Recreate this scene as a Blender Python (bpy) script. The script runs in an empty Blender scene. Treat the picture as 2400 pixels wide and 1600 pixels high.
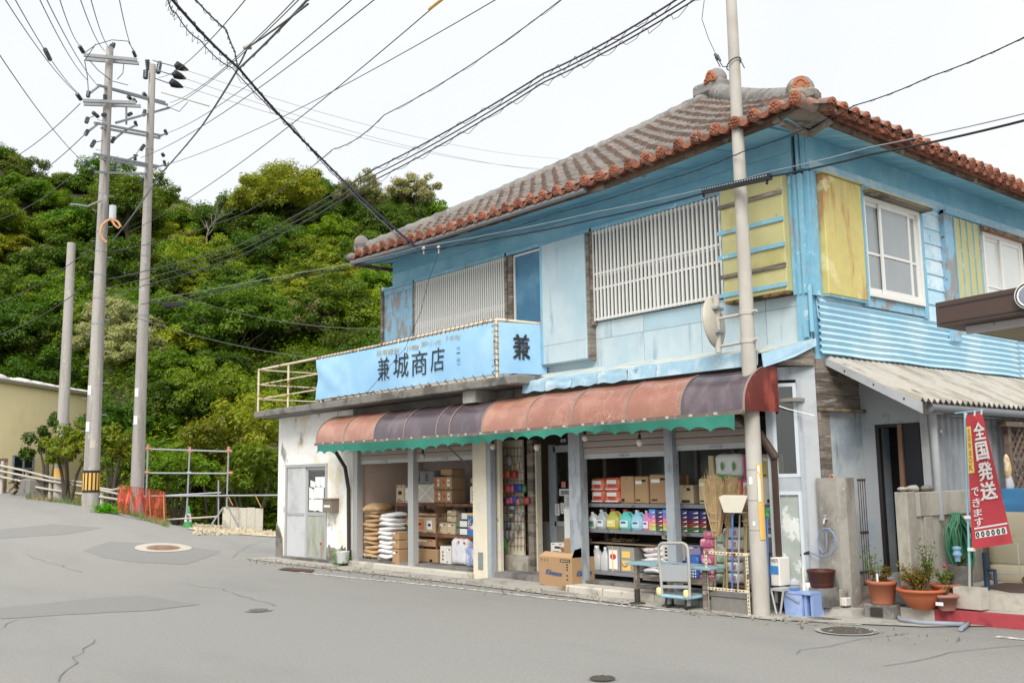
import bpy, bmesh, math, random
from mathutils import Vector, Matrix, noise as mnoise
random.seed(7)
sc = bpy.context.scene
col = sc.collection
# ---------------------------------------------------------------- camera, sky, sun, exposure
CAM = Vector((6.483, -9.955, 1.52)); FPX = 2312.0
YAW, PITCH, ROLL = -0.8758, 0.1392, -0.0159
fwd = Vector((math.sin(YAW)*math.cos(PITCH), math.cos(YAW)*math.cos(PITCH), math.sin(PITCH)))
rgt = fwd.cross(Vector((0, 0, 1))).normalized(); upv = rgt.cross(fwd)
R2 = math.cos(ROLL)*rgt + math.sin(ROLL)*upv
U2 = -math.sin(ROLL)*rgt + math.cos(ROLL)*upv
cd = bpy.data.cameras.new('camera'); cam = bpy.data.objects.new('camera', cd); col.objects.link(cam)
cam.matrix_world = Matrix(((R2.x, U2.x, -fwd.x, CAM.x), (R2.y, U2.y, -fwd.y, CAM.y), (R2.z, U2.z, -fwd.z, CAM.z), (0, 0, 0, 1)))
cd.sensor_width = 36; cd.lens = 36*FPX/2400; cd.clip_start = .1; cd.clip_end = 2000
sc.camera = cam
w = bpy.data.worlds.new('World'); sc.world = w; w.use_nodes = True
nt = w.node_tree; bg = nt.nodes['Background']
sky = nt.nodes.new('ShaderNodeTexSky'); sky.sky_type = 'NISHITA'; sky.sun_disc = False
SUN_EL, SUN_AZ = math.radians(46), math.radians(140)
sky.sun_elevation = SUN_EL; sky.sun_rotation = SUN_AZ; sky.air_density = 1.0; sky.dust_density = 4.0
cloud = nt.nodes.new('ShaderNodeMix'); cloud.data_type = 'RGBA'; cloud.inputs[0].default_value = .93
nt.links.new(sky.outputs[0], cloud.inputs[6])      # closed overcast, faintly uneven
wt = nt.nodes.new('ShaderNodeTexCoord'); wn = nt.nodes.new('ShaderNodeTexNoise'); wn.inputs['Scale'].default_value = 2.2; wn.inputs['Detail'].default_value = 4; nt.links.new(wt.outputs['Generated'], wn.inputs['Vector'])
wr = nt.nodes.new('ShaderNodeValToRGB'); wr.color_ramp.elements[0].position = .3; wr.color_ramp.elements[1].position = .7
wr.color_ramp.elements[0].color = (.9, .93, .955, 1); wr.color_ramp.elements[1].color = (1, 1, .995, 1); nt.links.new(wn.outputs[0], wr.inputs[0])
wm = nt.nodes.new('ShaderNodeVectorMath'); wm.operation = 'SCALE'; wm.inputs['Scale'].default_value = 3.75; nt.links.new(wr.outputs[0], wm.inputs[0]); nt.links.new(wm.outputs[0], cloud.inputs[7])
nt.links.new(cloud.outputs[2], bg.inputs[0]); bg.inputs[1].default_value = .1
sl = bpy.data.lights.new('sun', 'SUN'); sun = bpy.data.objects.new('sun', sl); col.objects.link(sun)
sl.energy = 1.5; sl.angle = math.radians(36); sl.color = (1, .965, .91)
sd = Vector((math.sin(SUN_AZ)*math.cos(SUN_EL), math.cos(SUN_AZ)*math.cos(SUN_EL), math.sin(SUN_EL)))
sun.rotation_euler = sd.to_track_quat('Z', 'Y').to_euler()
sc.view_settings.view_transform = 'Standard'; sc.view_settings.look = 'None'
sc.view_settings.exposure = 1.5; sc.view_settings.gamma = 1; sc.view_settings.use_curve_mapping = False

# ---------------------------------------------------------------- survey: photo measurements onto real planes
def ray(px, py): return fwd + R2*((px-1200)/FPX) - U2*((py-800)/FPX)
def S(px, py, y=None, x=None, z=None, d=None):
    q = ray(px, py)
    if y is not None: t = (y-CAM.y)/q.y
    elif x is not None: t = (x-CAM.x)/q.x
    elif z is not None: t = (z-CAM.z)/q.z
    else: t = d/math.hypot(q.x, q.y)
    return CAM + q*t
def sstep(a, b, v):
    t = min(1, max(0, (v-a)/(b-a))); return t*t*(3-2*t)
def ground(x, y):
    r = -x-15.5
    a = 0 if r < -1 else (.127*(r+1)**2/4 if r < 1 else .127*r if r < 6.7 else .851+.06*(r-6.7) if r < 30 else 2.25)
    g = 1-.8*sstep(-1.3, 2.4, y)
    z = a*g
    if x < -15 and y > 3.2: z -= 1.6*sstep(3.2, 6.5, y)*sstep(-15, -18, x)
    return z
def G(px, py):
    q = ray(px, py); t = 5.0
    while t < 400:
        p = CAM+q*t
        if p.z <= ground(p.x, p.y): break
        t += .05
    lo, hi = t-.05, t
    for _ in range(20):
        m = (lo+hi)/2; p = CAM+q*m
        if p.z <= ground(p.x, p.y): hi = m
        else: lo = m
    p = CAM+q*hi
    return Vector((p.x, p.y, ground(p.x, p.y)))

# ---------------------------------------------------------------- materials
MATS = {}
def hexc(h, sat=.80):
    h = h.lstrip('#'); v = [int(h[i:i+2], 16)/255 for i in (0, 2, 4)]
    v = [(c/12.92 if c <= .04045 else ((c+.055)/1.055)**2.4) for c in v]; g = .2126*v[0]+.7152*v[1]+.0722*v[2]
    return tuple(g+(c-g)*sat for c in v)
def mat(name, c, rough=.75, var=.12, scale=9, c2=None, thr=(.5, .62), s2=2.5, st2=(1, 1, 1), c3=None, thr3=(.55, .65), s3=6, st3=(1, 1, 1),
        bump=0, bs=40, metal=0, rnd=0, spec=.3, crack=None):
    if name in MATS: return MATS[name]
    m = bpy.data.materials.new(name); m.use_nodes = True; MATS[name] = m
    n = m.node_tree; N = n.nodes; L = n.links
    b = N['Principled BSDF']
    c, c2, c3 = [hexc(k) if isinstance(k, str) else k for k in (c, c2, c3)]
    tc = N.new('ShaderNodeTexCoord'); oi = N.new('ShaderNodeObjectInfo')
    ml = N.new('ShaderNodeMath'); ml.operation = 'MULTIPLY'; ml.inputs[1].default_value = 37; L.new(oi.outputs['Random'], ml.inputs[0])
    ad = N.new('ShaderNodeVectorMath'); ad.operation = 'ADD'; L.new(tc.outputs['Object'], ad.inputs[0]); L.new(ml.outputs[0], ad.inputs[1])
    def noise(s, st, det=5, dist=0):
        mp = N.new('ShaderNodeMapping'); mp.inputs['Scale'].default_value = st; L.new(ad.outputs[0], mp.inputs[0])
        x = N.new('ShaderNodeTexNoise'); x.inputs['Scale'].default_value = s; x.inputs['Detail'].default_value = det; x.inputs['Roughness'].default_value = .62
        x.inputs['Distortion'].default_value = dist
        L.new(mp.outputs[0], x.inputs['Vector']); return x.outputs[0]
    def mix(f, a, bb):
        x = N.new('ShaderNodeMix'); x.data_type = 'RGBA'
        if isinstance(f, (int, float)): x.inputs[0].default_value = f
        else: L.new(f, x.inputs[0])
        for i, v in ((6, a), (7, bb)):
            if isinstance(v, tuple): x.inputs[i].default_value = (*v, 1)
            else: L.new(v, x.inputs[i])
        return x.outputs[2]
    def ramp(f, a, bb):
        x = N.new('ShaderNodeMapRange'); x.interpolation_type = 'SMOOTHSTEP'; x.inputs[1].default_value = a; x.inputs[2].default_value = bb; L.new(f, x.inputs[0]); return x.outputs[0]
    out = c
    if c2: out = mix(ramp(noise(s2, st2), *thr), c, c2)
    if c3: out = mix(ramp(noise(s3, st3), *thr3), out, c3)
    if crack:      # fine crazing: (colour, cell scale, line width)
        vo = N.new('ShaderNodeTexVoronoi'); vo.feature = 'DISTANCE_TO_EDGE'; vo.inputs['Scale'].default_value = crack[1]
        va = N.new('ShaderNodeVectorMath'); va.operation = 'ADD'; nn = N.new('ShaderNodeTexNoise'); nn.inputs['Scale'].default_value = 7; L.new(ad.outputs[0], nn.inputs['Vector'])
        vm = N.new('ShaderNodeVectorMath'); vm.operation = 'SCALE'; vm.inputs['Scale'].default_value = .12; L.new(nn.outputs['Color'], vm.inputs[0]); L.new(ad.outputs[0], va.inputs[0]); L.new(vm.outputs[0], va.inputs[1]); L.new(va.outputs[0], vo.inputs['Vector'])
        mr = N.new('ShaderNodeMapRange'); mr.inputs[1].default_value = crack[2]; mr.inputs[2].default_value = 0; L.new(vo.outputs[0], mr.inputs[0])
        mm_ = N.new('ShaderNodeMath'); mm_.operation = 'MULTIPLY'; L.new(mr.outputs[0], mm_.inputs[0]); L.new(ramp(noise(1.6, (1, 1, 1)), .42, .6), mm_.inputs[1])
        out = mix(mm_.outputs[0], out, hexc(crack[0]))
    h = N.new('ShaderNodeHueSaturation')
    if isinstance(out, tuple): h.inputs['Color'].default_value = (*out, 1)
    else: L.new(out, h.inputs['Color'])
    v1 = N.new('ShaderNodeMapRange'); v1.inputs[1].default_value = .25; v1.inputs[2].default_value = .75
    v1.inputs[3].default_value = 1-var; v1.inputs[4].default_value = 1+var; L.new(noise(scale, (1, 1, 1)), v1.inputs[0])
    val = v1.outputs[0]
    if rnd:
        v2 = N.new('ShaderNodeMapRange'); v2.inputs[3].default_value = 1-rnd; v2.inputs[4].default_value = 1+rnd; L.new(oi.outputs['Random'], v2.inputs[0])
        mm = N.new('ShaderNodeMath'); mm.operation = 'MULTIPLY'; L.new(val, mm.inputs[0]); L.new(v2.outputs[0], mm.inputs[1]); val = mm.outputs[0]
    L.new(val, h.inputs['Value']); L.new(h.outputs[0], b.inputs['Base Color'])
    b.inputs['Roughness'].default_value = rough; b.inputs['Metallic'].default_value = metal; b.inputs['Specular IOR Level'].default_value = spec
    if bump:
        bp = N.new('ShaderNodeBump'); bp.inputs['Strength'].default_value = min(1, bump); bp.inputs['Distance'].default_value = .02
        L.new(noise(bs, (1, 1, 1), 4), bp.inputs['Height']); L.new(bp.outputs[0], b.inputs['Normal'])
    return m
def glass(name, tint=(.6, .65, .65), alpha=.25, rough=.05):
    if name in MATS: return MATS[name]
    m = bpy.data.materials.new(name); m.use_nodes = True; MATS[name] = m
    N = m.node_tree.nodes; L = m.node_tree.links; N.remove(N['Principled BSDF'])
    tr = N.new('ShaderNodeBsdfTransparent'); tr.inputs[0].default_value = (*[1-(1-t)*.6 for t in tint], 1)
    gl = N.new('ShaderNodeBsdfGlossy'); gl.inputs[1].default_value = rough; gl.inputs[0].default_value = (.9, .92, .92, 1)
    fr = N.new('ShaderNodeFresnel'); fr.inputs[0].default_value = 1.5
    mx = N.new('ShaderNodeMath'); mx.operation = 'MULTIPLY_ADD'; mx.inputs[1].default_value = .8; mx.inputs[2].default_value = alpha*.2; L.new(fr.outputs[0], mx.inputs[0])
    mi = N.new('ShaderNodeMixShader'); L.new(mx.outputs[0], mi.inputs[0]); L.new(tr.outputs[0], mi.inputs[1]); L.new(gl.outputs[0], mi.inputs[2])
    L.new(mi.outputs[0], N['Material Output'].inputs[0]); return m
def leafmat(name, a, b, c, hue=.0):
    """leaf colour differs leaf by leaf and tree by tree; thin leaves let light through"""
    m = bpy.data.materials.new(name); m.use_nodes = True; MATS[name] = m
    N = m.node_tree.nodes; L = m.node_tree.links; N.remove(N['Principled BSDF'])
    geo = N.new('ShaderNodeNewGeometry'); oi = N.new('ShaderNodeObjectInfo')
    rp = N.new('ShaderNodeValToRGB'); e = rp.color_ramp.elements
    e[0].color = (*hexc(a, 1.1), 1); e[1].color = (*hexc(c, 1.1), 1); k = e.new(.55); k.color = (*hexc(b, 1.1), 1)
    tc = N.new('ShaderNodeTexCoord'); nz = N.new('ShaderNodeTexNoise'); nz.inputs['Scale'].default_value = .55; nz.inputs['Detail'].default_value = 3
    L.new(tc.outputs['Object'], nz.inputs['Vector'])
    s = N.new('ShaderNodeMath'); s.operation = 'MULTIPLY_ADD'; s.inputs[1].default_value = .45; L.new(geo.outputs['Random Per Island'], s.inputs[0])
    s2 = N.new('ShaderNodeMath'); s2.operation = 'MULTIPLY_ADD'; s2.inputs[1].default_value = 1.3; s2.inputs[2].default_value = -.4; L.new(nz.outputs[0], s2.inputs[0]); L.new(s2.outputs[0], s.inputs[2])
    L.new(s.outputs[0], rp.inputs[0])
    hs = N.new('ShaderNodeHueSaturation'); L.new(rp.outputs[0], hs.inputs['Color'])
    v = N.new('ShaderNodeMapRange'); v.inputs[3].default_value = .75; v.inputs[4].default_value = 1.3; L.new(oi.outputs['Random'], v.inputs[0]); L.new(v.outputs[0], hs.inputs['Value'])
    q = N.new('ShaderNodeMath'); q.operation = 'MULTIPLY'; q.inputs[1].default_value = 7.31; L.new(oi.outputs['Random'], q.inputs[0])
    fr = N.new('ShaderNodeMath'); fr.operation = 'FRACT'; L.new(q.outputs[0], fr.inputs[0])
    hv = N.new('ShaderNodeMapRange'); hv.inputs[3].default_value = .475+hue; hv.inputs[4].default_value = .515+hue; L.new(fr.outputs[0], hv.inputs[0]); L.new(hv.outputs[0], hs.inputs['Hue'])
    df = N.new('ShaderNodeBsdfDiffuse'); tl = N.new('ShaderNodeBsdfTranslucent'); L.new(hs.outputs[0], df.inputs[0]); L.new(hs.outputs[0], tl.inputs[0])
    gl = N.new('ShaderNodeBsdfGlossy'); gl.inputs[1].default_value = .45; gl.inputs[0].default_value = (.5, .5, .5, 1)
    mx = N.new('ShaderNodeMixShader'); mx.inputs[0].default_value = .5; L.new(df.outputs[0], mx.inputs[1]); L.new(tl.outputs[0], mx.inputs[2])
    m2 = N.new('ShaderNodeMixShader'); m2.inputs[0].default_value = .04; L.new(mx.outputs[0], m2.inputs[1]); L.new(gl.outputs[0], m2.inputs[2])
    L.new(m2.outputs[0], N['Material Output'].inputs[0]); return m

# ---------------------------------------------------------------- mesh helpers
def V(*a): return Vector(a)
class MB:
    def __init__(s): s.v = []; s.f = []; s.m = []; s.sm = []
    def face(s, pts, m=0, smooth=False):
        b = len(s.v); s.v += [Vector(p) for p in pts]; s.f.append(list(range(b, b+len(pts)))); s.m.append(m); s.sm.append(smooth); return s
    def add(s, vs, fs, m=0, smooth=False):
        b = len(s.v); s.v += [Vector(p) for p in vs]
        for f in fs: s.f.append([i+b for i in f]); s.m.append(m); s.sm.append(smooth)
        return s
    def box(s, a, b, m=0, bev=0):
        x0, y0, z0 = [min(a[i], b[i]) for i in range(3)]; x1, y1, z1 = [max(a[i], b[i]) for i in range(3)]
        return s.obox(((x0+x1)/2, (y0+y1)/2, (z0+z1)/2), (1, 0, 0), (0, 1, 0), (0, 0, 1), (x1-x0)/2, (y1-y0)/2, (z1-z0)/2, m, bev)
    def obox(s, c, ax, ay, az, hx, hy, hz, m=0, bev=0):
        c = Vector(c); ax, ay, az = Vector(ax).normalized(), Vector(ay).normalized(), Vector(az).normalized()
        if ax.cross(ay).dot(az) < 0: ay = -ay
        if not bev:
            vs = [c+ax*hx*i+ay*hy*j+az*hz*k for i in (-1, 1) for j in (-1, 1) for k in (-1, 1)]
            return s.add(vs, [(0, 1, 3, 2), (4, 6, 7, 5), (0, 4, 5, 1), (2, 3, 7, 6), (0, 2, 6, 4), (1, 5, 7, 3)], m)
        bev = min(bev, hx*.9, hy*.9, hz*.9)
        vs = []; idx = {}
        for i in (-1, 1):
            for j in (-1, 1):
                for k in (-1, 1):
                    for a in range(3):
                        d = [hx-bev, hy-bev, hz-bev]; d[a] += bev
                        idx[(i, j, k, a)] = len(vs); vs.append(c+ax*d[0]*i+ay*d[1]*j+az*d[2]*k)
        fs = []
        for a in range(3):
            o = [q for q in range(3) if q != a]
            for sg in (-1, 1):
                loop = []
                for u, v in ((-1, -1), (1, -1), (1, 1), (-1, 1)):
                    t = [0, 0, 0]; t[a] = sg; t[o[0]] = u; t[o[1]] = v; loop.append(idx[(*t, a)])
                fs.append(loop)
                # edges
            for u in (-1, 1):
                for v in (-1, 1):
                    t0 = [0, 0, 0]; t0[a] = -1; t0[o[0]] = u; t0[o[1]] = v; t1 = list(t0); t1[a] = 1
                    fs.append([idx[(*t0, o[0])], idx[(*t1, o[0])], idx[(*t1, o[1])], idx[(*t0, o[1])]])
        for i in (-1, 1):
            for j in (-1, 1):
                for k in (-1, 1): fs.append([idx[(i, j, k, a)] for a in range(3)])
        return s.add(vs, fs, m)
    def bar(s, a, b, w, h=None, m=0, up=(0, 0, 1)):
        a, b = Vector(a), Vector(b); d = (b-a)
        u = Vector(up)
        if abs(d.normalized().dot(u)) > .98: u = Vector((0, 1, 0))
        sx = d.cross(u).normalized(); u = sx.cross(d).normalized()
        return s.obox((a+b)/2, d, sx, u, d.length/2, w/2, (h or w)/2, m)
    def tube(s, pts, r, n=8, m=0, cap=True, smooth=True, closed=False):
        pts = [Vector(p) for p in pts]; k = len(pts); rs = r if isinstance(r, (list, tuple)) else [r]*k
        vs = []; prev = None
        for i in range(k):
            t = (pts[(i+1) % k]-pts[i-1]) if (closed or 0 < i < k-1) else (pts[1]-pts[0] if i == 0 else pts[-1]-pts[-2])
            t.normalize()
            if prev is None:
                u = Vector((0, 0, 1)) if abs(t.z) < .9 else Vector((1, 0, 0))
                a = t.cross(u).normalized()
            else: a = (prev-t*prev.dot(t)).normalized()
            prev = a; b = t.cross(a)
            for j in range(n):
                th = 2*math.pi*j/n; vs.append(pts[i]+a*math.cos(th)*rs[i]+b*math.sin(th)*rs[i])
        fs = []
        for i in range(k if closed else k-1):
            i2 = (i+1) % k
            for j in range(n): fs.append((i*n+j, i*n+(j+1) % n, i2*n+(j+1) % n, i2*n+j))
        s.add(vs, fs, m, smooth)
        if cap and not closed:
            s.face(vs[:n][::-1], m); s.face(vs[-n:], m)
        return s
    def lathe(s, o, prof, n=16, m=0, smooth=True, sx=1, sy=1):
        o = Vector(o); vs = []
        for r, z in prof:
            for j in range(n):
                th = 2*math.pi*j/n; vs.append(o+Vector((r*sx*math.cos(th), r*sy*math.sin(th), z)))
        fs = [(i*n+j, i*n+(j+1) % n, (i+1)*n+(j+1) % n, (i+1)*n+j) for i in range(len(prof)-1) for j in range(n)]
        s.add(vs, fs, m, smooth)
        if prof[0][0] > 1e-4: s.face(vs[:n][::-1], m)
        if prof[-1][0] > 1e-4: s.face(vs[-n:], m)
        return s
    def grid(s, fn, nu, nv, m=0, smooth=True):
        vs = [fn(i/nu, j/nv) for j in range(nv+1) for i in range(nu+1)]
        fs = [(j*(nu+1)+i, j*(nu+1)+i+1, (j+1)*(nu+1)+i+1, (j+1)*(nu+1)+i) for j in range(nv) for i in range(nu)]
        return s.add(vs, fs, m, smooth)
    def prism(s, poly, d, m=0):
        """closed outline poly (3-D points, planar) pushed along vector d"""
        d = Vector(d); a = [Vector(p) for p in poly]; b = [p+d for p in a]; k = len(a)
        s.face(a[::-1], m); s.face(b, m)
        for i in range(k): s.face([a[i], a[(i+1) % k], b[(i+1) % k], b[i]], m)
        return s
    def blob(s, o, rx, ry, rz, nu=12, nv=8, m=0, p=1.0, fn=None):
        o = Vector(o); vs = []
        def sp(c): return math.copysign(abs(c)**p, c)
        for j in range(nv+1):
            ph = -math.pi/2+math.pi*j/nv
            for i in range(nu):
                th = 2*math.pi*i/nu
                q = Vector((rx*sp(math.cos(ph))*sp(math.cos(th)), ry*sp(math.cos(ph))*sp(math.sin(th)), rz*sp(math.sin(ph))))
                if fn: q = fn(q)
                vs.append(o+q)
        fs = [(j*nu+i, j*nu+(i+1) % nu, (j+1)*nu+(i+1) % nu, (j+1)*nu+i) for j in range(nv) for i in range(nu)]
        return s.add(vs, fs, m, True)
    def build(s, name, mats, parent=None, kind=None, wiggle=0):
        off = V(0, 0, 0)
        p = parent
        while p is not None:
            off += p.location; p = p.parent
        me = bpy.data.meshes.new(name)
        me.from_pydata([tuple(q-off) for q in s.v], [], s.f)
        if not isinstance(mats, (list, tuple)): mats = [mats]
        for q in mats: me.materials.append(q)
        me.polygons.foreach_set('material_index', s.m); me.polygons.foreach_set('use_smooth', s.sm)
        me.validate(); me.update()
        o = bpy.data.objects.new(name, me); col.objects.link(o); o.parent = parent
        if kind: o['kind'] = kind
        return o
def empty(name, loc, label=None, cat=None, group=None, kind=None):
    o = bpy.data.objects.new(name, None); col.objects.link(o); o.location = loc; o.empty_display_size = .1
    return tag(o, label, cat, group, kind)
def tag(o, label=None, cat=None, group=None, kind=None):
    if label: o['label'] = label
    if cat: o['category'] = cat
    if group: o['group'] = group
    if kind: o['kind'] = kind
    return o
KIDS = {}
def copy_tree(o, parent=None):
    c = o.copy(); col.objects.link(c); c.parent = parent
    for ch in list(o.children): copy_tree(ch, c)
    return c
def recenter(o):
    """put a one-mesh thing's origin at the middle of its base"""
    me = o.data; xs = [v.co for v in me.vertices]
    c = Vector(((min(p.x for p in xs)+max(p.x for p in xs))/2, (min(p.y for p in xs)+max(p.y for p in xs))/2, min(p.z for p in xs)))
    me.transform(Matrix.Translation(-c)); o.location = o.location+c
    return o
def thing(name, mb, mats, label, cat, group=None):
    return recenter(tag(mb.build(name, mats), label, cat, group))
def text_mesh(txt, offset=0.0):
    cu = bpy.data.curves.new('lettering', 'FONT'); cu.body = txt; cu.size = 1; cu.offset = offset; cu.resolution_u = 2
    ob = bpy.data.objects.new('lettering', cu); col.objects.link(ob)
    dg = bpy.context.evaluated_depsgraph_get(); me = bpy.data.meshes.new_from_object(ob.evaluated_get(dg))
    bpy.data.objects.remove(ob)
    vs = [v.co.copy() for v in me.vertices]; fs = [list(p.vertices) for p in me.polygons]
    bpy.data.meshes.remove(me)
    return vs, fs
TXT = {}
def put_text(mb, txt, tl, tr, bl, br, m=0, offset=0.0, skew=0):
    """fit the lettering's box into the quadrilateral tl tr bl br"""
    k = (txt, 0)
    if k not in TXT: TXT[k] = text_mesh(txt, 0)
    vs, fs = TXT[k]
    if not vs: return
    if offset:      # heavier strokes: the same lettering again, each a hair proud of the last
        n_ = (Vector(tr)-Vector(tl)).cross(Vector(tl)-Vector(bl)).normalized(); e_ = (Vector(tr)-Vector(tl))*offset*1.4; g_ = (Vector(tl)-Vector(bl))*offset*1.0
        for k_, (a_, b_) in enumerate(((-1, -1), (1, -1), (1, 1))): put_text(mb, txt, *[Vector(p)+e_*a_+g_*b_+n_*.0012*(k_+1) for p in (tl, tr, bl, br)], m, 0, skew)
    x0, x1 = min(v.x for v in vs), max(v.x for v in vs); y0, y1 = min(v.y for v in vs), max(v.y for v in vs)
    tl, tr, bl, br = Vector(tl), Vector(tr), Vector(bl), Vector(br); o = []
    for v in vs:
        u = (v.x-x0)/(x1-x0); t = (v.y-y0)/max(1e-6, y1-y0); u += skew*(t-.5)
        o.append((bl*(1-u)+br*u)*(1-t)+(tl*(1-u)+tr*u)*t)
    mb.add(o, fs, m)
def fquad(px0, py0, px1, py1, y, off=.004, slope=0):
    """quad on a plane y = const, seen from -y: tl tr bl br"""
    return [S(px0, py0, y=y-off), S(px1, py0+slope, y=y-off), S(px0, py1, y=y-off), S(px1, py1+slope, y=y-off)]
def lerp(a, b, t): return Vector(a)*(1-t)+Vector(b)*t
def sagline(a, b, sag, n=14):
    a, b = Vector(a), Vector(b)
    return [lerp(a, b, i/n)-V(0, 0, sag*4*(i/n)*(1-i/n)) for i in range(n+1)]
# ================================================================ SETTING
asph = mat('asphalt', '#91908b', rough=.92, var=.13, scale=34, c2='#a6a49e', thr=(.54, .7), s2=85, c3='#888783', thr3=(.45, .75), s3=.16, st3=(1, 3, 1), bump=.6, bs=170)
asph_dark = mat('asphalt_patch', '#82817d', rough=.9, var=.13, scale=34, c2='#999790', thr=(.54, .7), s2=85, bump=.35, bs=150)
crackm = mat('crack', '#73726e', rough=.95)
conc = mat('concrete', '#a5a198', rough=.9, var=.10, scale=14, c2='#8c877d', thr=(.48, .62), s2=2.2, c3='#6e6a61', thr3=(.6, .72), s3=3.5, bump=.3, bs=60)
conc_l = mat('concrete_pale', '#bdb7a8', rough=.9, var=.08, scale=14, c2='#9d978a', thr=(.5, .66), s2=2.0, c3='#7d786e', thr3=(.62, .74), s3=4, bump=.25, bs=60)
conc_d = mat('concrete_dark', '#7d7a74', rough=.92, var=.14, scale=14, c2='#5d5a55', thr=(.48, .62), s2=2.4, bump=.3, bs=60)
whiteline = mat('worn_line_paint', '#cfcdc6', rough=.85, var=.06, scale=30, c2='#8b8983', thr=(.46, .6), s2=11)
xs = [-400, -250, -160, -110, -80, -64, -54] + [-48+.5*i for i in range(0, 113)] + [9+i*2 for i in range(0, 6)] + [25, 40, 80, 160, 400]
ys = [-400, -160, -80, -50, -32, -24, -18] + [-15+.5*i for i in range(0, 57)] + [15, 18, 22, 28, 40, 60, 100, 200, 400]
mb = MB(); mb.v = [V(x, y, ground(x, y)) for y in ys for x in xs]
k = len(xs)
mb.f = [[j*k+i, j*k+i+1, (j+1)*k+i+1, (j+1)*k+i] for j in range(len(ys)-1) for i in range(k-1)]
mb.m = [0]*len(mb.f); mb.sm = [True]*len(mb.f)
mb.build('road', asph, kind='structure')
def drape(pts, w0, up=.004):
    """a strip laid on the road along pts"""
    q = MB(); pts = [Vector(p) for p in pts]; P2 = []
    for a, b in zip(pts, pts[1:]):
        n = max(1, int((b-a).length/.4))
        P2 += [lerp(a, b, i/n) for i in range(n)]
    P2.append(pts[-1]); L = []; Rr = []
    for i, p in enumerate(P2):
        t = (P2[min(i+1, len(P2)-1)]-P2[max(0, i-1)]); t.z = 0; t.normalize(); s = V(-t.y, t.x, 0)
        ww = w0(i/(len(P2)-1)) if callable(w0) else w0
        for sg, lst in ((1, L), (-1, Rr)):
            x = p+s*sg*ww/2; lst.append(V(x.x, x.y, ground(x.x, x.y)+up))
    for i in range(len(P2)-1): q.face([Rr[i], Rr[i+1], L[i+1], L[i]])
    return q
def sheet(pix, up):
    """flat patch whose outline was measured on the road"""
    q = MB(); o_ = [G(*p) for p in pix]; c = sum(o_, V(0, 0, 0))/len(o_); o = []; rr = random.Random(len(pix)+int(pix[0][0]))
    for a, b in zip(o_, o_[1:]+o_[:1]):     # ragged edge that follows the slope
        n = max(1, int((b-a).length/.22)); s_ = (b-a).cross(V(0, 0, 1)).normalized()
        o += [lerp(a, b, i/n)+s_*rr.uniform(-.035, .035)*(i > 0) for i in range(n)]
    # fan with three rings so it follows the slope
    def g(p): return V(p.x, p.y, ground(p.x, p.y)+up)
    n = len(o)
    for i in range(n):
        a, b = o[i], o[(i+1) % n]
        for r in range(10):
            t0, t1 = r/10, (r+1)/10
            A0, B0, A1, B1 = lerp(c, a, t0), lerp(c, b, t0), lerp(c, a, t1), lerp(c, b, t1)
            if r == 0: q.face([g(c), g(A1), g(B1)])
            else: q.face([g(A0), g(A1), g(B1), g(B0)])
    return q
# edge line of the road, worn white paint
ln = [G(700, 1341), G(860, 1357), G(1040, 1374), G(1250, 1398), G(1480, 1422), G(1660, 1439), G(1790, 1449), G(2020, 1464)]
for i, p in enumerate(ln): p.z = ground(p.x, p.y)
drape(ln, .085, .006).build('road_edge_line', whiteline, kind='structure')
drape([G(2335, 1492), G(2420, 1500)], .10, .006).build('road_edge_line', whiteline, kind='structure')
# darker repairs
sheet([(195, 1290), (258, 1268), (420, 1276), (520, 1290), (440, 1322), (330, 1318)], .004).build('asphalt_patch', asph_dark, kind='structure')
sheet([(0, 1424), (240, 1400), (330, 1396), (470, 1416), (360, 1430), (150, 1440), (0, 1450)], .004).build('asphalt_patch', asph_dark, kind='structure')
sheet([(0, 1240), (120, 1228), (240, 1236), (150, 1252), (0, 1262)], .004).build('asphalt_patch', asph_dark, kind='structure')
def jag(pix, amp=.06, seed=1):
    r = random.Random(seed); pts = [G(*p) for p in pix]; out = []
    for a, b in zip(pts, pts[1:]):
        n = max(2, int((b-a).length/.25))
        for i in range(n):
            p = lerp(a, b, i/n); out.append(p+V(r.uniform(-amp, amp), r.uniform(-amp, amp), 0))
    out.append(pts[-1]); return out
cr = random.Random(4)
for sd_, pix in enumerate([[(545, 1308), (560, 1290), (600, 1272), (640, 1262)], [(130, 1600), (185, 1540), (222, 1498)], [(1850, 1532), (2010, 1498), (2130, 1484)],
                           [(60, 1300), (130, 1320), (190, 1342)], [(1180, 1395), (1260, 1372), (1330, 1366)], [(640, 1420), (520, 1380), (420, 1366)],
                           [(0, 1470), (40, 1452)], [(2080, 1560), (2240, 1530), (2400, 1512)]]):
    drape(jag(pix, .05, sd_), lambda t: .005+.007*abs(math.sin(t*9+sd_)), .007).build('road_crack', crackm, kind='structure')
# concrete apron in front of the shop and lane mouth
q = MB(); ap = [(-12.9, -1.0), (-9.6, -1.05), (-5.9, -1.0), (-3.6, -1.02), (-1.2, -1.1), (-.1, -.98), (.75, -.62), (1.3, -.35), (2.4, .9), (3.4, 2.6), (3.4, 6), (0, 6), (0, .2), (-.4, -.3), (-12.9, -.3)]
q.face([V(x, y, ground(x, y)+.012) for x, y in ap]); q.build('concrete_pavement', conc, kind='structure')
q = MB(); rr = random.Random(19)
for i in range(420):     # grit swept against the kerb and along the edge line
    x = rr.uniform(-12.5, 2.0); y = -1.0+abs(rr.gauss(0, .12))*rr.choice((-1.6, 1)); s_ = rr.uniform(.006, .02); z = ground(x, y)+.012
    q.obox((x, y, z+s_*.3), (rr.random(), rr.random()-.5, .2), (rr.random()-.5, .6, .1), (0, .1, 1), s_, s_*.7, s_*.5)
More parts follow.
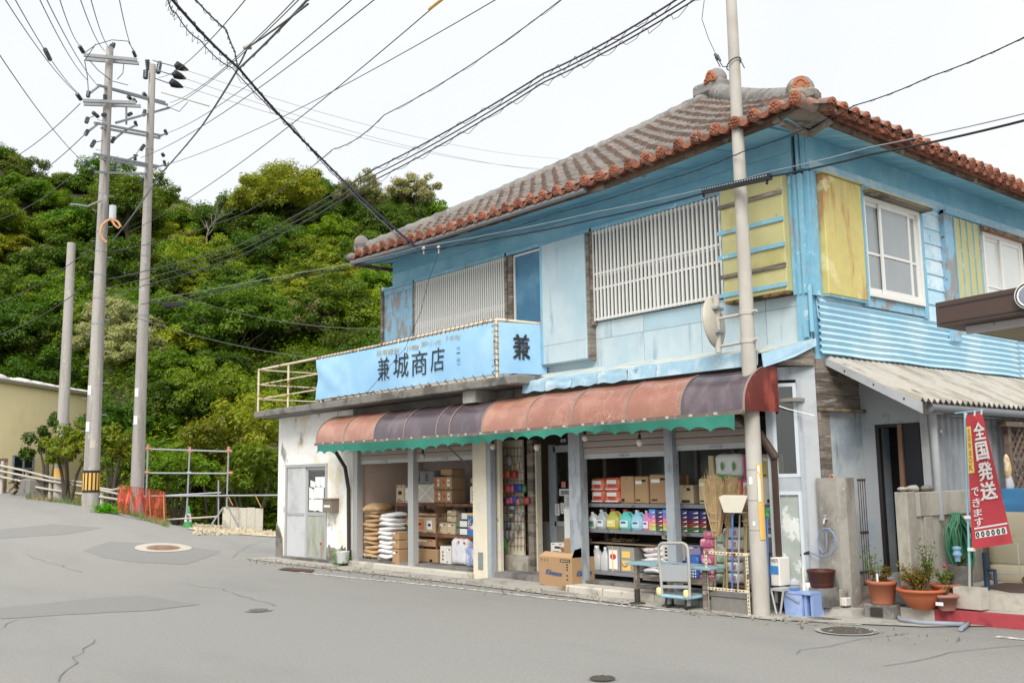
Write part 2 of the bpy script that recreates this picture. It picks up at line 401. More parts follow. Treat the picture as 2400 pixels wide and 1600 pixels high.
q.build('road_grit', mat('grit', '#8d8678', rough=.95, var=.3, scale=5), kind='stuff')
# gravel by the fence
grav = mat('gravel', '#dccfae', rough=.95, var=.2, scale=60, c2='#c4b594', thr=(.45, .6), s2=12, bump=1, bs=120)
sheet([(440, 1240), (470, 1228), (560, 1222), (650, 1221), (680, 1245), (660, 1259), (560, 1253)], .02).build('gravel', grav, kind='stuff')
# loose stones give the gravel its relief
q = MB(); rr = random.Random(9)
for i in range(900):
    p = G(rr.uniform(455, 655), rr.uniform(1226, 1254))
    if p.x < -26: continue
    s_ = rr.uniform(.02, .05); q.obox(p+V(0, 0, .025), (rr.random(), rr.random()-.5, .2), (rr.random()-.5, .6, .1), (0, .1, 1), s_, s_*.7, s_*.5)
q.build('gravel_stones', grav, kind='stuff')
# rough verge of earth and dry grass along the fence
verge = mat('verge_earth', '#7d7458', rough=.95, var=.25, scale=16, c2='#8f8768', thr=(.4, .6), s2=2, c3='#5a6030', thr3=(.5, .65), s3=1.7, bump=1, bs=40)
sheet([(-30, 1146), (60, 1150), (140, 1170), (215, 1190), (240, 1198), (300, 1212), (385, 1229), (395, 1221), (340, 1200), (250, 1172), (120, 1146), (-30, 1128)], .01).build('verge', verge, kind='structure')

# ---------------------------------------------------------------- hill and woods
def sky_line(px):
    t = [(-300, 330), (-100, 335), (0, 372), (60, 412), (150, 415), (240, 428), (300, 448), (400, 466), (460, 500), (510, 500), (560, 490), (600, 462), (660, 440), (760, 455), (860, 452), (960, 470), (1030, 500), (1080, 560), (1300, 700), (1600, 900), (1900, 1040), (2600, 1090)]
    for (a, b), (c, d) in zip(t, t[1:]):
        if a <= px <= c: return b+(d-b)*(px-a)/(c-a)
    return t[0][1] if px < t[0][0] else t[-1][1]
D1 = 74.0
def D0f(px): return 51-14*sstep(215, 300, px)
def hill_top(px):
    q = ray(px, sky_line(px)-2); return 1.52+q.z/math.hypot(q.x, q.y)*D1-1.2
def hill_z(px, d):
    """height of the hillside in the direction measured at px, d metres from the camera"""
    zt = hill_top(px); D0 = D0f(px); t = (d-D0)/(D1-D0)
    z0 = -.8
    if t <= 0: return z0
    if t >= 1: return zt-(d-D1)*.12
    return z0+(zt-z0)*(t*.95+.05*math.sin(t*math.pi*2)*.6)
def hill_p(px, d):
    q = ray(px, 800); h = math.hypot(q.x, q.y); n = mnoise.noise(V(px*.012, d*.12, 3))*1.1*sstep(D0f(px), D0f(px)+8, d)
    return V(CAM.x+q.x/h*d, CAM.y+q.y/h*d, hill_z(px, d)+n)
def hcols():
    return [-900+40*i for i in range(66)]
hc = hcols(); hd = [36, 38, 40, 43, 46, 50, 54, 58, 62, 66, 70, 74, 80, 95, 130]
q = MB()
for d in hd:
    for px in hc: q.v.append(hill_p(px, d))
k = len(hc)
for j in range(len(hd)-1):
    for i in range(k-1): q.f.append([j*k+i, j*k+i+1, (j+1)*k+i+1, (j+1)*k+i])
q.m = [0]*len(q.f); q.sm = [True]*len(q.f)
q.build('hillside', mat('hill_soil', '#3d3d24', rough=1, var=.3, scale=2, c2='#4c4a2c', thr=(.45, .6), s2=.4, c3='#6b5a44', thr3=(.62, .7), s3=.15, bump=.6, bs=3), kind='structure')
LEAF = {'deep': leafmat('leaf_deep_green', '#3d5a1e', '#587426', '#768634'), 'mid': leafmat('leaf_mid_green', '#507020', '#728a2e', '#949e3e'),
        'lime': leafmat('leaf_yellow_green', '#72882e', '#929c3a', '#b0b048'), 'olive': leafmat('leaf_olive', '#868c5a', '#a2a26e', '#b8b284'), 'bush': leafmat('leaf_bush', '#56702a', '#808e32', '#a4a042')}
bark = mat('bark', '#4f4638', rough=.95, var=.25, scale=12, bump=.6, bs=30, st2=(1, 1, .2))
def leaf_card(mbx, p, nrm, s, rr):
    nrm = (nrm+V(rr.uniform(-.8, .8), rr.uniform(-.8, .8), rr.uniform(-.3, .9))).normalized()
    a = nrm.cross(V(rr.uniform(-1, 1), rr.uniform(-1, 1), rr.uniform(-1, 1))).normalized(); b = nrm.cross(a)
    l = s*rr.uniform(.7, 1.3); ww = l*rr.uniform(.38, .55)
    mbx.v += [p-a*l, p+b*ww-nrm*l*.12, p+a*l, p-b*ww-nrm*l*.12]; n = len(mbx.v)
    mbx.f.append([n-4, n-3, n-2, n-1]); mbx.m.append(0); mbx.sm.append(False)
def crown_mesh(rx, ry, rz, nclump, nleaf, leaf, seed, flat=.25, hole=0):
    """leaves spread through clumps of foliage held at different depths of the crown; base of crown at z=0"""
    rr = random.Random(seed); m_ = MB()
    for c in range(nclump):
        while 1:
            u = V(rr.gauss(0, 1), rr.gauss(0, 1), rr.gauss(0, 1)).normalized()
            if u.z > -.45: break
        k_ = rr.uniform(.52, .93) if c > nclump*.25 else rr.uniform(.15, .5)
        lump = 1+.22*mnoise.noise(u*1.7+V(seed*3.1, 0, 0))
        cp = V(u.x*rx*k_*lump, u.y*ry*k_*lump, rz*(.75+u.z*k_*.85*lump))
        cr_ = rr.uniform(.13, .27)*min(rx, rz)*1.05
        for i in range(nleaf):
            d = V(rr.gauss(0, 1), rr.gauss(0, 1), rr.gauss(0, 1)*(1-flat)).normalized()
            p = cp+V(d.x, d.y, d.z*(1-flat))*cr_*rr.uniform(.55, 1.08)
            leaf_card(m_, p, d+V(0, 0, .6), leaf, rr)
    return m_
def tree_proto(name, kind, rx, rz, ncl, nl, leaf, seed, th, label, group, cat='tree'):
    r = empty(name, (0, 0, 0), label, cat, group)
    t = MB(); rr = random.Random(seed+50); top = V(rr.uniform(-.2, .2), rr.uniform(-.2, .2), th+rz*.7)
    t.tube([V(0, 0, -.6), V(rr.uniform(-.1, .1), .05, th*.5), V(top.x*.6, top.y*.6, th), top], [.16+rx*.03, .13+rx*.02, .10+rx*.012, .03], 7)
    for i in range(6):
        a = rr.uniform(0, 6.28); e = V(math.cos(a)*rx*.7, math.sin(a)*rx*.7, th+rz*rr.uniform(.5, 1.2)); s0 = lerp(V(0, 0, th*.6), top, rr.uniform(.1, .7))
        t.tube([s0, lerp(s0, e, .5)+V(0, 0, -.15), e], [.07, .045, .015], 5)
    t.build('trunk', bark, r)
    m_ = crown_mesh(rx, rx, rz, ncl, nl, leaf, seed); m_.v = [p+V(0, 0, th) for p in m_.v]
    m_.build('crown', LEAF[kind], r); return r
LAB = {'deep': ('dark green broad-leaved tree growing in the thick hillside wood', 'dark trees of the hillside wood'),
       'mid': ('mid green bushy tree growing in the thick hillside wood', 'mid green trees of the hillside wood'),
       'lime': ('yellow-green leafy tree growing in the thick hillside wood', 'yellow-green trees of the hillside wood'),
       'olive': ('dull olive tree growing in the thick hillside wood', 'olive trees of the hillside wood')}
protos = {}
for i, (kd, rx, rz) in enumerate([('deep', 2.5, 2.0), ('deep', 3.0, 2.3), ('mid', 2.6, 1.9), ('mid', 2.2, 2.1), ('mid', 3.1, 2.2), ('lime', 2.2, 1.6), ('lime', 2.6, 1.8), ('olive', 2.5, 1.9)]):
    protos.setdefault(kd, []).append(tree_proto('hillside_tree', kd, rx, rz, 92, 190, .088, 20+i, .5, *LAB[kd]))
used = set()
tr = random.Random(21)
def plant(kd, px, d, sc_=1.0, dz=-.9):
    pr_ = protos[kd][tr.randrange(len(protos[kd]))]
    o = pr_ if pr_.name not in used else copy_tree(pr_)
    used.add(pr_.name)
    where = 'above the left edge of the cream building' if px < 40 else 'above the middle of the cream building' if px < 130 else 'behind the short wireless pole' if px < 215 else 'behind the tall poles' if px < 390 else 'behind the scaffold fence' if px < 540 else 'left of the balcony corner' if px < 700 else "beside the shop's left end"
    band_ = 'at the foot of the hill' if d < 44 else 'low on the hillside' if d < 52 else 'high on the hillside' if d < 65 else 'along the ridge'
    k_ = {'deep': 'dark green broad-leaved tree', 'mid': 'mid green bushy tree', 'lime': 'yellow-green leafy tree', 'olive': 'dull olive tree'}[kd]
    tag(o, k_+' '+band_+' '+where, 'tree', k_+'s '+band_+' '+where)
    o.location = hill_p(px, d)+V(0, 0, dz); o.rotation_euler = (0, 0, tr.uniform(0, 6.28)); s_ = sc_*tr.uniform(.8, 1.15); o.scale = (s_, s_, s_*tr.uniform(.85, 1.1)); return o
rows = [(38.5, 105, .62), (41.5, 105, .72), (44.5, 100, .85), (48, 100, .9), (52, 95, .95), (56, 92, .95), (60, 90, 1.0), (64, 88, 1.0), (68, 85, 1.0), (72, 70, .95), (75, 70, .9)]
for d, st, s_ in rows:
    px = -110+tr.uniform(-30, 30)
    while px < 1290-(d-38)*1.5:
        if d > D0f(px)+.8:
            v = mnoise.noise(V(px*.006, d*.09, 9))+tr.uniform(-.35, .35)
            kd = 'deep' if v < -.16 else 'mid' if v < .2 else 'lime' if v < .42 else 'olive'
            plant(kd, px+tr.uniform(-25, 25), d+tr.uniform(-1.5, 1.5), s_)
        px += st*tr.uniform(.75, 1.25)*(40/d+.1)
# trees that stand out on the ridge
o = tree_proto('dome_tree', 'lime', 3.6, 3.0, 110, 220, .10, 77, 1.5, 'pale yellow-green dome-shaped tree rising above the ridge beyond the thick black cable', None); o.location = hill_p(655, 70)+V(0, 0, -.4)
o = tree_proto('umbrella_tree', 'olive', 2.1, 1.9, 44, 190, .085, 78, 1.6, 'small round grey-green tree on the skyline just left of the tiled roof', None); o.location = hill_p(975, 73)+V(0, 0, .3)
o = tree_proto('thin_crowned_tree', 'olive', 2.4, 2.0, 50, 170, .085, 79, 1.6, 'greyish thin-crowned tree on the ridge behind the crossing cables', None); o.location = hill_p(850, 71)+V(0, 0, .5)
o = tree_proto('dark_ridge_tree', 'deep', 2.6, 2.2, 80, 190, .09, 80, 1.3, 'dark rounded tree on the ridge between the two tall utility poles', None); o.location = hill_p(290, 66)+V(0, 0, .8)
def bare(px, d, h, seed, label):
    rr = random.Random(seed); q = MB(); b = hill_p(px, d)
    def br(p, dr, l, r, n):
        e = p+dr*l; q.tube([p, lerp(p, e, .5)+V(rr.uniform(-.1, .1), rr.uniform(-.1, .1), 0)*l, e], [r, r*.75, r*.5], 5)
        if n:
            for i in range(3 if n > 1 else 4):
                br(lerp(p, e, rr.uniform(.5, 1)), (dr+V(rr.uniform(-.8, .8), rr.uniform(-.8, .8), rr.uniform(-.15, .5))).normalized(), l*rr.uniform(.5, .8), r*.5, n-1)
    br(b-V(0, 0, 1), V(.1, .1, 1).normalized(), h*.45, .09, 3)
    r = tag(q.build('bare_tree', mat('dead_wood', '#8d8577', rough=.9, var=.15)), label, 'tree'); return r
bare(465, 70, 6.5, 5, 'leafless pale tree sticking out above the skyline right of the poles')
bare(45, 44, 5.5, 8, 'dead grey tree leaning among the leaves behind the cream building')
# dense undergrowth between the trees
def carpet(n, seed, leaf, lo, hi):
    q = MB(); rr = random.Random(seed)
    for i in range(n):
        px = rr.uniform(-150, 1280); d = rr.uniform(lo, hi)
        if px < 290 and d < D0f(px)+.5: continue
        p = hill_p(px, d)
        for j in range(26):
            o_ = V(rr.gauss(0, .45), rr.gauss(0, .45), abs(rr.gauss(0, .4))); leaf_card(q, p+o_, V(0, -.3, 1), leaf, rr)
    return q
carpet(5200, 31, .095, 36.6, 64).build('undergrowth', LEAF['mid'], kind='stuff')
carpet(1100, 32, .11, 36.6, 44).build('undergrowth', LEAF['bush'], kind='stuff')

# ---------------------------------------------------------------- cream building at the far left
A = S(-60, 1141, d=41); B = S(209, 1138, d=47.5); A.z = B.z = 1.2
dr = (B-A).normalized(); nb = V(dr.y, -dr.x, 0)
if nb.dot(CAM-A) < 0: nb = -nb
zt = 5.48
b = empty('warehouse', (A+B)/2, 'cream painted flat-roofed building with whitewashed eaves at the far left', 'building')
cream = mat('cream_render', '#ffe8a8', rough=.9, var=.03, scale=3, c2='#f6dea0', thr=(.5, .7), s2=.6)
q = MB(); q.obox((A+B)/2-nb*4+V(0, 0, (zt-1.2)/2-.6), dr, nb, (0, 0, 1), (B-A).length/2, 4, (zt-1.2)/2+.6); q.build('wall', cream, b)
q = MB(); q.obox((A+B)/2-nb*3.9+V(0, 0, zt-1.2+.05), dr, nb, (0, 0, 1), (B-A).length/2+.1, 4.12, .06); q.build('roof', mat('cream_dark', '#8e8468'), b)
q = MB()
for i in range(60):
    t = (i+.5)/60; c = lerp(A, B, t)+V(0, 0, zt-1.2+.12)-nb*.4; h = .16+.16*abs(mnoise.noise(V(t*9, 0, 0)))*(1.6-t)
    q.blob(c+V(0, 0, 0), .14, .5, h, 8, 5)
q.build('roof_tarpaulin', mat('white_sheet', '#dedcd4', rough=.8, var=.12, scale=4), b)
wl, wr = None, None
def wallpt(px, py):
    qy = ray(px, py); t = (A-CAM).dot(nb)/qy.dot(nb); return CAM+qy*t
a0, a1 = wallpt(26, 1066), wallpt(73, 1120); wd = abs((a1-a0).dot(dr)); hh = a0.z-a1.z
f = MB(); c0 = wallpt(26, 1120)+nb*.03
for t0, t1 in ((0, .06), (.47, .53), (.94, 1)): f.obox(c0+dr*wd*(t0+t1)/2+V(0, 0, hh/2), dr, nb, (0, 0, 1), wd*(t1-t0)/2, .03, hh/2)
f.obox(c0+dr*wd/2+V(0, 0, .03), dr, nb, (0, 0, 1), wd/2-.004, .028, .03); f.obox(c0+dr*wd/2+V(0, 0, hh-.03), dr, nb, (0, 0, 1), wd/2-.004, .028, .03); f.obox(c0+dr*wd/2+V(0, 0, hh*.42), dr, nb, (0, 0, 1), wd/2-.004, .027, .03)
wf = f.build('window', mat('window_grey', '#7f8f92'), b)
for t0, t1 in ((.07, .46), (.54, .93)):
    q = MB(); q.obox(c0-nb*.01+dr*wd*(t0+t1)/2+V(0, 0, hh/2), dr, nb, (0, 0, 1), wd*(t1-t0)/2, .008, hh/2-.06); q.build('pane', mat('dark_pane', '#20282b', rough=.15), wf)
# ================================================================ THE SHOP BUILDING
blue = mat('blue_paint', '#68b0ce', rough=.62, var=.07, scale=5, c2='#80c0d8', thr=(.42, .66), s2=1.1, c3='#8fa8aa', thr3=(.62, .72), s3=4.5, bump=.1, bs=60)
blue_trim = mat('blue_trim', '#70b2cc', rough=.65, var=.1, scale=9, c2='#8d9aa0', thr=(.56, .66), s2=4, st2=(1, 1, .35), c3='#a8cfe2', thr3=(.58, .68), s3=7, bump=.2)
blue_pale = mat('blue_faded_board', '#b4c6cc', rough=.7, var=.06, scale=4, c2='#9dbcc9', thr=(.42, .66), s2=.9, st2=(1, 1, .5), c3='#7c9db0', thr3=(.57, .72), s3=3, st3=(1.6, 1, .18), bump=.06)
blue_sid = mat('blue_siding', '#a5d0e4', rough=.68, var=.07, scale=6, c2='#c8dfe9', thr=(.46, .62), s2=2.4, st2=(1, 1, 2), c3='#86a6b4', thr3=(.62, .72), s3=5, bump=.18, bs=35)
blue_cor = mat('blue_corrugated', '#9ed0e8', rough=.5, var=.05, scale=4, c2='#b9dcec', thr=(.45, .65), s2=1.2, c3='#b9a08a', thr3=(.66, .74), s3=3.2, st3=(1, .35, 1.5))
blue_deep = mat('blue_door', '#2a7196', rough=.35, var=.1, scale=3, c2='#4b8fb0', thr=(.45, .7), s2=1.2, st2=(1, 1, 1.6))
blue_strip = mat('blue_tin', '#8db6cc', rough=.5, var=.09, scale=6, c2='#b2ccd8', thr=(.48, .62), s2=2, c3='#5d8ea8', thr3=(.6, .7), s3=4)
peel = mat('peeled_blue', '#7fb4d0', rough=.8, var=.1, scale=8, c2='#8f8f90', thr=(.48, .56), s2=3.2, st2=(1.5, 1, .6), c3='#5a5048', thr3=(.64, .7), s3=6, bump=.3)
wood = mat('grey_timber', '#857a6e', rough=.9, var=.2, scale=10, c2='#5f564d', thr=(.45, .6), s2=5, st2=(.3, .3, 3), c3='#a49a8c', thr3=(.58, .68), s3=6, st3=(.4, .4, 4), bump=.5, bs=30)
wood_b = mat('brown_timber', '#6b5848', rough=.9, var=.2, scale=8, c2='#4c3c30', thr=(.46, .6), s2=3, st2=(.4, 1, 2), c3='#8d8378', thr3=(.56, .66), s3=3, bump=.4)
yel = mat('yellow_panel', '#bab472', rough=.7, var=.06, scale=6, c2='#b0a656', thr=(.5, .66), s2=1.6, c3='#938550', thr3=(.66, .74), s3=5, bump=.08)
yel_r = mat('yellow_rusty', '#c6b75e', rough=.75, var=.08, scale=8, c2='#b07a48', thr=(.5, .66), s2=2.6, st2=(1, 2.2, .28), c3='#d4c784', thr3=(.56, .66), s3=3, bump=.15)
cream_p = mat('cream_plaster', '#d9cfb2', rough=.9, var=.06, scale=6, c2='#cfc8b8', thr=(.46, .6), s2=1.6, c3='#8d867a', thr3=(.63, .72), s3=4, bump=.25, bs=25)
white_p = mat('white_plaster', '#efefea', rough=.9, var=.05, scale=5, c2='#e2d8bc', thr=(.5, .6), s2=1.0, c3='#9a968c', thr3=(.58, .70), s3=2.6, st3=(1, 1, .6), bump=.5, bs=18)
pink_p = mat('pinkish_board', '#d4c2ba', rough=.85, var=.05, scale=5)
alu = mat('aluminium', '#aeb0ae', rough=.45, var=.06, scale=20, metal=.25)
alu_w = mat('white_aluminium', '#d9d9d4', rough=.5, var=.05, scale=20)
steel_b = mat('blue_grey_steel', '#9da5ac', rough=.55, var=.08, scale=9, c2='#838d97', thr=(.55, .65), s2=4, st2=(1, 1, .3))
shut = mat('shutter_slat', '#a2958c', rough=.55, var=.05, scale=6)
rust = mat('rusty_steel', '#6a4330', rough=.85, var=.25, scale=20, c2='#8a5a3c', thr=(.45, .6), s2=8, bump=.3)
rail_m = mat('rusty_cream_rail', '#d3c2a4', rough=.75, var=.1, scale=20, c2='#9a5b34', thr=(.56, .64), s2=6)
pane_d = mat('window_pane_grey', '#8d9698', rough=.12, var=.08, scale=1.5, spec=.6)
pane_w = mat('window_pane_curtained', '#c9cdc9', rough=.15, var=.05, scale=2, spec=.6)
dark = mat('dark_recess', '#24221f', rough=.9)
dark_b = mat('dark_board', '#3a352f', rough=.9)
tile_o = mat('terracotta', '#94553a', rough=.85, var=.22, scale=14, c2='#633c2c', thr=(.48, .62), s2=7, c3='#b08468', thr3=(.58, .7), s3=9, rnd=.2, bump=.3)
tile_g = mat('tile_under_mortar', '#7a746e', rough=.95, var=.12, scale=14, c2='#6a645e', thr=(.45, .6), s2=5, c3='#8f6f5f', thr3=(.58, .64), s3=9, rnd=.12, bump=.6, bs=30)
mortar = mat('mortar', '#827f7a', rough=.95, var=.14, scale=10, c2='#6e6b67', thr=(.48, .6), s2=3, c3='#9d9a94', thr3=(.58, .68), s3=8, bump=.7, bs=22)
YF = -.35      # plane of the ground-floor front
shop = empty('shop_building', (-6.4, 3.5, 0), 'weathered two-storey corner shop with blue upper storey, open shutters and grey tiled roof', 'shop')
def part(nm, mb, mats, p=shop, kind=None): return mb.build(nm, mats, p, kind)
def fb(x0, x1, z0, z1, y0, y1, m=0, bev=0, q=None): return (q or MB()).box((x0, y0, z0), (x1, y1, z1), m, bev)
# --- upper core
q = MB(); fb(-8.9, -.02, 3.0, 5.7, .03, 7.9, q=q); part('upper_wall_core', q, dark_b)
# front head boards
hb = part('head_wall', fb(-8.92, -.14, 5.12, 5.38, -.01, .03), blue)
fb(-8.92, -.14, 5.385, 5.72, -.006, .03).build('board', blue, hb)
part('lintel', fb(-9.12, -.14, 5.075, 5.125, -.10, .02), blue_trim)
# soffit boards of the front, then the side
def eave_z(x):
    t = [(-9.3, 5.53), (-6, 5.41), (-2.6, 5.385), (-1.2, 5.43), (.2, 5.485), (.9, 5.53)]
    for (a, b), (c, d) in zip(t, t[1:]):
        if a <= x <= c: return b+(d-b)*(x-a)/(c-a)
    return t[0][1] if x < 0 else t[-1][1]
sof = part('soffit', fb(-9.1, -.02, 5.64, 5.66, -.06, 0), blue)
n = 11
for i in range(n):
    a, b = -9.14+i*(9.14/n), -9.14+(i+1)*(9.14/n)-.02; zi = lambda x: 5.56+.006*(-x)
    q = MB(); q.prism([V(a, 0, zi(a)), V(b, 0, zi(b)), V(b, -.68, eave_z(b)+.02), V(a, -.68, eave_z(a)+.02)], (0, 0, .02)); q.build('soffit_board', blue, sof)
SIDE = .52
for i in range(46):
    a, b = -.05+i*.172, -.05+(i+1)*.172-.014
    q = MB(); q.prism([V(0, a, 5.56), V(SIDE, a, 5.44), V(SIDE, b, 5.44), V(0, b, 5.56)], (0, 0, .02)); q.build('soffit_plank', blue, sof)
q = MB(); q.prism([V(0, -.02, 5.55), V(.02, -.69, eave_z(0)+.03), V(.28, -.69, 5.5), V(.28, -.28, 5.44), V(.5, -.28, 5.46), V(.5, -.06, 5.45)], (0, 0, .02)); q.build('corner_soffit', blue, sof)
# fascia with rot, V-shaped notch trim at the corner
fas = part('fascia', MB().tube([(-9.16, -.7, 5.52), (-9.16, 7, 5.6)], .04, 4), wood_b)
xs_ = [-9.10, -8.4, -6, -4.2, -2.6, -1.2, -.4, .22]
for a, b in zip(xs_, xs_[1:]):
    q = MB(); q.prism([V(a, -.72, eave_z(a)), V(b-.006, -.72, eave_z(b)), V(b-.006, -.72, eave_z(b)+.11), V(a, -.72, eave_z(a)+.11)], (0, .04, 0)); q.build('fascia_board', wood_b, fas)
q = MB(); q.prism([V(SIDE, -.2, 5.44), V(SIDE, 7.9, 5.40), V(SIDE, 7.9, 5.5), V(SIDE, -.2, 5.55)], (.04, 0, 0)); q.build('fascia_board', wood_b, fas)
q = MB(); q.bar((.22, -.72, 5.47), (.28, -.26, 5.41), .07, .05); q.bar((.28, -.26, 5.412), (SIDE+.04, -.24, 5.50), .07, .05); q.build('corner_trim', wood, fas)
q = MB(); q.prism([V(.22, -.72, 5.52), V(.32, -.32, 5.46), V(.54, -.28, 5.52), V(.52, -.62, 5.62)], (0, 0, .1)); q.build('corner_bracket', wood, fas)
gut = MB(); gp = [V(-9.1, -.78, 5.54), V(-7, -.78, 5.47), V(-4.6, -.78, 5.44), V(-2.9, -.78, 5.43)]
for a, b in zip(gp, gp[1:]): gut.tube([a, b], .045, 8)
part('gutter', gut, mat('gutter_grey', '#7a7c80', rough=.6, var=.1, c2='#8a6a50', thr=(.6, .7), s2=3))
# --- roof: four slopes, tiles in rows bedded in mortar
EZ, AX, AY, AZ = 5.60, -4.2, 3.85, 8.34
XL, XR, YE = -9.14, .74, -.80
roof = None
def front_z(x, y):
    s = (y-YE)/(AY-YE); return eave_z(x)+.14+(AZ-eave_z(x)-.14)*s-.03*4*s*(1-s)
q = MB()
q.face([(XL, YE, eave_z(XL)+.06), (XR-.3, YE, EZ-.06), (AX, AY, AZ-.2)])
q.face([(XR, YE+.3, EZ), (XR-.1, 8.4, EZ), (AX, 7, AZ-.06), (AX, AY, AZ-.06)]); q.face([(XL, 8.4, EZ), (XL, YE, eave_z(XL)+.1), (AX, AY, AZ-.06), (AX, 7, AZ-.06)]); q.face([(XR, 8.4, EZ), (XL, 8.4, EZ), (AX, 7, AZ-.06)])
q.face([(XR-.3, YE, EZ), (XR, YE+.3, EZ), (AX, AY, AZ-.06)])
roof = part('roof', q, mortar)
def barrel(l, r0, r1, n=7):
    q = MB(); vs = []
    for yy, r in ((0, r0), (l, r1)):
        for i in range(n+1):
            th = math.pi*i/n; vs.append(V(r*math.cos(th), yy, r*.95*math.sin(th)))
    q.add(vs, [(i, i+1, n+2+i, n+1+i) for i in range(n)], 0, True); q.face([vs[i] for i in range(n+1)], 1); return q
PITCH_X = .282
lip = mat('tile_lip', '#947868', rough=.95, var=.2, scale=20, c2='#857a72', thr=(.47, .58), s2=9, rnd=.2)
tmesh = barrel(.33, .094, .07).build('roof_tile', [tile_g, lip], None).data
bpy.data.objects.remove(bpy.data.objects['roof_tile'])
spots = []
xi = XR-.24
ribs = []
while xi > XL+.15:
    ye = YE+(AY-YE)*((XR-xi)/(XR-AX) if xi > AX else (xi-XL)/(AX-XL))
    ribs.append(xi); y = YE+.05; kk = 0
    while y < ye-.12:
        z0, z1 = front_z(xi, y), front_z(xi, y+.28); spots.append((xi, y, z0, math.atan2(z1-z0, .28), kk)); y += .25; kk += 1
    xi -= PITCH_X
spots.sort(key=lambda s: (V(s[0], s[1], s[2])-CAM).length)
rb = random.Random(3)
rest = MB()
rot = lambda a: Matrix.Rotation(a, 4, 'X')
for i, (x, y, z, a, kk) in enumerate(spots):
    mtx = Matrix.Translation((x+rb.uniform(-.008, .008), y, z-.02+rb.uniform(-.006, .01)))@rot(a-.10)@Matrix.Rotation(rb.uniform(-.05, .05), 4, 'Z')
    if i < 296:
        o = bpy.data.objects.new('roof_tile', tmesh); col.objects.link(o); o.parent = roof; o.matrix_local = Matrix.Translation(-shop.location)@mtx
    else:
        rest.add([mtx@v.co for v in tmesh.vertices], [list(p.vertices) for p in tmesh.polygons], 0, True); rest.m[-1] = 1
o = rest.build('far_roof_tiles', [tile_g, lip], roof, 'stuff')
pan = MB()
for x in ribs:   # flat pan tiles between the rows, one course proud of the next
    xc = x-PITCH_X/2
    ye = YE+(AY-YE)*((XR-xc)/(XR-AX) if xc > AX else (xc-XL)/(AX-XL)); y = YE+.03
    while y < ye-.05:
        z = front_z(xc, y)
        pan.prism([V(xc-.085, y, z-.03), V(xc-.05, y, z-.055), V(xc+.05, y, z-.055), V(xc+.085, y, z-.03)], (0, .24, front_z(xc, y+.24)-z-.025)); y += .2
pan.build('pan_tiles', mat('pan_tile', '#7f756c', rough=.95, var=.2, scale=12, c2='#93796a', thr=(.5, .62), s2=5, st2=(1, 1.5, 1), c3='#5c5853', thr3=(.6, .7), s3=6, bump=.5), roof, 'stuff')
# eave-end tiles with a flower in relief, and the drooping pan tile between them
ed = MB(); ed.tube([V(0, -.01, 0), V(0, .30, .05)], [.076, .072], 12, m=1); ed.tube([V(0, -.022, 0), V(0, -.008, 0)], [.08, .08], 12)
ed.tube([V(0, -.035, 0), V(0, -.02, 0)], [.068, .081], 12)
for i in range(6):
    a = i*math.pi/3; ed.blob(V(math.cos(a)*.042, -.036, math.sin(a)*.042), .022, .014, .022, 6, 4)
ed.blob(V(0, -.036, 0), .02, .018, .02, 6, 4)
emesh = ed.build('eave_end_tile', [tile_o, mat('tile_side', '#8c7a70', rough=.95, var=.2, scale=14, c2='#a3694c', thr=(.47, .58), s2=7, rnd=.2, bump=.4)]).data; bpy.data.objects.remove(bpy.data.objects['eave_end_tile'])
pd = MB(); pd.prism([V(-.10, -.01, .02), V(-.06, -.01, -.045), V(0, -.01, -.07), V(.06, -.01, -.045), V(.10, -.01, .02), V(.05, -.01, .005), V(0, -.01, -.01), V(-.05, -.01, .005)], (0, .2, .03))
pmesh = pd.build('eave_pan_tile', tile_o).data; bpy.data.objects.remove(bpy.data.objects['eave_pan_tile'])
def place(me, nm, mtx, par=roof):
    o = bpy.data.objects.new(nm, me); col.objects.link(o); o.parent = par; o.matrix_local = Matrix.Translation(-shop.location)@mtx; return o
for x in ribs+[ribs[0]+PITCH_X*.9]:
    if x > XR-.1: continue
    place(emesh, 'eave_end_tile', Matrix.Translation((x+rb.uniform(-.01, .01), YE-.02, eave_z(x)+.155+rb.uniform(-.008, .008)))@Matrix.Rotation(rb.uniform(0, 6), 4, 'Y'))
    place(pmesh, 'eave_pan_tile', Matrix.Translation((x-PITCH_X/2, YE-.03, eave_z(x)+.125)))
RZ = Matrix.Rotation(math.pi/2, 4, 'Z')
y = -.42
while y < 8:
    zz = 5.62-.012*y
    place(emesh, 'eave_end_tile', Matrix.Translation((XR-.06+rb.uniform(-.01, .01), y, zz+rb.uniform(-.008, .008)))@RZ@Matrix.Rotation(.35, 4, 'X')@Matrix.Rotation(rb.uniform(0, 6), 4, 'Y'))
    place(pmesh, 'eave_pan_tile', Matrix.Translation((XR-.06, y+.11, zz-.035))@RZ)
    y += .235
bed = MB(); bed.prism([V(SIDE+.03, -.2, 5.52), V(XR-.12, -.2, 5.50), V(XR-.12, 7.9, 5.44), V(SIDE+.03, 7.9, 5.46)], (0, 0, .1)); bed.build('eave_bed', tile_o, roof)
bed = MB()
for a, b in zip(xs_, xs_[1:]): bed.prism([V(a, -.775, eave_z(a)+.06), V(b, -.775, eave_z(b)+.06), V(b, -.72, eave_z(b)+.12), V(a, -.72, eave_z(a)+.12)], (0, .06, .03))
bed.build('eave_bed', tile_o, roof)
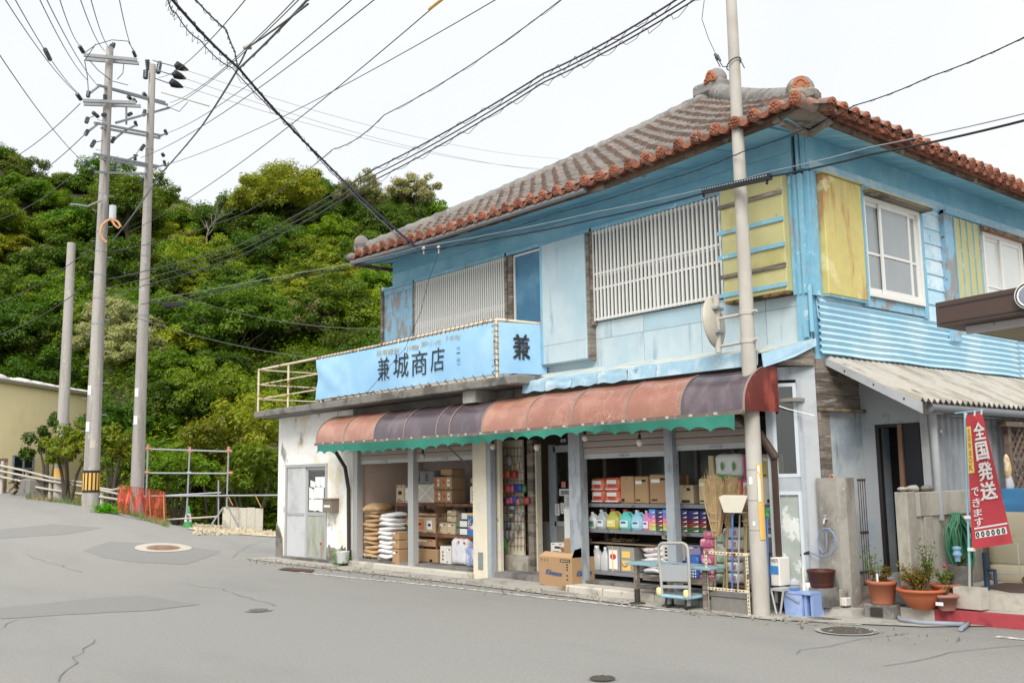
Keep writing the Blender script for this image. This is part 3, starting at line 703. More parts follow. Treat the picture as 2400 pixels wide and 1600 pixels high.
# hip ridges: mortared rolls
def hip(a, b, r, n, sag=.1):
    q = MB(); rr = random.Random(n); pts = []; rs = []
    for i in range(n*3+1):
        t = i/(n*3); p = lerp(a, b, t); p.z -= sag*4*t*(1-t); pts.append(p); rs.append(r*(1+.07*math.cos(i*2*math.pi/3)+rr.uniform(-.03, .03)))
    q.tube(pts, rs, 10); return q
hip(V(XL+.1, YE+.08, eave_z(XL)+.2), V(AX, AY, AZ+.02), .13, 26, .10).build('hip_ridge', mortar, roof)
hip(V(-.02, .0, 5.98), V(AX, AY, AZ+.05), .165, 26, .06).build('hip_ridge', mortar, roof)
hip(V(AX, AY, AZ+.02), V(AX, 7, AZ+.02), .17, 10, .05).build('main_ridge', mortar, roof)
def finial(c, s, face, ornament=True):
    """rounded mortar cap with a terracotta scroll plate facing out along `face`"""
    f = Vector(face).normalized(); sx = f.cross(V(0, 0, 1)).normalized()
    q = MB()
    q.blob(c, .25*s, .25*s, .27*s, 14, 9, fn=lambda v: v*(1+.06*mnoise.noise(v*9+c)))
    q.obox(c-V(0, 0, .22*s)-f*.04*s, sx, f, (0, 0, 1), .19*s, .17*s, .12*s, 0, .05*s)
    o = q.build('ridge_end_cap', mortar, roof)
    if ornament:
        t = MB(); p0 = c+f*.215*s
        outline = [(-.17, -.14), (-.20, -.06), (-.15, .0), (-.12, .08), (-.06, .15), (0, .17), (.06, .15), (.12, .08), (.15, .0), (.20, -.06), (.17, -.14), (.08, -.13), (0, -.08), (-.08, -.13)]
        t.prism([p0+sx*a*s+V(0, 0, b*s) for a, b in outline], f*.045*s)
        for sg in (-1, 1):
            cc = p0+f*.055*s+sx*sg*.12*s-V(0, 0, .075*s)
            t.tube([cc+sx*math.cos(a)*.045*s+V(0, 0, math.sin(a)*.045*s) for a in [i*math.pi/5 for i in range(10)]], .016*s, 5, closed=True)
        t.tube([p0+f*.05*s+sx*math.cos(a)*.085*s+V(0, 0, math.sin(a)*.085*s+.02*s) for a in [math.pi*i/8 for i in range(9)]], .016*s, 5)
        t.build('scroll_ornament', mat('scroll_terracotta', '#b0673f', rough=.85, var=.15, scale=18, c2='#8a4a2c', thr=(.5, .62), s2=8, bump=.3), o)
finial(V(.12, -.14, 6.02), .68, (.70, -1, .05))
q = MB(); q.blob(V(.22, -.28, 5.84), .22, .22, .14, 12, 8, fn=lambda v: v*(1+.15*mnoise.noise(v*12))); q.build('corner_mortar', mortar, roof)
for dx, dy, dz in ((.22, -.44, 5.90), (.33, -.40, 5.88), (.36, -.30, 5.91)): q = MB(); q.blob(V(dx, dy, dz), .06, .06, .045, 8, 6, fn=lambda v: v*(1+.25*mnoise.noise(v*30+V(dx*9, 0, 0)))); q.build('corner_stone', mat('corner_stone', '#8f8460', rough=.95, var=.2), roof)
finial(S(1680, 186, y=AY-.1), .74, (-.05, -1, 0))
q = MB(); q.obox(S(1672, 212, y=AY-.05), (1, 0, 0), (0, 1, 0), (0, 0, 1), .34, .22, .13, 0, .06); q.build('ridge_end_base', mortar, roof)
finial(V(XL+.2, YE+.12, eave_z(XL)+.36), .55, (-.4, -1, 0), False)
q = MB(); q.blob(V(XL+.02, YE+.05, eave_z(XL)+.12), .14, .14, .08, 8, 5); q.build('ridge_end_foot', mortar, roof)
# --- upper front: left panel, grille window, blue door, shutter case, grille window, yellow case
part('corner_board', fb(-9.16, -9.10, 3.3, 5.08, -.12, .05), wood)
part('peeled_panel', fb(-9.09, -8.16, 3.1, 4.98, -.08, .02), peel); part('panel_rail', fb(-9.12, -8.12, 4.98, 5.07, -.09, .02), blue_trim)
def grille(x0, x1, z0, z1, pitch, rails):
    w_ = part('grille_window', fb(x0-.02, x1+.02, z0-.02, z1+.02, -.005, .03), dark)
    for xa in (x0-.05, x1+.005): fb(xa, xa+.045, z0-.05, z1+.05, -.1, .02).build('frame_post', wood, w_)
    # sliding sashes with glass behind the slats
    m_ = (x0+x1)/2
    for a, b, yy in ((x0, m_+.03, -.022), (m_-.03, x1, -.04)):
        q = MB(); q.box((a, yy, z0), (a+.04, yy+.02, z1)); q.box((b-.04, yy, z0), (b, yy+.02, z1)); q.box((a+.04, yy, z0), (b-.04, yy+.018, z0+.05)); q.box((a+.04, yy, z1-.05), (b-.04, yy+.018, z1)); q.box((a+.04, yy, (z0+z1)/2-.02), (b-.04, yy+.018, (z0+z1)/2+.02)); sh = q.build('sash', alu_w, w_)
        fb(a+.041, b-.041, z0+.05, z1-.05, yy+.006, yy+.01).build('pane', mat('pane_green_grey', '#5f6a62', rough=.12, var=.15, scale=1.2, spec=.6), sh)
    n = int((x1-x0)/pitch); me = None
    for i in range(n+1):
        x = x0+(x1-x0)*(i+.0)/n
        q = MB(); q.box((x-pitch*.21, -.085, z0), (x+pitch*.21, -.065, z1)); q.build('slat', alu_w, w_)
    for z in rails: fb(x0-.03, x1+.03, z-.015, z+.015, -.064, -.05).build('cross_rail', alu_w, w_)
    return w_
grille(-8.07, -5.50, 3.45, 5.07, .0565, (3.47, 4.30, 5.05))
grille(-3.50, -1.13, 3.755, 5.07, .0705, (3.78, 4.22, 4.44, 5.05))
fb(-5.44, -5.335, 3.2, 5.07, -.08, .02).build('door_post', wood, shop)
d_ = part('balcony_door', fb(-5.32, -4.60, 3.2, 5.07, -.03, .02), blue_deep)
q = MB(); q.box((-5.335, -.05, 3.2), (-5.30, .02, 5.06)); q.box((-4.60, -.05, 3.2), (-4.57, .02, 5.06)); q.box((-5.30, -.05, 5.03), (-4.60, .02, 5.06)); q.build('door_frame', alu_w, d_)
tb = part('shutter_case', fb(-4.56, -3.60, 3.22, 5.06, -.16, .02, 0, .01), blue_pale)
fb(-4.55, -3.61, 3.50, 3.505, -.163, -.155).build('seam', blue_trim, tb); fb(-4.575, -4.53, 3.23, 5.06, -.165, -.15).build('edge_strip', blue_trim, tb)
fb(-3.60, -3.545, 3.2, 5.06, -.13, .02).build('case_post', wood, tb)
# lower boards of the upper storey
bx = [-4.6, -3.56, -2.62, -1.62, -.62, -.02]
lw = part('lower_wall', fb(-9.1, -.02, 3.0, 3.74, .0, .03), blue_pale)
for a, b in zip(bx, bx[1:]):
    if b > -3.5: fb(a+.004, b-.004, 3.50, 3.74, -.014, .0).build('wall_board', blue_pale, lw)
    fb(a+.004, b-.004, 3.05, 3.495, -.013, .0).build('wall_board', blue_pale, lw)
fb(-9.1, -4.6, 2.95, 3.45, -.016, .03).build('wall_board', blue_pale, lw)
yc = part('yellow_shutter_case', fb(-1.09, -.17, 3.66, 5.075, -.20, .01, 0, .01), yel)
for z, tl in ((4.86, 0), (4.53, 0), (4.22, 0), (3.97, 0), (3.74, 0)):
    q = MB(); q.box((-1.14, -.222, z-.025), (-.168, -.2, z+.025)); q.build('batten', wood if z in (4.86, 3.97) else blue_trim, yc)
q = MB(); q.box((-1.08, -.19, 3.63), (-.18, .0, 3.66)); q.build('rotten_bottom', mat('rot_brown', '#7a5a28', rough=.9, var=.3, scale=14, c2='#2c2418', thr=(.5, .6), s2=6), yc)
fb(-1.155, -1.095, 3.66, 5.075, -.12, .0).build('side_board', blue_trim, yc)
cp = part('corner_post', fb(-.15, .0, 3.05, 5.06, -.06, .0), blue_trim)
for a, b, c in ((-.165, -.125, -.09), (-.10, -.06, -.075), (-.03, .015, -.085)): fb(a, b, 3.62, 5.06, c, -.055).build('post_strip', blue_trim, cp)
q = MB(); q.box((-.06, -.05, 5.12), (-.02, -.0, 5.55)); q.box((.0, -.04, 5.12), (.04, .0, 5.55)); q.build('post_strip', blue_trim, cp)
q = MB(); q.tube([(.03, -.05, 3.72), (.03, -.05, 3.16)], .028, 8); q.box((-.05, -.1, 3.1), (.0, -.04, 3.3)); q.build('down_pipe', blue_trim, cp)
# --- side wall
sw = part('side_wall', MB().box((-.02, .05, 2.2), (.0, 7.9, 5.58)), blue)
def sb(y0, y1, z0, z1, x0, x1, nm, m_, p=sw, bev=0): return MB().box((x0, y0, z0), (x1, y1, z1), 0, bev).build(nm, m_, p)
sb(.05, 7.9, 5.15, 5.57, .0, .014, 'head_board', blue); sb(.0, 7.9, 5.115, 5.145, .0, .05, 'head_strip', blue_trim)
z = 3.35
while z < 5.1:
    q = MB(); h = .212; q.prism([V(.02, .1, z), V(.034, .1, z), V(.016, .1, z+h+.012), V(.002, .1, z+h+.012)], (0, 7.7, 0)); q.build('clapboard', blue_sid, sw); z += h
sb(.0, .19, 3.6, 5.1, .0, .05, 'corner_strip', blue_trim); sb(.06, .13, 3.6, 5.1, .05, .065, 'corner_strip', blue_trim)
ws = sb(.20, 1.04, 3.62, 5.085, .0, .13, 'yellow_side_case', yel_r, sw, .01)
sb(.19, 1.05, 3.6, 3.618, .0, .12, 'case_sill', blue_trim, ws); sb(1.04, 1.075, 3.62, 5.07, .0, .14, 'case_strip', blue_trim, ws); sb(.18, 1.08, 5.085, 5.10, .0, .16, 'case_cap', yel, ws)
def sash_window(y0, y1, z0, z1, nm, panes, pm, rail):
    w_ = sb(y0, y1, z0, z1, .03, .036, nm, dark)
    q = MB(); t = .05
    q.box((.03, y0, z0), (.11, y0+t, z1)); q.box((.03, y1-t, z0), (.11, y1, z1)); q.box((.03, y0+t, z1-t), (.11, y1-t, z1)); q.box((.03, y0+t, z0), (.12, y1-t, z0+t)); q.build('window_frame', alu_w, w_)
    for (a, b, xx) in panes:
        q = MB(); q.box((xx, a, z0+t), (xx+.025, a+.045, z1-t)); q.box((xx, b-.045, z0+t), (xx+.025, b, z1-t)); q.box((xx, a+.045, z1-t-.05), (xx+.024, b-.045, z1-t)); q.box((xx, a+.045, z0+t), (xx+.024, b-.045, z0+t+.07)); q.box((xx, a+.045, z0+rail), (xx+.024, b-.045, z0+rail+.03)); q.build('sash', alu_w, w_)
        MB().box((xx+.008, a+.046, z0+t+.07), (xx+.012, b-.046, z1-t-.05)).build('pane', pm, w_)
    return w_
w1 = sash_window(1.10, 2.50, 3.70, 4.98, 'side_window', [(1.15, 1.62, .04), (1.5, 2.25, .07), (2.2, 2.45, .045)], pane_d, .55)
sb(1.06, 2.62, 4.99, 5.02, .0, .24, 'window_hood', wood, w1); sb(1.05, 2.63, 5.02, 5.03, -.0, .26, 'hood_sheet', yel, w1)
sb(1.06, 2.6, 3.57, 3.69, .02, .08, 'window_sill', peel, w1); sb(2.51, 2.62, 3.55, 4.98, .01, .09, 'window_post', blue_trim, w1)
sb(3.20, 3.45, 3.3, 5.14, .01, .10, 'frame_board', peel); sb(3.2, 4.3, 5.09, 5.14, .01, .13, 'frame_head', blue_trim)
yb = sb(3.46, 4.22, 3.8, 5.08, .02, .10, 'yellow_side_panel', yel)
for i in range(5): y = 3.46+.19*i-.006; sb(y, y+.014, 3.8, 5.08, .1, .115, 'batten', blue_trim, yb)
w2 = sash_window(4.32, 5.62, 3.70, 5.0, 'side_window', [(4.37, 4.95, .04), (4.9, 5.57, .07)], pane_w, .5)
sb(4.24, 5.8, 5.0, 5.06, .0, .18, 'window_hood', mat('rusty_hood', '#8a6a54', rough=.9, var=.2, c2='#5e4434', thr=(.5, .6), s2=5), w2); sb(5.62, 5.72, 3.6, 5.0, .02, .1, 'window_post', wood_b, w2); sb(5.73, 5.9, 3.6, 5.1, .02, .08, 'frame_board', blue_trim)
# corrugated sheeting
def corr(y0, y1, zb, zt_, x, pitch=.0765, amp=.017):
    q = MB(); nz = int((zt_-zb)/pitch*8)
    q.grid(lambda u, v: V(x+amp*math.sin((zb+(zt_-zb)*v)*2*math.pi/pitch), y0+(y1-y0)*u, zb+(zt_-zb)*v+.006*math.sin(u*23)*(1-v)), 24, nz); return q
corr(.09, 5.33, 2.915, 3.56, .045).build('corrugated_sheet', blue_cor, sw); corr(5.30, 7.9, 2.90, 3.56, .058).build('corrugated_sheet', blue_cor, sw)
# --- pent roof of tin between the storeys, chamfered at the corner
PY = -.60
q = MB(); q.prism([V(-4.6, .0, 3.12), V(-4.4, PY, 2.93), V(-.30, PY, 2.93), V(.01, -.02, 3.085), V(.0, .02, 3.085), V(-4.6, .02, 3.12)], (0, 0, -.02)); pent = part('pent_roof', q, mat('pent_top', '#b9bcb2', rough=.7, var=.1, c2='#9db4be', thr=(.45, .6), s2=2))
xs2 = [-4.45, -3.95, -3.4, -2.9, -2.35, -1.85, -.30]
for i, (a, b) in enumerate(zip(xs2, xs2[1:])):
    q = MB(); wob = .035 if i < 4 else .006
    q.grid(lambda u, v: V(a+(b-a-.006)*u, PY-.035-.02*v-wob*abs(mnoise.noise(V((a+(b-a)*u)*3, v*3, 1))), 2.94-.17*v-(.012*math.sin(u*9+i) if i < 4 else 0)*v), 10, 5); q.build('tin_sheet', blue_strip, pent)
q = MB(); q.prism([V(-.27, PY-.03, 2.90), V(-.25, PY-.035, 2.74), V(-.07, -.30, 2.86), V(.045, -.02, 3.0), V(.045, -.02, 3.085)], (.012, .0, .0)); q.build('tin_sheet', blue_strip, pent)
q = MB(); q.prism([V(-.22, -.45, 2.77), V(.015, -.02, 2.77), V(.015, -.02, 2.99)], (-.03, 0.01, 0)); q.build('gable_board', wood, pent)
# --- concrete balcony slab and railing
slab = part('balcony_slab', MB().box((-12.86, -.90, 2.885), (-4.30, .0, 3.015), 0, .015), conc_d)
fb(-12.86, -9.2, 2.885, 3.01, .002, 4).build('roof_slab', conc_d, slab)
q = MB(); q.box((S(1106, 920, y=-.6).x, -.78, 2.70), (S(1136, 920, y=-.6).x, -.2, 2.886)); q.build('slab_bracket', conc, slab)
RY = -.86
rl = part('balcony_railing', MB().tube([(-12.74, RY, 3.885), (-8.8, RY, 3.865), (-4.78, RY, 3.88), (-4.62, -.02, 3.86)], .024, 8), rail_m)
for x in [-12.74, -11.4, -10.05, -8.7, -7.4, -6.1, -4.78]: MB().tube([(x, RY, 3.0), (x, RY, 3.87)], .022, 7).build('rail_post', rail_m, rl)
for z in (3.27, 3.57): MB().tube([(-12.74, RY+.0, z), (-4.78, RY, z)], .014, 6).build('rail_bar', rail_m, rl)
for y in (.6, 2.0, 3.3): MB().tube([(-12.74, y, 2.92), (-12.74, y, 3.87)], .022, 7).build('rail_post', rail_m, rl)
for z in (3.27, 3.57, 3.885): MB().tube([(-12.74, RY, z), (-12.74, 3.4, z)], .016, 6).build('rail_bar', rail_m, rl)
MB().tube([(-4.62, -.05, 2.95), (-4.62, -.05, 3.86)], .02, 7).build('rail_post', rail_m, rl)
q = MB(); q.tube([(-10.2, .6, 2.92), (-10.2, .6, 5.4)], .04, 8); part('standpipe', q, mat('grey_pvc', '#8d97a3', rough=.5))
q = MB(); q.tube([(-10.2, .6, 4.3), (-9.0, .3, 4.3)], .012, 6); part('standpipe_tie', q, rail_m)
q = MB(); q.tube([(-10.2, -.82, 3.04), (-9.0, -.82, 3.04)], .022, 7); thing('pole', q, mat('blue_plastic', '#2f7fc4', rough=.5), 'blue pole lying on the balcony slab under the sign cloth', 'pole')
# --- ground floor shell
def wall_with_hole(x0, x1, z0, z1, hx0, hx1, hz0, hz1, y0, y1):
    q = MB(); q.box((x0, y0, z0), (hx0, y1, z1)); q.box((hx1, y0, z0), (x1, y1, z1)); q.box((hx0, y0+.0015, hz1), (hx1, y1-.0015, z1)); q.box((hx0, y0+.0015, z0), (hx1, y1-.0015, hz0)); return q
gw = part('plaster_wall', wall_with_hole(-12.80, -9.72, -.12, 2.884, -12.40, -10.74, .0, 1.88, YF, YF+.16), white_p)
q = MB(); q.box((-12.80, YF+.16, -.12), (-12.64, 4, 2.884)); q.build('plaster_end_wall', white_p, gw)
q = MB(); q.prism([V(-12.80, YF-.03, -.12), V(-12.5, YF-.03, -.12), V(-12.55, YF-.03, .4), V(-12.7, YF-.03, .62), V(-12.80, YF-.03, .7)], (0, .028, 0)); q.build('bare_base', conc_d, gw)
fb(-12.4, -9.75, -.12, .06, YF-.10, YF-.002).build('base_kerb', conc_d, gw)
q = MB(); rr = random.Random(2)
for x0, x1 in ((-10.70, -10.1), (-10.1, -9.76)):
    q.prism([V(x0, YF-.004, .06), V(x1, YF-.004, .06)]+[V(x1-(x1-x0)*t, YF-.004, .2+.22*abs(mnoise.noise(V(t*5+x0, 2, 2)))+.1*rr.random()) for t in [i/7 for i in range(8)]], (0, .003, 0))
q.build('mould_stain', mat('mould', '#8d897c', rough=.95, var=.2, c2='#6a665c', thr=(.45, .6), s2=6, bump=.3), gw)
# old aluminium sliding door in the plaster wall
dr_ = part('side_door', MB().box((-12.40, YF+.1, .0), (-10.74, YF+.12, 1.88)), dark)
q = MB(); q.box((-12.44, YF-.02, -.02), (-12.37, YF+.06, 1.9)); q.box((-10.77, YF-.02, -.02), (-10.70, YF+.06, 1.9)); q.box((-12.37, YF-.02, 1.84), (-10.77, YF+.06, 1.9)); q.box((-12.37, YF-.03, -.05), (-10.77, YF+.06, .02)); q.build('door_frame', alu, dr_)
frost = mat('frosted_panel', '#bfc2c4', rough=.35, var=.04, scale=3, c2='#a7aaaa', thr=(.5, .7), s2=1.5)
lv = MB().box((-12.36, YF+.0, .02), (-11.60, YF+.03, 1.84)).build('door_leaf', frost, dr_); fb(-12.34, -11.62, .88, .93, YF-.012, YF).build('mid_rail', alu, lv)
q = MB(); q.box((-11.62, YF+.03, .02), (-11.54, YF+.06, 1.84)); q.box((-10.85, YF+.03, .02), (-10.77, YF+.06, 1.84)); q.box((-11.54, YF+.03, .02), (-10.85, YF+.058, .10)); q.box((-11.54, YF+.03, .88), (-10.85, YF+.058, .95)); q.box((-11.54, YF+.03, 1.78), (-10.85, YF+.058, 1.84)); lv = q.build('door_leaf', alu, dr_)
fb(-11.54, -10.85, .10, .88, YF+.042, YF+.046).build('lower_pane', mat('frosted_green', '#a6ab9c', rough=.3, var=.08, scale=4, c2='#8b917f', thr=(.45, .65), s2=2, st2=(3, 1, .6)), lv)
fb(-11.54, -10.85, .95, 1.78, YF+.042, YF+.046).build('upper_pane', glass('shop_glass'), lv)
paper = mat('white_paper', '#e4e5e3', rough=.8, var=.03)
q = MB(); rr = random.Random(12)
for r, (z0, z1) in enumerate(((.98, 1.2), (1.21, 1.44), (1.45, 1.64))):
    for c in range(3):
        x0 = -11.5+.2*c+(.05 if r == 2 else 0); t = rr.uniform(-.03, .03)
        q.prism([V(x0, YF+.036, z0+rr.uniform(-.02, .02)), V(x0+.19, YF+.036, z0+t), V(x0+.19+t*.3, YF+.036, z1-(0 if c else .05*r)), V(x0+t*.3, YF+.036, z1-.03*abs(t)-.06*(r == 2)*(c == 0))], (0, .003, 0))
q.build('paper_sheet', paper, lv)
fb(-12.2, -10.8, .0, 1.9, YF+.9, YF+.95).build('dim_curtain', mat('dim_curtain', '#6d6a58', rough=.9, var=.2, scale=3), dr_)
# posts, pillar and lintels of the open front
part('steel_post', fb(-9.70, -9.54, -.02, 2.35, YF-.03, YF+.1), alu)
part('plaster_pier', fb(-9.73, -9.705, 1.5, 2.884, YF-.02, YF+.1), cream_p)
part('steel_post', fb(-7.86, -7.70, .04, 2.35, YF-.03, YF+.08), alu)
pil = part('pillar', fb(-6.0, -5.655, -.05, 2.884, YF-.06, YF+.28, 0, .012), cream_p)
fb(-5.86, -5.74, .16, .42, YF-.068, YF-.06).build('meter_plate', mat('plate_grey', '#7f8588', rough=.6), pil)
part('steel_post', fb(-5.65, -5.56, -.05, 2.35, YF-.04, YF+.06), steel_b)
part('pillar', fb(S(1158, 1200, y=-.25).x, S(1172, 1200, y=-.25).x, -.03, 2.6, -.25, -.19), cream_p)
part('steel_post', fb(-3.79, -3.56, -.03, 2.35, YF-.04, YF+.1), steel_b)
part('steel_post', fb(-2.01, -1.87, .05, 2.35, YF-.03, YF+.08), steel_b)
bp_ = MB(); bp_.box((S(1818, 1250, y=YF).x, YF-.02, .0), (S(1829, 1250, y=YF).x, YF+.015, 1.78)); bp_.tube([(S(1825, 1200, y=YF).x, YF-.0, 1.72), (-.5, YF-.06, 2.0), (-.72, YF-.16, 2.2), (-.95, YF-.3, 2.3)], .05, 6); part('brown_post', bp_, mat('brown_paint', '#4d3b30', rough=.6, var=.15))
lint = part('lintel_wall', fb(-9.72, -.5, 2.34, 2.884, YF+.0, YF+.06), mat('grey_lintel', '#7b736b', rough=.8, var=.08, c2='#6a625b', thr=(.45, .6), s2=1.4))
fb(-9.7, -5.0, 2.66, 2.88, YF-.03, YF-.001).build('lintel_board', mat('grey_lintel', '#7b736b'), lint)
# roller shutters
def shutter(x0, x1, zb, nm='roller_shutter'):
    s_ = part(nm, fb(x0, x1, zb-.07, zb, YF+.03, YF+.055), alu)
    z = zb
    while z < 2.34:
        q = MB(); q.prism([V(x0, YF+.03, z+.004), V(x0, YF+.022, z+.02), V(x0, YF+.022, z+.072), V(x0, YF+.03, z+.086), V(x0, YF+.045, z+.086), V(x0, YF+.045, z+.004)], (x1-x0, 0, 0)); q.build('shutter_slat', shut, s_); z += .088
    fb((x0+x1)/2-.09, (x0+x1)/2+.09, zb-.055, zb-.02, YF+.02, YF+.03).build('lock_plate', steel_b, s_)
    return s_
shutter(-9.53, -7.87, 1.92); shutter(-7.69, -6.02, 1.92); shutter(-3.55, -2.02, 1.86); shutter(-1.86, -.60, 1.92)
# door panel set at the splayed corner
a, b = V(-.46, YF, 0), V(.0, 0, 0); dd = (b-a).normalized(); nn = V(dd.y, -dd.x, 0); L_ = (b-a).length
def sp(t0, t1, z0, z1, o0, o1, q=None):
    q = q or MB(); c = a+dd*L_*(t0+t1)/2+nn*(o0+o1)/2; c.z = (z0+z1)/2; return q.obox(c, dd, nn, (0, 0, 1), L_*(t1-t0)/2, abs(o1-o0)/2, (z1-z0)/2)
gp_ = part('corner_glazing', sp(0, 1, 2.62, 2.77, -.06, .0), steel_b)
for t0, t1 in ((0, .13), (.62, .70)): sp(t0, t1, .1, 2.62, -.05, .03).build('glazing_post', steel_b, gp_)
sp(.70, 1, .1, 2.62, -.04, .0).build('corner_panel', mat('grey_sheet', '#a9adb2', rough=.55, var=.05, c2='#979ba0', thr=(.5, .65), s2=2), gp_)
for z0, z1 in ((1.5, 2.58), (.3, 1.34)):
    q = MB(); sp(.13, .2, z0, z1, -.03, .02, q); sp(.55, .62, z0, z1, -.03, .02, q); sp(.2, .55, z0, z0+.04, -.03, .018, q); sp(.2, .55, z1-.04, z1, -.03, .018, q); sh = q.build('sash', mat('pale_blue_alu', '#b9c3cb', rough=.5, var=.06), gp_)
    sp(.2, .55, z0+.04, z1-.04, -.012, -.008).build('pane', glass('shop_glass') if z0 > 1 else mat('dirty_pane', '#98a09a', rough=.3, var=.12, scale=5, c2='#c3c8c2', thr=(.48, .55), s2=4), sh)
sp(.13, .62, 1.34, 1.5, -.03, .012).build('mid_panel', steel_b, gp_); sp(.13, .62, .1, .3, -.03, .012).build('kick_panel', steel_b, gp_)
# side wall below the corrugated sheet: old boards, ledge, post, rusted sheet
lo = part('lower_side_wall', MB().box((-.06, .02, -.02), (-.02, 7.9, 2.92)), conc)
for i, (z0, z1) in enumerate(((2.74, 2.86), (2.60, 2.735), (2.445, 2.595), (2.30, 2.44))):
    MB().box((-.02, .03, z0), (.01+.006*(i % 2), .95, z1)).build('timber_board', wood, lo)
MB().box((-.02, .02, 2.25), (.09, 1.18, 2.285)).build('timber_ledge', mat('rotten_ledge', '#8c7a5c', rough=.95, var=.25, c2='#5f5140', thr=(.45, .6), s2=5), lo)
MB().box((-.02, .03, 1.3), (.02, .22, 2.25)).build('timber_post', wood, lo)
MB().box((-.02, .23, .4), (.012, 1.22, 2.25)).build('rusted_sheet', mat('rust_streaked_sheet', '#b3bcc0', rough=.6, var=.06, c2='#8b9aa6', thr=(.45, .65), s2=1.4, c3='#7a5a40', thr3=(.6, .72), s3=5, st3=(1, 2, .22)), lo)
# --- interior
flr = part('shop_floor', MB().box((-9.7, -.33, -.02), (-.1, 3.2, .14)), conc_d)
part('entry_floor', MB().box((-5.6, YF-.3, -.08), (-3.8, -.33, .05)), conc)
part('inner_ceiling', fb(-9.7, -.1, 2.36, 2.40, YF+.08, 3.2), mat('ceiling_board', '#8a8378', rough=.9))
part('inner_back_wall', fb(-9.7, -.1, .14, 2.36, 2.6, 2.65), mat('back_wall', '#6b645b', rough=.9, var=.15, scale=2))
part('inner_end_wall', fb(-.16, -.1, .14, 2.36, .1, 2.6), mat('back_wall', '#6b645b'))
bw = part('stock_bay_wall', fb(-9.66, -9.60, .14, 2.36, YF+.08, 1.2), mat('tan_board', '#d6bda8', rough=.85, var=.06))
fb(-9.60, -8.9, .14, 2.36, 1.14, 1.2).build('bay_back', pink_p, bw); fb(-8.9, -7.7, .14, 2.36, 1.0, 1.05).build('bay_back', pink_p, bw)
fb(-6.42, -6.02, .6, 1.95, .3, .34).build('hanging_board', mat('grey_board', '#8f857d', rough=.8), bw)
part('inner_partition', fb(-5.98, -5.9, .14, 2.36, -.05, 2.6), mat('cream_board', '#b6a98c', rough=.85, var=.08)); part('inner_partition', fb(-3.75, -3.68, .14, 2.36, .25, 2.6), mat('dark_partition', '#4d463d', rough=.9))
# steps and sills along the front
part('front_step', MB().box((-9.75, YF-.12, -.14), (-5.98, -.33, .10), 0, .02), conc_l)
part('front_step', MB().box((-3.62, YF-.32, -.06), (-.55, -.33, .10), 0, .02), conc_l)
for x in (-2.9, -2.0, -1.3): fb(x, x+.008, -.05, .101, YF-.322, -.4).build('step_joint', crackm, shop)
# glazed inner partition behind the right-hand bays
ip = part('inner_partition', MB().box((-3.68, .86, .14), (-.16, .88, .9)), mat('dark_partition', '#4d463d'))
fb(-3.68, -.16, .9, 2.3, .872, .876).build('pane', mat('murky_pane', '#6c736c', rough=.2, var=.25, scale=2, c2='#3f4540', thr=(.45, .62), s2=1.1), ip)
for x in (-3.6, -2.9, -2.55, -1.9, -1.3, -.7): fb(x, x+.06, .9, 2.3, .84, .87).build('mullion', mat('mullion_grey', '#8f8a82', rough=.7), ip)
# ================================================================ AWNING
aw = empty('awning', (-5.1, YF, 2.5), 'long curved awning of salmon and smoky panels with green scalloped valance', 'awning')
sal = mat('salmon_panel', '#a56e58', rough=.28, var=.06, scale=7, c2='#b27f69', thr=(.45, .62), s2=3, spec=.5)
sal_c = mat('salmon_crazed', '#9c644f', rough=.3, var=.08, scale=7, c2='#a8725e', thr=(.45, .62), s2=3, spec=.5, crack=('#bd8f7a', 11, .04))
smo = mat('smoky_panel', '#544850', rough=.2, var=.08, scale=4, c2='#6b5b61', thr=(.45, .66), s2=2.2, st2=(1.5, 1, .7), spec=.6)
rib_m = mat('awning_rib', '#8a7a6c', rough=.5, var=.1); AF, ABK = -1.02, YF-.04
def prof(t):
    a = t*math.pi/2*1.02; return V(0, ABK+(AF-ABK)*math.sin(a), 2.245+.53*(math.cos(a))**.85 if math.cos(a) > 0 else 2.235)
XB = [-9.98, -9.22, -8.43, -7.68, -6.97, -6.69, -6.02, -5.19, -4.42, -3.59, -2.85, -1.95]
XB = [S(px, 1000, y=AF).x for px in (741, 805, 875, 945, 1021, 1052, 1128, 1232, 1339, 1466, 1594, 1745)]
KD = 'SSDDDDSCCCD'
for i, (xa, xb) in enumerate(zip(XB, XB[1:])):
    q = MB(); q.grid(lambda u, v: V(xa+.012+(xb-xa-.024)*u, 0, .03*(1-abs((xa+xb)/2+5)/5)*-1)+prof(v)+V(0, 0, -.02*math.sin(u*math.pi)*math.sin(v*math.pi)), 4, 12)
    m_ = q.build('awning_panel', {'S': sal, 'C': sal_c, 'D': smo}[KD[i]], aw)
for x in XB:
    q = MB(); q.grid(lambda u, v: V(x-.016+.032*u, 0, .012-.03*(1-abs(x+5)/5))+prof(v), 1, 12); q.grid(lambda u, v: V(x+.016-.032*u, 0, -.012-.03*(1-abs(x+5)/5))+prof(v), 1, 12); q.build('awning_rib', rib_m, aw)
q = MB(); n = 16
for i in range(n):
    xa, xb = XB[0]+(XB[-1]-XB[0])*i/n, XB[0]+(XB[-1]-XB[0])*(i+1)/n; zf = lambda x: 2.225-.03*(1-abs(x+5)/5)
    q.bar((xa, AF-.01, zf(xa)), (xb, AF-.01, zf(xb)), .05, .045)
q.build('front_rail', mat('rail_brown', '#6f6259', rough=.55, var=.2, scale=12, c2='#8d8278', thr=(.55, .65), s2=9), aw)
for i in range(26):
    x = XB[0]+.3+i*.36; MB().box((x, AF-.04, 2.215-.03*(1-abs(x+5)/5)), (x+.05, AF-.03, 2.245-.03*(1-abs(x+5)/5))).build('clip', mat('zinc_clip', '#b0aca4', rough=.5), aw)
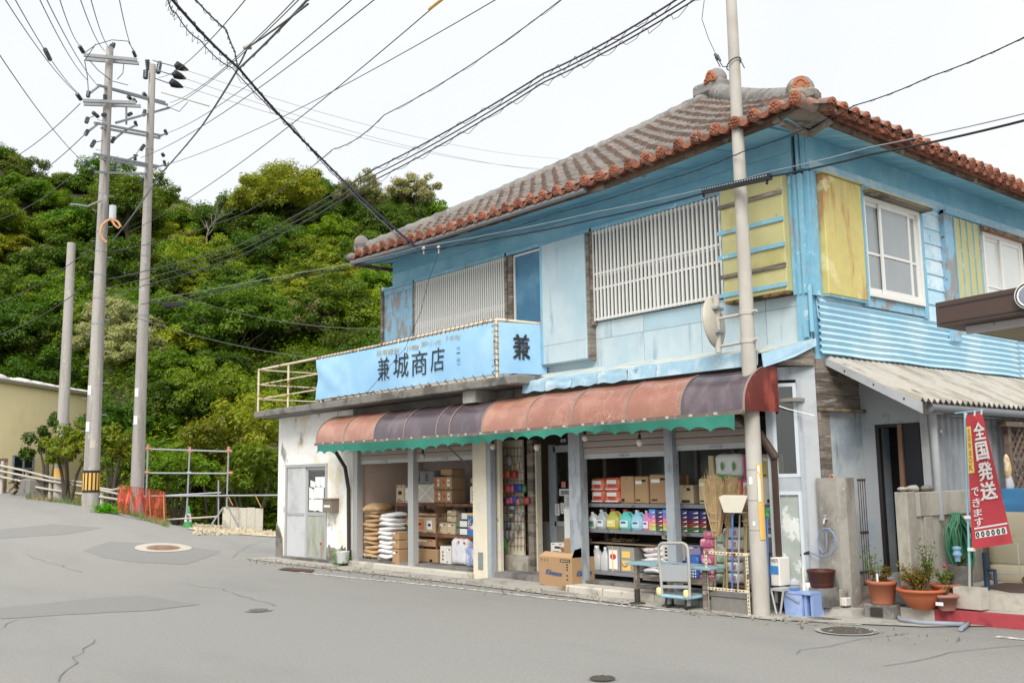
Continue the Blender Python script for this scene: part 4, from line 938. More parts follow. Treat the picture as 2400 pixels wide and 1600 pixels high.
redp = mat('red_end_panel', '#6a261d', rough=.4, var=.1, scale=6, c2='#9a4030', thr=(.5, .65), s2=4, st2=(1, 1, .4))
for x, m_ in ((XB[0]-.012, smo), (XB[-1]+.012, redp)):
    q = MB(); q.prism([V(x, 0, 0)+prof(i/10) for i in range(11)]+[V(x, ABK, 2.24)], (.008, 0, 0)); q.build('end_panel', m_, aw)
for x in (-6.15,):
    q = MB(); q.tube([(x, YF-.02, 1.75), (x, YF-.35, 2.0), (x, AF+.04, 2.21)], .012, 6); q.build('stay', mat('rail_brown', '#6f6259'), aw)
grn = mat('green_cloth', '#007863', rough=.75, var=.05, scale=6, c2='#006b59', thr=(.5, .7), s2=3)
q = MB(); n = 30; x0, x1 = XB[0]+.12, XB[-1]-.10; W_ = (x1-x0)/n; nu = n*8
def val(u, v):
    x = x0+(x1-x0)*u; k_ = (u*n) % 1; drop = .15-.05*math.sin(k_*math.pi)**.7+.035*math.sin(u*7)+.012*math.sin(u*40)
    return V(x, AF-.035-.03*v*math.sin(u*n*.7)-.012*math.sin(u*61)*v, 2.205-.03*(1-abs(x+5)/5)-drop*v)
q.grid(val, nu, 4); q.build('valance', grn, aw)
# drain pipe curving down beside the first bay
q = MB(); q.tube([(-10.35, YF-.3, 2.2), (-10.05, YF-.2, 2.1), (-9.86, YF-.1, 1.8), (-9.80, YF-.06, 1.4), (-9.78, YF-.05, -.05)], .036, 8); part('drain_pipe', q, mat('dark_brown_pipe', '#3e342b', rough=.55, var=.15))
# ================================================================ SIGN CLOTH
ban = empty('sign_cloth', (-7.4, RY, 2.95), 'light blue cloth shop sign lashed to the balcony railing, black brush lettering', 'sign')
bl = mat('sky_blue_cloth', '#86bfe8', rough=.7, var=.03, scale=4, c2='#98cbec', thr=(.42, .65), s2=1.2)
BY = RY-.035; BX0, BX1 = -10.22, -4.79
def clo(u, v):
    x = BX0+(BX1-BX0)*u; ws_ = sstep(.28, 0, u) if u < .28 else 0
    y = BY-.012*math.sin(u*19)*v*(1-v)*2-.03*ws_*math.sin((u*40+v*9))*v*(1-v)*2-.02*math.sin(v*3.1)
    return V(x+.10*(1-u)**8*math.sin(v*3.1), y, 3.07+.0*u+(3.845-3.07)*v+.02*math.sin(u*3.1)*(-1)*(v > .5)-.006*abs(math.sin(u*80))*(v > .95))
q = MB(); q.grid(clo, 80, 14); q.build('front_cloth', bl, ban)
s0, s1 = V(-4.765, RY+.0, 0), V(-4.60, -.06, 0)
q = MB(); q.grid(lambda u, v: lerp(s0, s1, u)+V(.03, 0, 3.07+.77*v-.01*math.sin(u*3.1)*(v > .5)+.012*math.sin(u*3.1)), 10, 6); sc_ = q.build('side_cloth', bl, ban)
lash = mat('black_cord', '#2a2724', rough=.7); q = MB()
for i in range(46):
    x = BX0+.05+(BX1-BX0-.1)*i/45
    q.tube([(x, RY-.04, 3.82), (x+.02, RY-.03, 3.91), (x+.04, RY+.025, 3.86)], .005, 4)
    if i > 6 and i % 2: q.tube([(x, RY-.05, 3.09), (x+.05, RY-.02, 3.03)], .005, 4)
for i in range(9):
    z = 3.1+.085*i; q.tube([(-4.83, RY-.05, z), (-4.77, RY-.035, z+.02), (-4.73, RY+.0, z)], .005, 4)
    q.tube([(-4.63, -.1, z), (-4.575, -.06, z+.02)], .005, 4)
q.build('lashing', lash, ban, 'stuff'); q = MB(); q.tube([(BX0+.3, RY, 3.045), (-4.78, RY, 3.03)], .02, 7); q.build('rail_bar', rail_m, rl)
ink = mat('black_brush_ink', '#2e3238', rough=.8, var=.3, scale=12, c2='#56606a', thr=(.54, .68), s2=10); gold = mat('faded_gold_ink', '#b09a62', rough=.8, var=.2, c2='#9fb3b6', thr=(.5, .6), s2=9)
q = MB(); yb_ = BY-.045
for ch, px0, py0, px1, py1, sl_ in (('兼', 884, 838, 911, 893, -4), ('城', 920, 829, 955, 886, -4), ('商', 962, 824, 999, 882, -5), ('店', 1008, 816, 1040, 872, -5)):
    Q = fquad(px0, py0, px1, py1, yb_, 0, sl_); put_text(q, ch, *Q, offset=.0, skew=.05)
def oncloth(q, o_):
    for p in q.v: p.y = clo((p.x-BX0)/(BX1-BX0), min(.94, max(.05, (p.z-3.07)/.775))).y-o_
oncloth(q, .014)
q.build('lettering', ink, ban)
q = MB()
for tx, px0, py0, px1, py1, sl_ in (('日用雑貨', 881, 820, 932, 834, -6), ('小物', 943, 810, 978, 823, -4), ('卸小売', 984, 799, 1031, 812, -5), ('その他', 1039, 785, 1075, 799, -4)):
    put_text(q, tx, *fquad(px0, py0, px1, py1, yb_, 0, sl_))
oncloth(q, .012); q.build('small_lettering', gold, ban, 'stuff')
q = MB()
for ch, py in (('六', 812), ('一', 826), ('六', 838), ('二', 846)): put_text(q, ch, *fquad(1068, py, 1076, py+(8 if ch != '一' else 2), yb_, 0, -1))
oncloth(q, .012); q.build('number_lettering', ink, ban)
q = MB()
def sideq(t, z): return lerp(s0, s1, t)+V(.042, -.002, z)
put_text(q, '兼', sideq(.29, 3.67), sideq(.63, 3.67), sideq(.29, 3.30), sideq(.63, 3.30), offset=.02); q.build('lettering', ink, sc_)
# ================================================================ RACKS AND GOODS
kraft = mat('cardboard', '#b08a5c', rough=.85, var=.05, scale=7, rnd=.10, bump=.05)
kraft_l = mat('pale_cardboard', '#c2ab86', rough=.85, var=.05, scale=7, rnd=.08)
whiteb = mat('white_board', '#d6d2c8', rough=.8, var=.04, scale=6, rnd=.05)
greyb = mat('grey_board_box', '#7e7f86', rough=.8, var=.06); tape = mat('packing_tape', '#a07a4c', rough=.4, var=.05)
pr_k = mat('print_black', '#37322c', rough=.8, var=.1); pr_o = mat('print_orange', '#d0763c', rough=.8, var=.05); pr_w = mat('print_white', '#e8e6e0', rough=.7, var=.03)
pr_r = mat('print_red', '#c8363a', rough=.6, var=.05); pr_b = mat('print_blue', '#2c5f9e', rough=.6, var=.05); pr_y = mat('print_yellow', '#e8bf3a', rough=.6, var=.04); pr_g = mat('print_green', '#3f9a3a', rough=.6, var=.08)
def C(label, px0, px1, pt, pb, y, dep, m=None, style='plain', group=None, cat='box', nm='cardboard_box', seed=0, z0=None, wob=0):
    """a carton whose front face was measured at px0..px1, pt..pb on the plane y"""
    cx = (px0+px1)/2; a, b = S(px0, (pt+pb)/2, y=y), S(px1, (pt+pb)/2, y=y); zt_, zb = S(cx, pt, y=y).z, S(cx, pb, y=y).z
    if z0 is not None: zt_ += z0-zb; zb = z0
    x0, x1 = a.x, b.x; W, H = x1-x0, zt_-zb
    r = empty(nm, ((x0+x1)/2, y+dep/2, zb), label, cat, group); rr = random.Random(seed or int(px0*7+pt)); m = m or kraft
    q = MB(); q.box((x0, y, zb), (x1, y+dep, zt_), 0, min(.012, W*.06)); q.build('body', m, r)
    def pr(name, mm, rects, side=False):
        q = MB()
        for u0, v0, u1, v1 in rects:
            if side: q.face([V(x1+.002, y+dep*u0, zb+H*v0), V(x1+.002, y+dep*u1, zb+H*v0), V(x1+.002, y+dep*u1, zb+H*v1), V(x1+.002, y+dep*u0, zb+H*v1)])
            else: q.face([V(x0+W*u0, y-.002, zb+H*v0), V(x0+W*u1, y-.002, zb+H*v0), V(x0+W*u1, y-.002, zb+H*v1), V(x0+W*u0, y-.002, zb+H*v1)])
        q.build(name, mm, r, 'stuff' if len(rects) > 1 else None)
    if style in ('plain', 'lined'):
        pr('tape', tape, [(.44, .86, .56, 1.0)]); pr('tape', tape, [(.44, .0, .56, .1)])
        pr('print', pr_k, [(.08, .06, .3, .18)] if style == 'plain' else [(.3, .08, .8, .22), (.62, .7, .85, .85)])
    elif style == 'orange':
        pr('label_sheet', pr_o, [(.12, .2, .46, .9)]); pr('label_sheet', pr_w, [(.6, .25, .84, .8)]); pr('print', pr_k, [(.66, .45, .78, .6), (.22, .5, .34, .62), (.1, .06, .4, .1), (.6, .06, .9, .1)])
    elif style == 'print':
        pr('print', pr_k, [(.3, .45, .72, .66), (.12, .86, .3, .92), (.6, .86, .8, .92), (.15, .08, .85, .12), (.15, .16, .6, .2)])
    elif style == 'rows':
        pr('print', pr_k, [(.4, .2, .62, .32), (.4, .4, .62, .52), (.42, .6, .6, .72)])
    elif style == 'small':
        pr('print', pr_k, [(.1, .1, .4, .16), (.55, .8, .85, .88)]); pr('label_sheet', pr_w, [(.1, .72, .55, .84)])
    r['_'] = 0; del r['_']
    return r
# --- left rack (rusty angle steel) across the first two bays
RYL = .02
def rack(label, px0, px1, shelves, posts, y, dep, m, ztop=None):
    x0, x1 = S(px0, shelves[0], y=y).x, S(px1, shelves[0], y=y).x
    zs = [S((px0+px1)/2, p, y=y).z for p in shelves]
    r = empty('storage_rack', ((x0+x1)/2, y+dep/2, .14), label, 'rack')
    for z in zs:
        q = MB(); q.box((x0, y, z-.05), (x1, y+.03, z)); q.box((x0, y+.03, z-.012), (x1, y+dep, z-.004)); q.box((x0, y+dep-.03, z-.05), (x1, y+dep, z-.013)); q.build('shelf', m, r)
    for p in posts:
        x = S(p, shelves[1], y=y).x
        for yy in (y-.012, y+dep-.01): MB().box((x-.02, yy, .14), (x+.02, yy+.025, (ztop or max(zs))+.0)).build('post', m, r)
    return r, zs
rk, ZL = rack('rusty brown steel rack of three shelves in the left two bays', 927, 1117, (1179, 1251, 1331), (930, 1024, 1114), RYL, .62, rust)
gsteel = mat('rack_grey_steel', '#7d8086', rough=.5, var=.1, scale=10, c2='#5f5a55', thr=(.58, .66), s2=5)
RYR = -.16
rk2, ZR = rack('grey steel rack of three shelves behind the right-hand bays', 1373, 1812, (1181, 1246, 1352), (1376, 1580, 1800), RYR, .55, gsteel)
q = MB()
for i in range(16): x = -3.4+i*.2; q.blob((x, RYR-.002, ZR[i % 2]-.025), .012, .006, .012, 6, 4)
q.build('bolt', alu, rk2, 'stuff')
a0, a1, a2 = ZL; b0, b1, b2 = ZR; y1, y2 = RYL+.03, RYR+.03
# first bay: top of the rack
C('brown printed carton at the left end of the top shelf in the first bay', 928, 947, 1137, 1179, y1, .3, kraft_l, 'print', z0=a0)
C('white-fronted carton squeezed against the steel post on the top shelf', 949, 962, 1143, 1179, y1, .3, whiteb, 'small', z0=a0)
C('upper white box above the cartons beside the middle steel post', 955, 978, 1107, 1125, y1+.1, .25, whiteb, 'rows', z0=a0+.46); C('lower white box behind the middle steel post, under another white box', 956, 977, 1125, 1143, y1+.1, .25, whiteb, 'small', z0=a0+.26)
C('plain brown box under the white boxes behind the middle steel post', 966, 977, 1145, 1179, y1+.12, .25, kraft, 'small', z0=a0)
# open box with loose flaps, green box
def open_box(label, px0, px1, pt, pb, y, dep, z0, m=None, flap=.16):
    r = C(label, px0, px1, pt, pb, y, dep, m, 'small', nm='open_box', z0=z0); x0, x1 = S(px0, pb, y=y).x, S(px1, pb, y=y).x
    H = S((px0+px1)/2, pt, y=y).z-S((px0+px1)/2, pb, y=y).z; z = z0+H
    for d0, tl in ((0, .4), (1, .9)):
        q = MB(); xx = lerp(V(x0, 0, 0), V(x1, 0, 0), d0).x; sg = -1 if d0 == 0 else 1
        q.prism([V(xx, y, z-.004), V(xx, y+dep, z-.004), V(xx+sg*flap*.4, y+dep, z+flap*tl), V(xx+sg*flap*.4, y, z+flap*tl)], (.004, 0, .004)); q.build('flap', m or kraft, r)
    q = MB(); q.prism([V(x0, y+dep, z-.004), V(x1, y+dep, z-.004), V(x1, y+dep+.03, z+flap), V(x0, y+dep+.03, z+flap)], (0, .004, 0)); q.build('flap', m or kraft, r); return r
open_box('crumpled open carton with flaps up on the middle shelf, first bay', 934, 960, 1209, 1228, y1, .3, a1+.12, None, .12)
C('dark green box with pale blue label under the crumpled carton', 932, 953, 1229, 1247, y1, .28, mat('green_box', '#4f6b46', rough=.7, var=.06), 'plain', z0=a1)
q = MB(); c = S(942, 1238, y=y1); q.box((c.x-.09, y1-.003, c.z-.025), (c.x-.01, y1-.001, c.z+.03)); q.box((c.x+.01, y1-.003, c.z-.025), (c.x+.09, y1-.001, c.z+.03)); thing('sticker', q, mat('pale_cyan', '#a8d6dc'), 'pair of pale blue stickers on the dark green box', 'sticker')
for i, (p0, p1) in enumerate(((1245, 1265), (1266, 1286), (1287, 1324))):
    C(['topmost of three brown cartons stacked beside the white sacks', 'middle of three brown cartons stacked beside the white sacks', 'bottom brown carton of the stack beside the white sacks'][i], 919, 934, p0, p1, -.34, .2, kraft, 'small')
C('dark printed brown carton at the back under the rack, first bay', 934, 960, 1263, 1305, .3, .25, kraft, 'print'); C('small white-labelled carton standing on the blue crate', 944, 961, 1281, 1304, .0, .18, kraft_l, 'small', z0=.40)
def crate(label, px0, px1, pt, pb, y, dep, m, z0):
    r = C(label, px0, px1, pt, pb, y, dep, m, 'none', nm='plastic_crate', cat='crate', z0=z0); x0, x1 = S(px0, pb, y=y).x, S(px1, pb, y=y).x; H = S(px0, pt, y=y).z-S(px0, pb, y=y).z
    q = MB(); xm = (x0+x1)/2; q.box((x0-.01, y-.01, z0+H-.02), (x1+.01, y+dep+.01, z0+H)); q.box((x0-.006, y-.008, z0), (x1+.006, y, z0+.02)); q.build('rim', m, r); MB().box((xm-.1, y-.005, z0+H*.5), (xm+.1, y-.001, z0+H*.72)).build('handle_slot', dark, r)
crate('blue plastic crate under the small carton', 937, 963, 1303, 1314, -.02, .3, mat('crate_blue', '#2f86cf', rough=.45, var=.04), .27); crate('yellow-beige plastic crate at the bottom under the blue crate', 937, 963, 1315, 1326, -.02, .3, mat('crate_yellow', '#cdb27a', rough=.5, var=.04), .145)
# sacks
def sack_mesh(w_, d_, h_, seed, m):
    rr = random.Random(seed); ph = rr.uniform(0, 6)
    q = MB(); q.blob((0, 0, h_/2), w_/2, d_/2, h_/2*1.08, 22, 12, p=.55, fn=lambda v: V(v.x*(1+.05*math.sin(v.y*11+ph)), v.y, v.z*(1-.45*abs(v.x/(w_/2))**3)*(1-.35*abs(v.y/(d_/2))**3)+.012*math.sin(v.x*13+ph)+.008*math.sin(v.y*17-ph)))
    for sg in (-1, 1): q.prism([V(sg*(w_/2*.9), -d_*.3, h_*.47), V(sg*w_/2*1.03, -d_*.33, h_*.46), V(sg*w_/2*1.03, d_*.33, h_*.46), V(sg*w_/2*.9, d_*.3, h_*.47)], (0, 0, .006))
    return q
def sack_stack(n, px, pt, pb, y, wpx, dep, m, labf, group, order_names, seed):
    zb, zt_ = S(px, pb, y=y).z, S(px, pt, y=y).z; h = (zt_-zb)/n; wd = wpx; x = S(px, pb, y=y+dep/2).x
    pr_ = [empty('sack', (0, 0, 0)) for _ in range(3)]
    for i, p in enumerate(pr_): sack_mesh(wd, dep, h*1.12, seed+i, m).build('bag', m, p)
    rr = random.Random(seed)
    for i in range(n):
        o = pr_[i] if i < 3 else copy_tree(pr_[i % 3]); o.location = (x+rr.uniform(-.03, .03), y+dep/2+rr.uniform(-.02, .02), zb+h*i); o.rotation_euler = (0, 0, rr.choice((0, math.pi))+rr.uniform(-.05, .05)); tag(o, labf(i), 'sack', group)
ordn = ['bottom', 'second from the bottom', 'third from the bottom', 'fourth from the bottom', 'fifth from the bottom', 'sixth from the bottom', 'seventh from the bottom', 'eighth from the bottom', 'ninth from the bottom', 'tenth from the bottom', 'eleventh from the bottom', 'topmost']
tan_s = mat('tan_paper_sack', '#c09a68', rough=.8, var=.06, scale=9, rnd=.06, c2='#ae8757', thr=(.5, .65), s2=4); wh_s = mat('white_sack', '#dedede', rough=.6, var=.04, scale=9, rnd=.03)
sack_stack(11, 884, 1195, 1311, -.31, .44, .42, tan_s, lambda i: ordn[i]+' tan paper sack of the stack against the bay wall', 'tan sacks stacked in the first bay', ordn, 60)
sack_stack(10, 920, 1203, 1311, -.31, .44, .42, wh_s, lambda i: (ordn[i] if i < 9 else 'topmost')+' white sack of the stack in the first bay', 'white sacks stacked in the first bay', ordn, 70)
o = empty('sack', (0, 0, 0), 'large tan paper sack slumped across the top of the tan stack', 'sack'); sack_mesh(.46, .7, .16, 80, tan_s).build('bag', tan_s, o); o.location = S(889, 1200, y=-.06); o.rotation_euler = (.0, -.06, .5)
for px, wd_, lab, m_ in ((862, .42, 'hollow concrete block under the tan sacks', conc_l), (900, .40, 'flat concrete slab base under the white sacks', conc_l)):
    c = S(px, 1325, y=-.22); q = MB(); q.box((c.x-wd_/2, -.24, .10), (c.x+wd_/2, .4, .22), 0, .01)
    if 'hollow' in lab:
        for k in (-.12, 0, .12): q.box((c.x+k-.04, -.245, .13), (c.x+k+.04, -.238, .19), 1)
    thing('concrete_block', q, [m_, dark], lab, 'block')
# second bay, top shelf
C('dark grey printed box on the white-wrapped pack, top shelf of the second bay', 984, 1016, 1105, 1134, y1, .3, greyb, 'rows', z0=a0+.345)
r = C('cream plastic-wrapped pack with crossed ties on the top shelf', 979, 1017, 1134, 1179, y1, .3, mat('cream_wrap', '#c4bda6', rough=.3, var=.1, scale=12), 'none', nm='wrapped_pack', cat='pack', z0=a0)
x0, x1 = S(979, 1157, y=y1).x, S(1017, 1157, y=y1).x; q = MB(); q.bar((x0, y1-.003, a0+.02), (x1, y1-.003, a0+.33), .02, .003, up=(0, 1, 0)); q.bar((x0, y1-.005, a0+.33), (x1, y1-.005, a0+.02), .02, .003, up=(0, 1, 0)); q.build('ties', pr_w, r, 'stuff')
C('brown carton with orange label, lower left of the four on the top shelf', 1018, 1034, 1148, 1179, y1, .3, kraft, 'orange', z0=a0); C('brown carton with white label, lower right of the four on the top shelf', 1035, 1058, 1148, 1179, y1, .3, kraft, 'orange', z0=a0)
C('brown carton with orange label, upper left of the four on the top shelf', 1016, 1032, 1117, 1147, y1, .3, kraft, 'orange', z0=a0+.235); C('brown carton with white label, upper right of the four on the top shelf', 1033, 1058, 1117, 1147, y1, .3, kraft, 'orange', z0=a0+.235)
C('flat brown carton lying on top of the four labelled cartons', 1032, 1058, 1101, 1116, y1+.02, .3, kraft, 'plain', z0=a0+.475)
C('white carton with black print at the right end of the top shelf by the pillar', 1101, 1116, 1135, 1176, y1, .3, whiteb, 'rows', z0=a0); C('small brown box on the white carton by the pillar', 1102, 1116, 1120, 1134, y1+.05, .25, kraft, 'plain', z0=a0+.325)
# second bay, middle shelf
C('wide brown carton with orange and white labels on the middle shelf', 970, 1021, 1211, 1249, y1, .4, kraft_l, 'orange', z0=a1)
open_box('open-flapped carton on the wide labelled carton, middle shelf', 980, 1020, 1204, 1211, y1+.05, .35, a1+.29, None, .15)
C('small brown box, lower left of the group beside the rack post', 1029, 1047, 1223, 1250, y1, .25, kraft_l, 'small', z0=a1); C('small brown box, lower right of the group beside the teal tins', 1048, 1066, 1223, 1250, y1, .25, kraft_l, 'small', z0=a1)
C('small pale box, upper of two stacked beside the teal tins', 1047, 1068, 1194, 1207, y1+.03, .22, kraft_l, 'small', z0=a1+.31); C('small pale box under another, on the low brown boxes', 1047, 1068, 1208, 1222, y1+.03, .22, kraft_l, 'small', z0=a1+.205)
C('dark brown box at the back of the middle shelf behind the low boxes', 1029, 1045, 1202, 1222, y1+.2, .2, kraft, 'small', z0=a1+.215)
teal = mat('teal_pack', '#2f9a80', rough=.5, var=.05)
for i, (p0, p1, px0, px1, zz) in enumerate(((1200, 1216, 1073, 1095, .255), (1217, 1233, 1066, 1095, .128), (1234, 1250, 1066, 1095, 0))):
    r = C(['topmost teal and white pack of the stack of three on the middle shelf', 'middle teal and white pack of the stack of three', 'bottom teal and white pack of the stack of three'][i], px0, px1, p0, p1, y1, .2, teal, 'none', nm='detergent_pack', cat='pack', group='teal packs on the middle shelf', z0=a1+zz)
    xa, xb = S(px0, p0, y=y1).x, S(px1, p0, y=y1).x; H = .12; q = MB(); q.box((xa+(xb-xa)*.42, y1-.003, a1+zz+.015), (xb, y1-.0005, a1+zz+H-.01)); q.build('label_sheet', pr_w, r)
    q = MB(); cc = V(xa+(xb-xa)*.24, y1-.002, a1+zz+H*.5); q.tube([cc+V(math.cos(t)*.035, 0, math.sin(t)*.035) for t in [k*math.pi/6 for k in range(12)]], .01, 4, closed=True); q.build('ring_print', pr_r, r)
r = C('blue and white detergent box with yellow lid beside the pillar', 1096, 1117, 1200, 1250, y1-.01, .25, pr_w, 'none', nm='detergent_box', cat='box', z0=a1)
xa, xb = S(1096, 1225, y=y1-.01).x, S(1117, 1225, y=y1-.01).x
q = MB(); q.box((xa-.003, y1-.014, a1), (xb+.003, y1-.0105, a1+.11)); q.box((xa-.003, y1-.014, a1+.27), (xb+.003, y1-.0105, a1+.33)); q.build('blue_bands', mat('det_blue', '#1f78c8', rough=.4), r, 'stuff'); q = MB(); q.box((xa-.006, y1-.016, a1+.33), (xb+.006, y1+.24, a1+.37)); q.build('lid', pr_y, r)
q = MB(); q.blob((xa+.05, y1-.014, a1+.12), .04, .004, .03, 8, 5); q.build('pink_mark', mat('print_pink', '#d8578a', rough=.5), r)
q = MB(); put_text(q, '洗', V(xa+.02, y1-.016, a1+.27), V(xb-.02, y1-.016, a1+.27), V(xa+.02, y1-.016, a1+.16), V(xb-.02, y1-.016, a1+.16), offset=.02); q.build('lettering', mat('print_navy', '#1d3e8a', rough=.5), r)
# second bay, floor
C('large low brown carton with hand hole on the floor of the second bay', 977, 1024, 1302, 1333, y1-.08, .45, kraft, 'none', z0=.14)
q = MB(); c = S(1010, 1313, y=y1-.08); q.tube([c+V(math.cos(t)*.04, -.002, math.sin(t)*.015) for t in [k*math.pi/6 for k in range(12)]], .008, 4, closed=True); q.box(c-V(.03, .002, .01), c+V(.03, .001, .01)); thing('hand_hole', q, dark, 'oval hand hole in the large low brown carton', 'hole')
open_box('open carton with tall flap standing on the low brown carton', 977, 1020, 1284, 1301, y1-.05, .4, .40, kraft, .26)
C('tall white carton with print on the floor beside the rack post', 1031, 1045, 1290, 1331, y1-.06, .3, whiteb, 'rows', z0=.14); C('tall white carton, right one of a pair beside the wrapped packs', 1046, 1056, 1290, 1331, y1-.06, .3, whiteb, 'small', z0=.14)
wrap = mat('clear_wrap_white', '#d9d8dc', rough=.25, var=.1, scale=14, c2='#bfc0cb', thr=(.5, .65), s2=9, spec=.6); wrap_b = mat('clear_wrap_blue', '#8497c8', rough=.25, var=.12, scale=10, c2='#ccd4ea', thr=(.52, .64), s2=7, spec=.6)
def pack(label, px0, px1, pt, pb, y, dep, m, z0, nx=3, nz=2, group=None, cat='pack', bands=None, nm='plastic_pack'):
    """a soft plastic-wrapped multipack: bulging rolls under a film"""
    xa, xb = S(px0, (pt+pb)/2, y=y).x, S(px1, (pt+pb)/2, y=y).x; H = S((px0+px1)/2, pt, y=y).z-S((px0+px1)/2, pb, y=y).z
    r = empty(nm, ((xa+xb)/2, y+dep/2, z0), label, cat, group); W = xb-xa
    q = MB(); rr = random.Random(int(px0)); ph = rr.uniform(0, 6)
    q.blob(V((xa+xb)/2, y+dep/2, z0+H/2), W/2, dep/2, H/2, 36, 20, p=.32, fn=lambda v: v*(1+.022*math.cos((v.x/W+.5)*nx*2*math.pi+math.pi)+.018*math.cos((v.z/H+.5)*nz*2*math.pi+math.pi)+.008*math.sin(v.x*60+v.z*43+ph)))
    q.build('wrapping', m, r)
    for u0, v0, u1, v1, mm in bands or []: MB().box((xa+W*u0, y-.012, z0+H*v0), (xa+W*u1, y-.004, z0+H*v1), 0, .003).build('label_sheet', mm, r)
    return r
pack('tall white plastic-wrapped pack with small red prints on the second bay floor', 1055, 1093, 1268, 1332, y1-.1, .35, wrap, .14, 3, 3, bands=[(.5, .82, .6, .9, pr_r), (.84, .8, .94, .88, pr_r)])
pack('blue plastic-wrapped pack at the foot of the pillar', 1088, 1118, 1288, 1336, y1-.2, .32, wrap_b, .14, 2, 2, bands=[(.68, .55, .95, .7, pr_y)])
C('white and navy carton behind the blue wrapped pack', 1093, 1117, 1270, 1290, y1+.1, .2, whiteb, 'lined', z0=.42)
# right rack, top shelf
orp = mat('orange_film', '#dd5a2c', rough=.3, var=.08, scale=10, c2='#e98a64', thr=(.52, .62), s2=7, spec=.5)
for i, (px0, px1, pt, pb, zz, t) in enumerate(((1384, 1416, 1149, 1181, 0, 'lower left'), (1415, 1453, 1149, 1181, 0, 'lower right'), (1383, 1416, 1119, 1150, .165, 'upper left'), (1415, 1452, 1117, 1150, .165, 'upper right'))):
    pack(t+' of four orange film-wrapped packs on the grey rack', px0, px1, pt, pb, y2, .3, orp, b0+zz, 2, 1, group='orange packs on the grey rack', bands=[(.22, .52, .82, .8, pr_w), (.1, .1, .9, .2, pr_w), (.3, .34, .74, .46, pr_r)])
C('brown carton next to the orange packs on the grey rack', 1454, 1485, 1117, 1181, y2, .35, kraft, 'plain', z0=b0); C('brown carton, middle of three on the top shelf of the grey rack', 1487, 1519, 1117, 1181, y2, .35, kraft, 'small', z0=b0); C('wide brown carton, rightmost of three beside the central steel post', 1522, 1568, 1112, 1181, y2, .35, kraft, 'small', z0=b0)
C('pale carton with black print right of the central steel post', 1586, 1624, 1135, 1180, y2, .4, kraft_l, 'lined', z0=b0); C('tall cream carton behind the tall straw broom', 1637, 1668, 1121, 1181, y2, .4, mat('cream_carton', '#c9b684', rough=.8, var=.05), 'small', z0=b0)
C('brown slab of board at the back of the top shelf above the pale carton', 1585, 1612, 1112, 1135, y2+.35, .05, kraft, 'none', z0=b0+.24)
tp = pack('big white toilet-roll pack with green leaves on top of the grey rack', 1671, 1742, 1059, 1120, y2+.02, .35, mat('white_film', '#dcdedb', rough=.3, var=.04, spec=.5), b0+.31, 2, 2)
q = MB()
for px in (1692, 1719):
    c = S(px, 1092, y=y2-.0); q.prism([c+V(0, 0, .06), c+V(.020, 0, .02), c+V(.016, 0, -.03), c+V(0, 0, -.06), c+V(-.016, 0, -.03), c+V(-.020, 0, .02)], (0, -.006, 0))
q.build('leaf_print', mat('leaf_print', '#4a9e34', rough=.5, var=.1), tp, 'stuff')
xa, xb = S(1671, 1110, y=y2).x, S(1742, 1110, y=y2).x; q = MB(); q.prism([V(xa+.01, y2+.0, b0+.315), V(xb-.01, y2+.0, b0+.315), V(xb-.01, y2, b0+.345), V((xa*2+xb)/3, y2, b0+.365), V(xa+.04, y2, b0+.38), V(xa+.01, y2, b0+.34)], (0, -.006, 0)); q.build('grass_print', pr_g, tp)
C('cream box behind the toilet-roll pack', 1660, 1672, 1065, 1120, y2+.08, .3, mat('cream_carton', '#c9b684'), 'none', z0=b0+.31)
mag = mat('magenta_pack', '#b8326e', rough=.4, var=.08)
C('magenta and white package between the toilet rolls and the near pole', 1742, 1757, 1060, 1118, y2, .2, mag, 'none', nm='package', cat='package', z0=b0+.31); C('tall magenta package with white and yellow label under the toilet rolls', 1722, 1757, 1119, 1170, y2-.02, .2, mag, 'orange', nm='package', cat='package', z0=b0+.06)
C('flat pale pink tray pack under the magenta package', 1712, 1756, 1172, 1181, y2-.04, .2, mat('pale_pink', '#d9b9c0', rough=.5), 'none', nm='package', cat='package', z0=b0+.0)
C('yellow and pink carton half hidden behind the near pole', 1786, 1808, 1057, 1114, y2+.02, .25, mat('yellow_pack', '#c9bd62', rough=.5, var=.1, c2='#c98a9a', thr=(.5, .6), s2=6), 'small', z0=b0+.31)
C('large grey-white carton right of the near pole', 1786, 1823, 1115, 1179, y2-.03, .35, whiteb, 'lined', z0=b0)
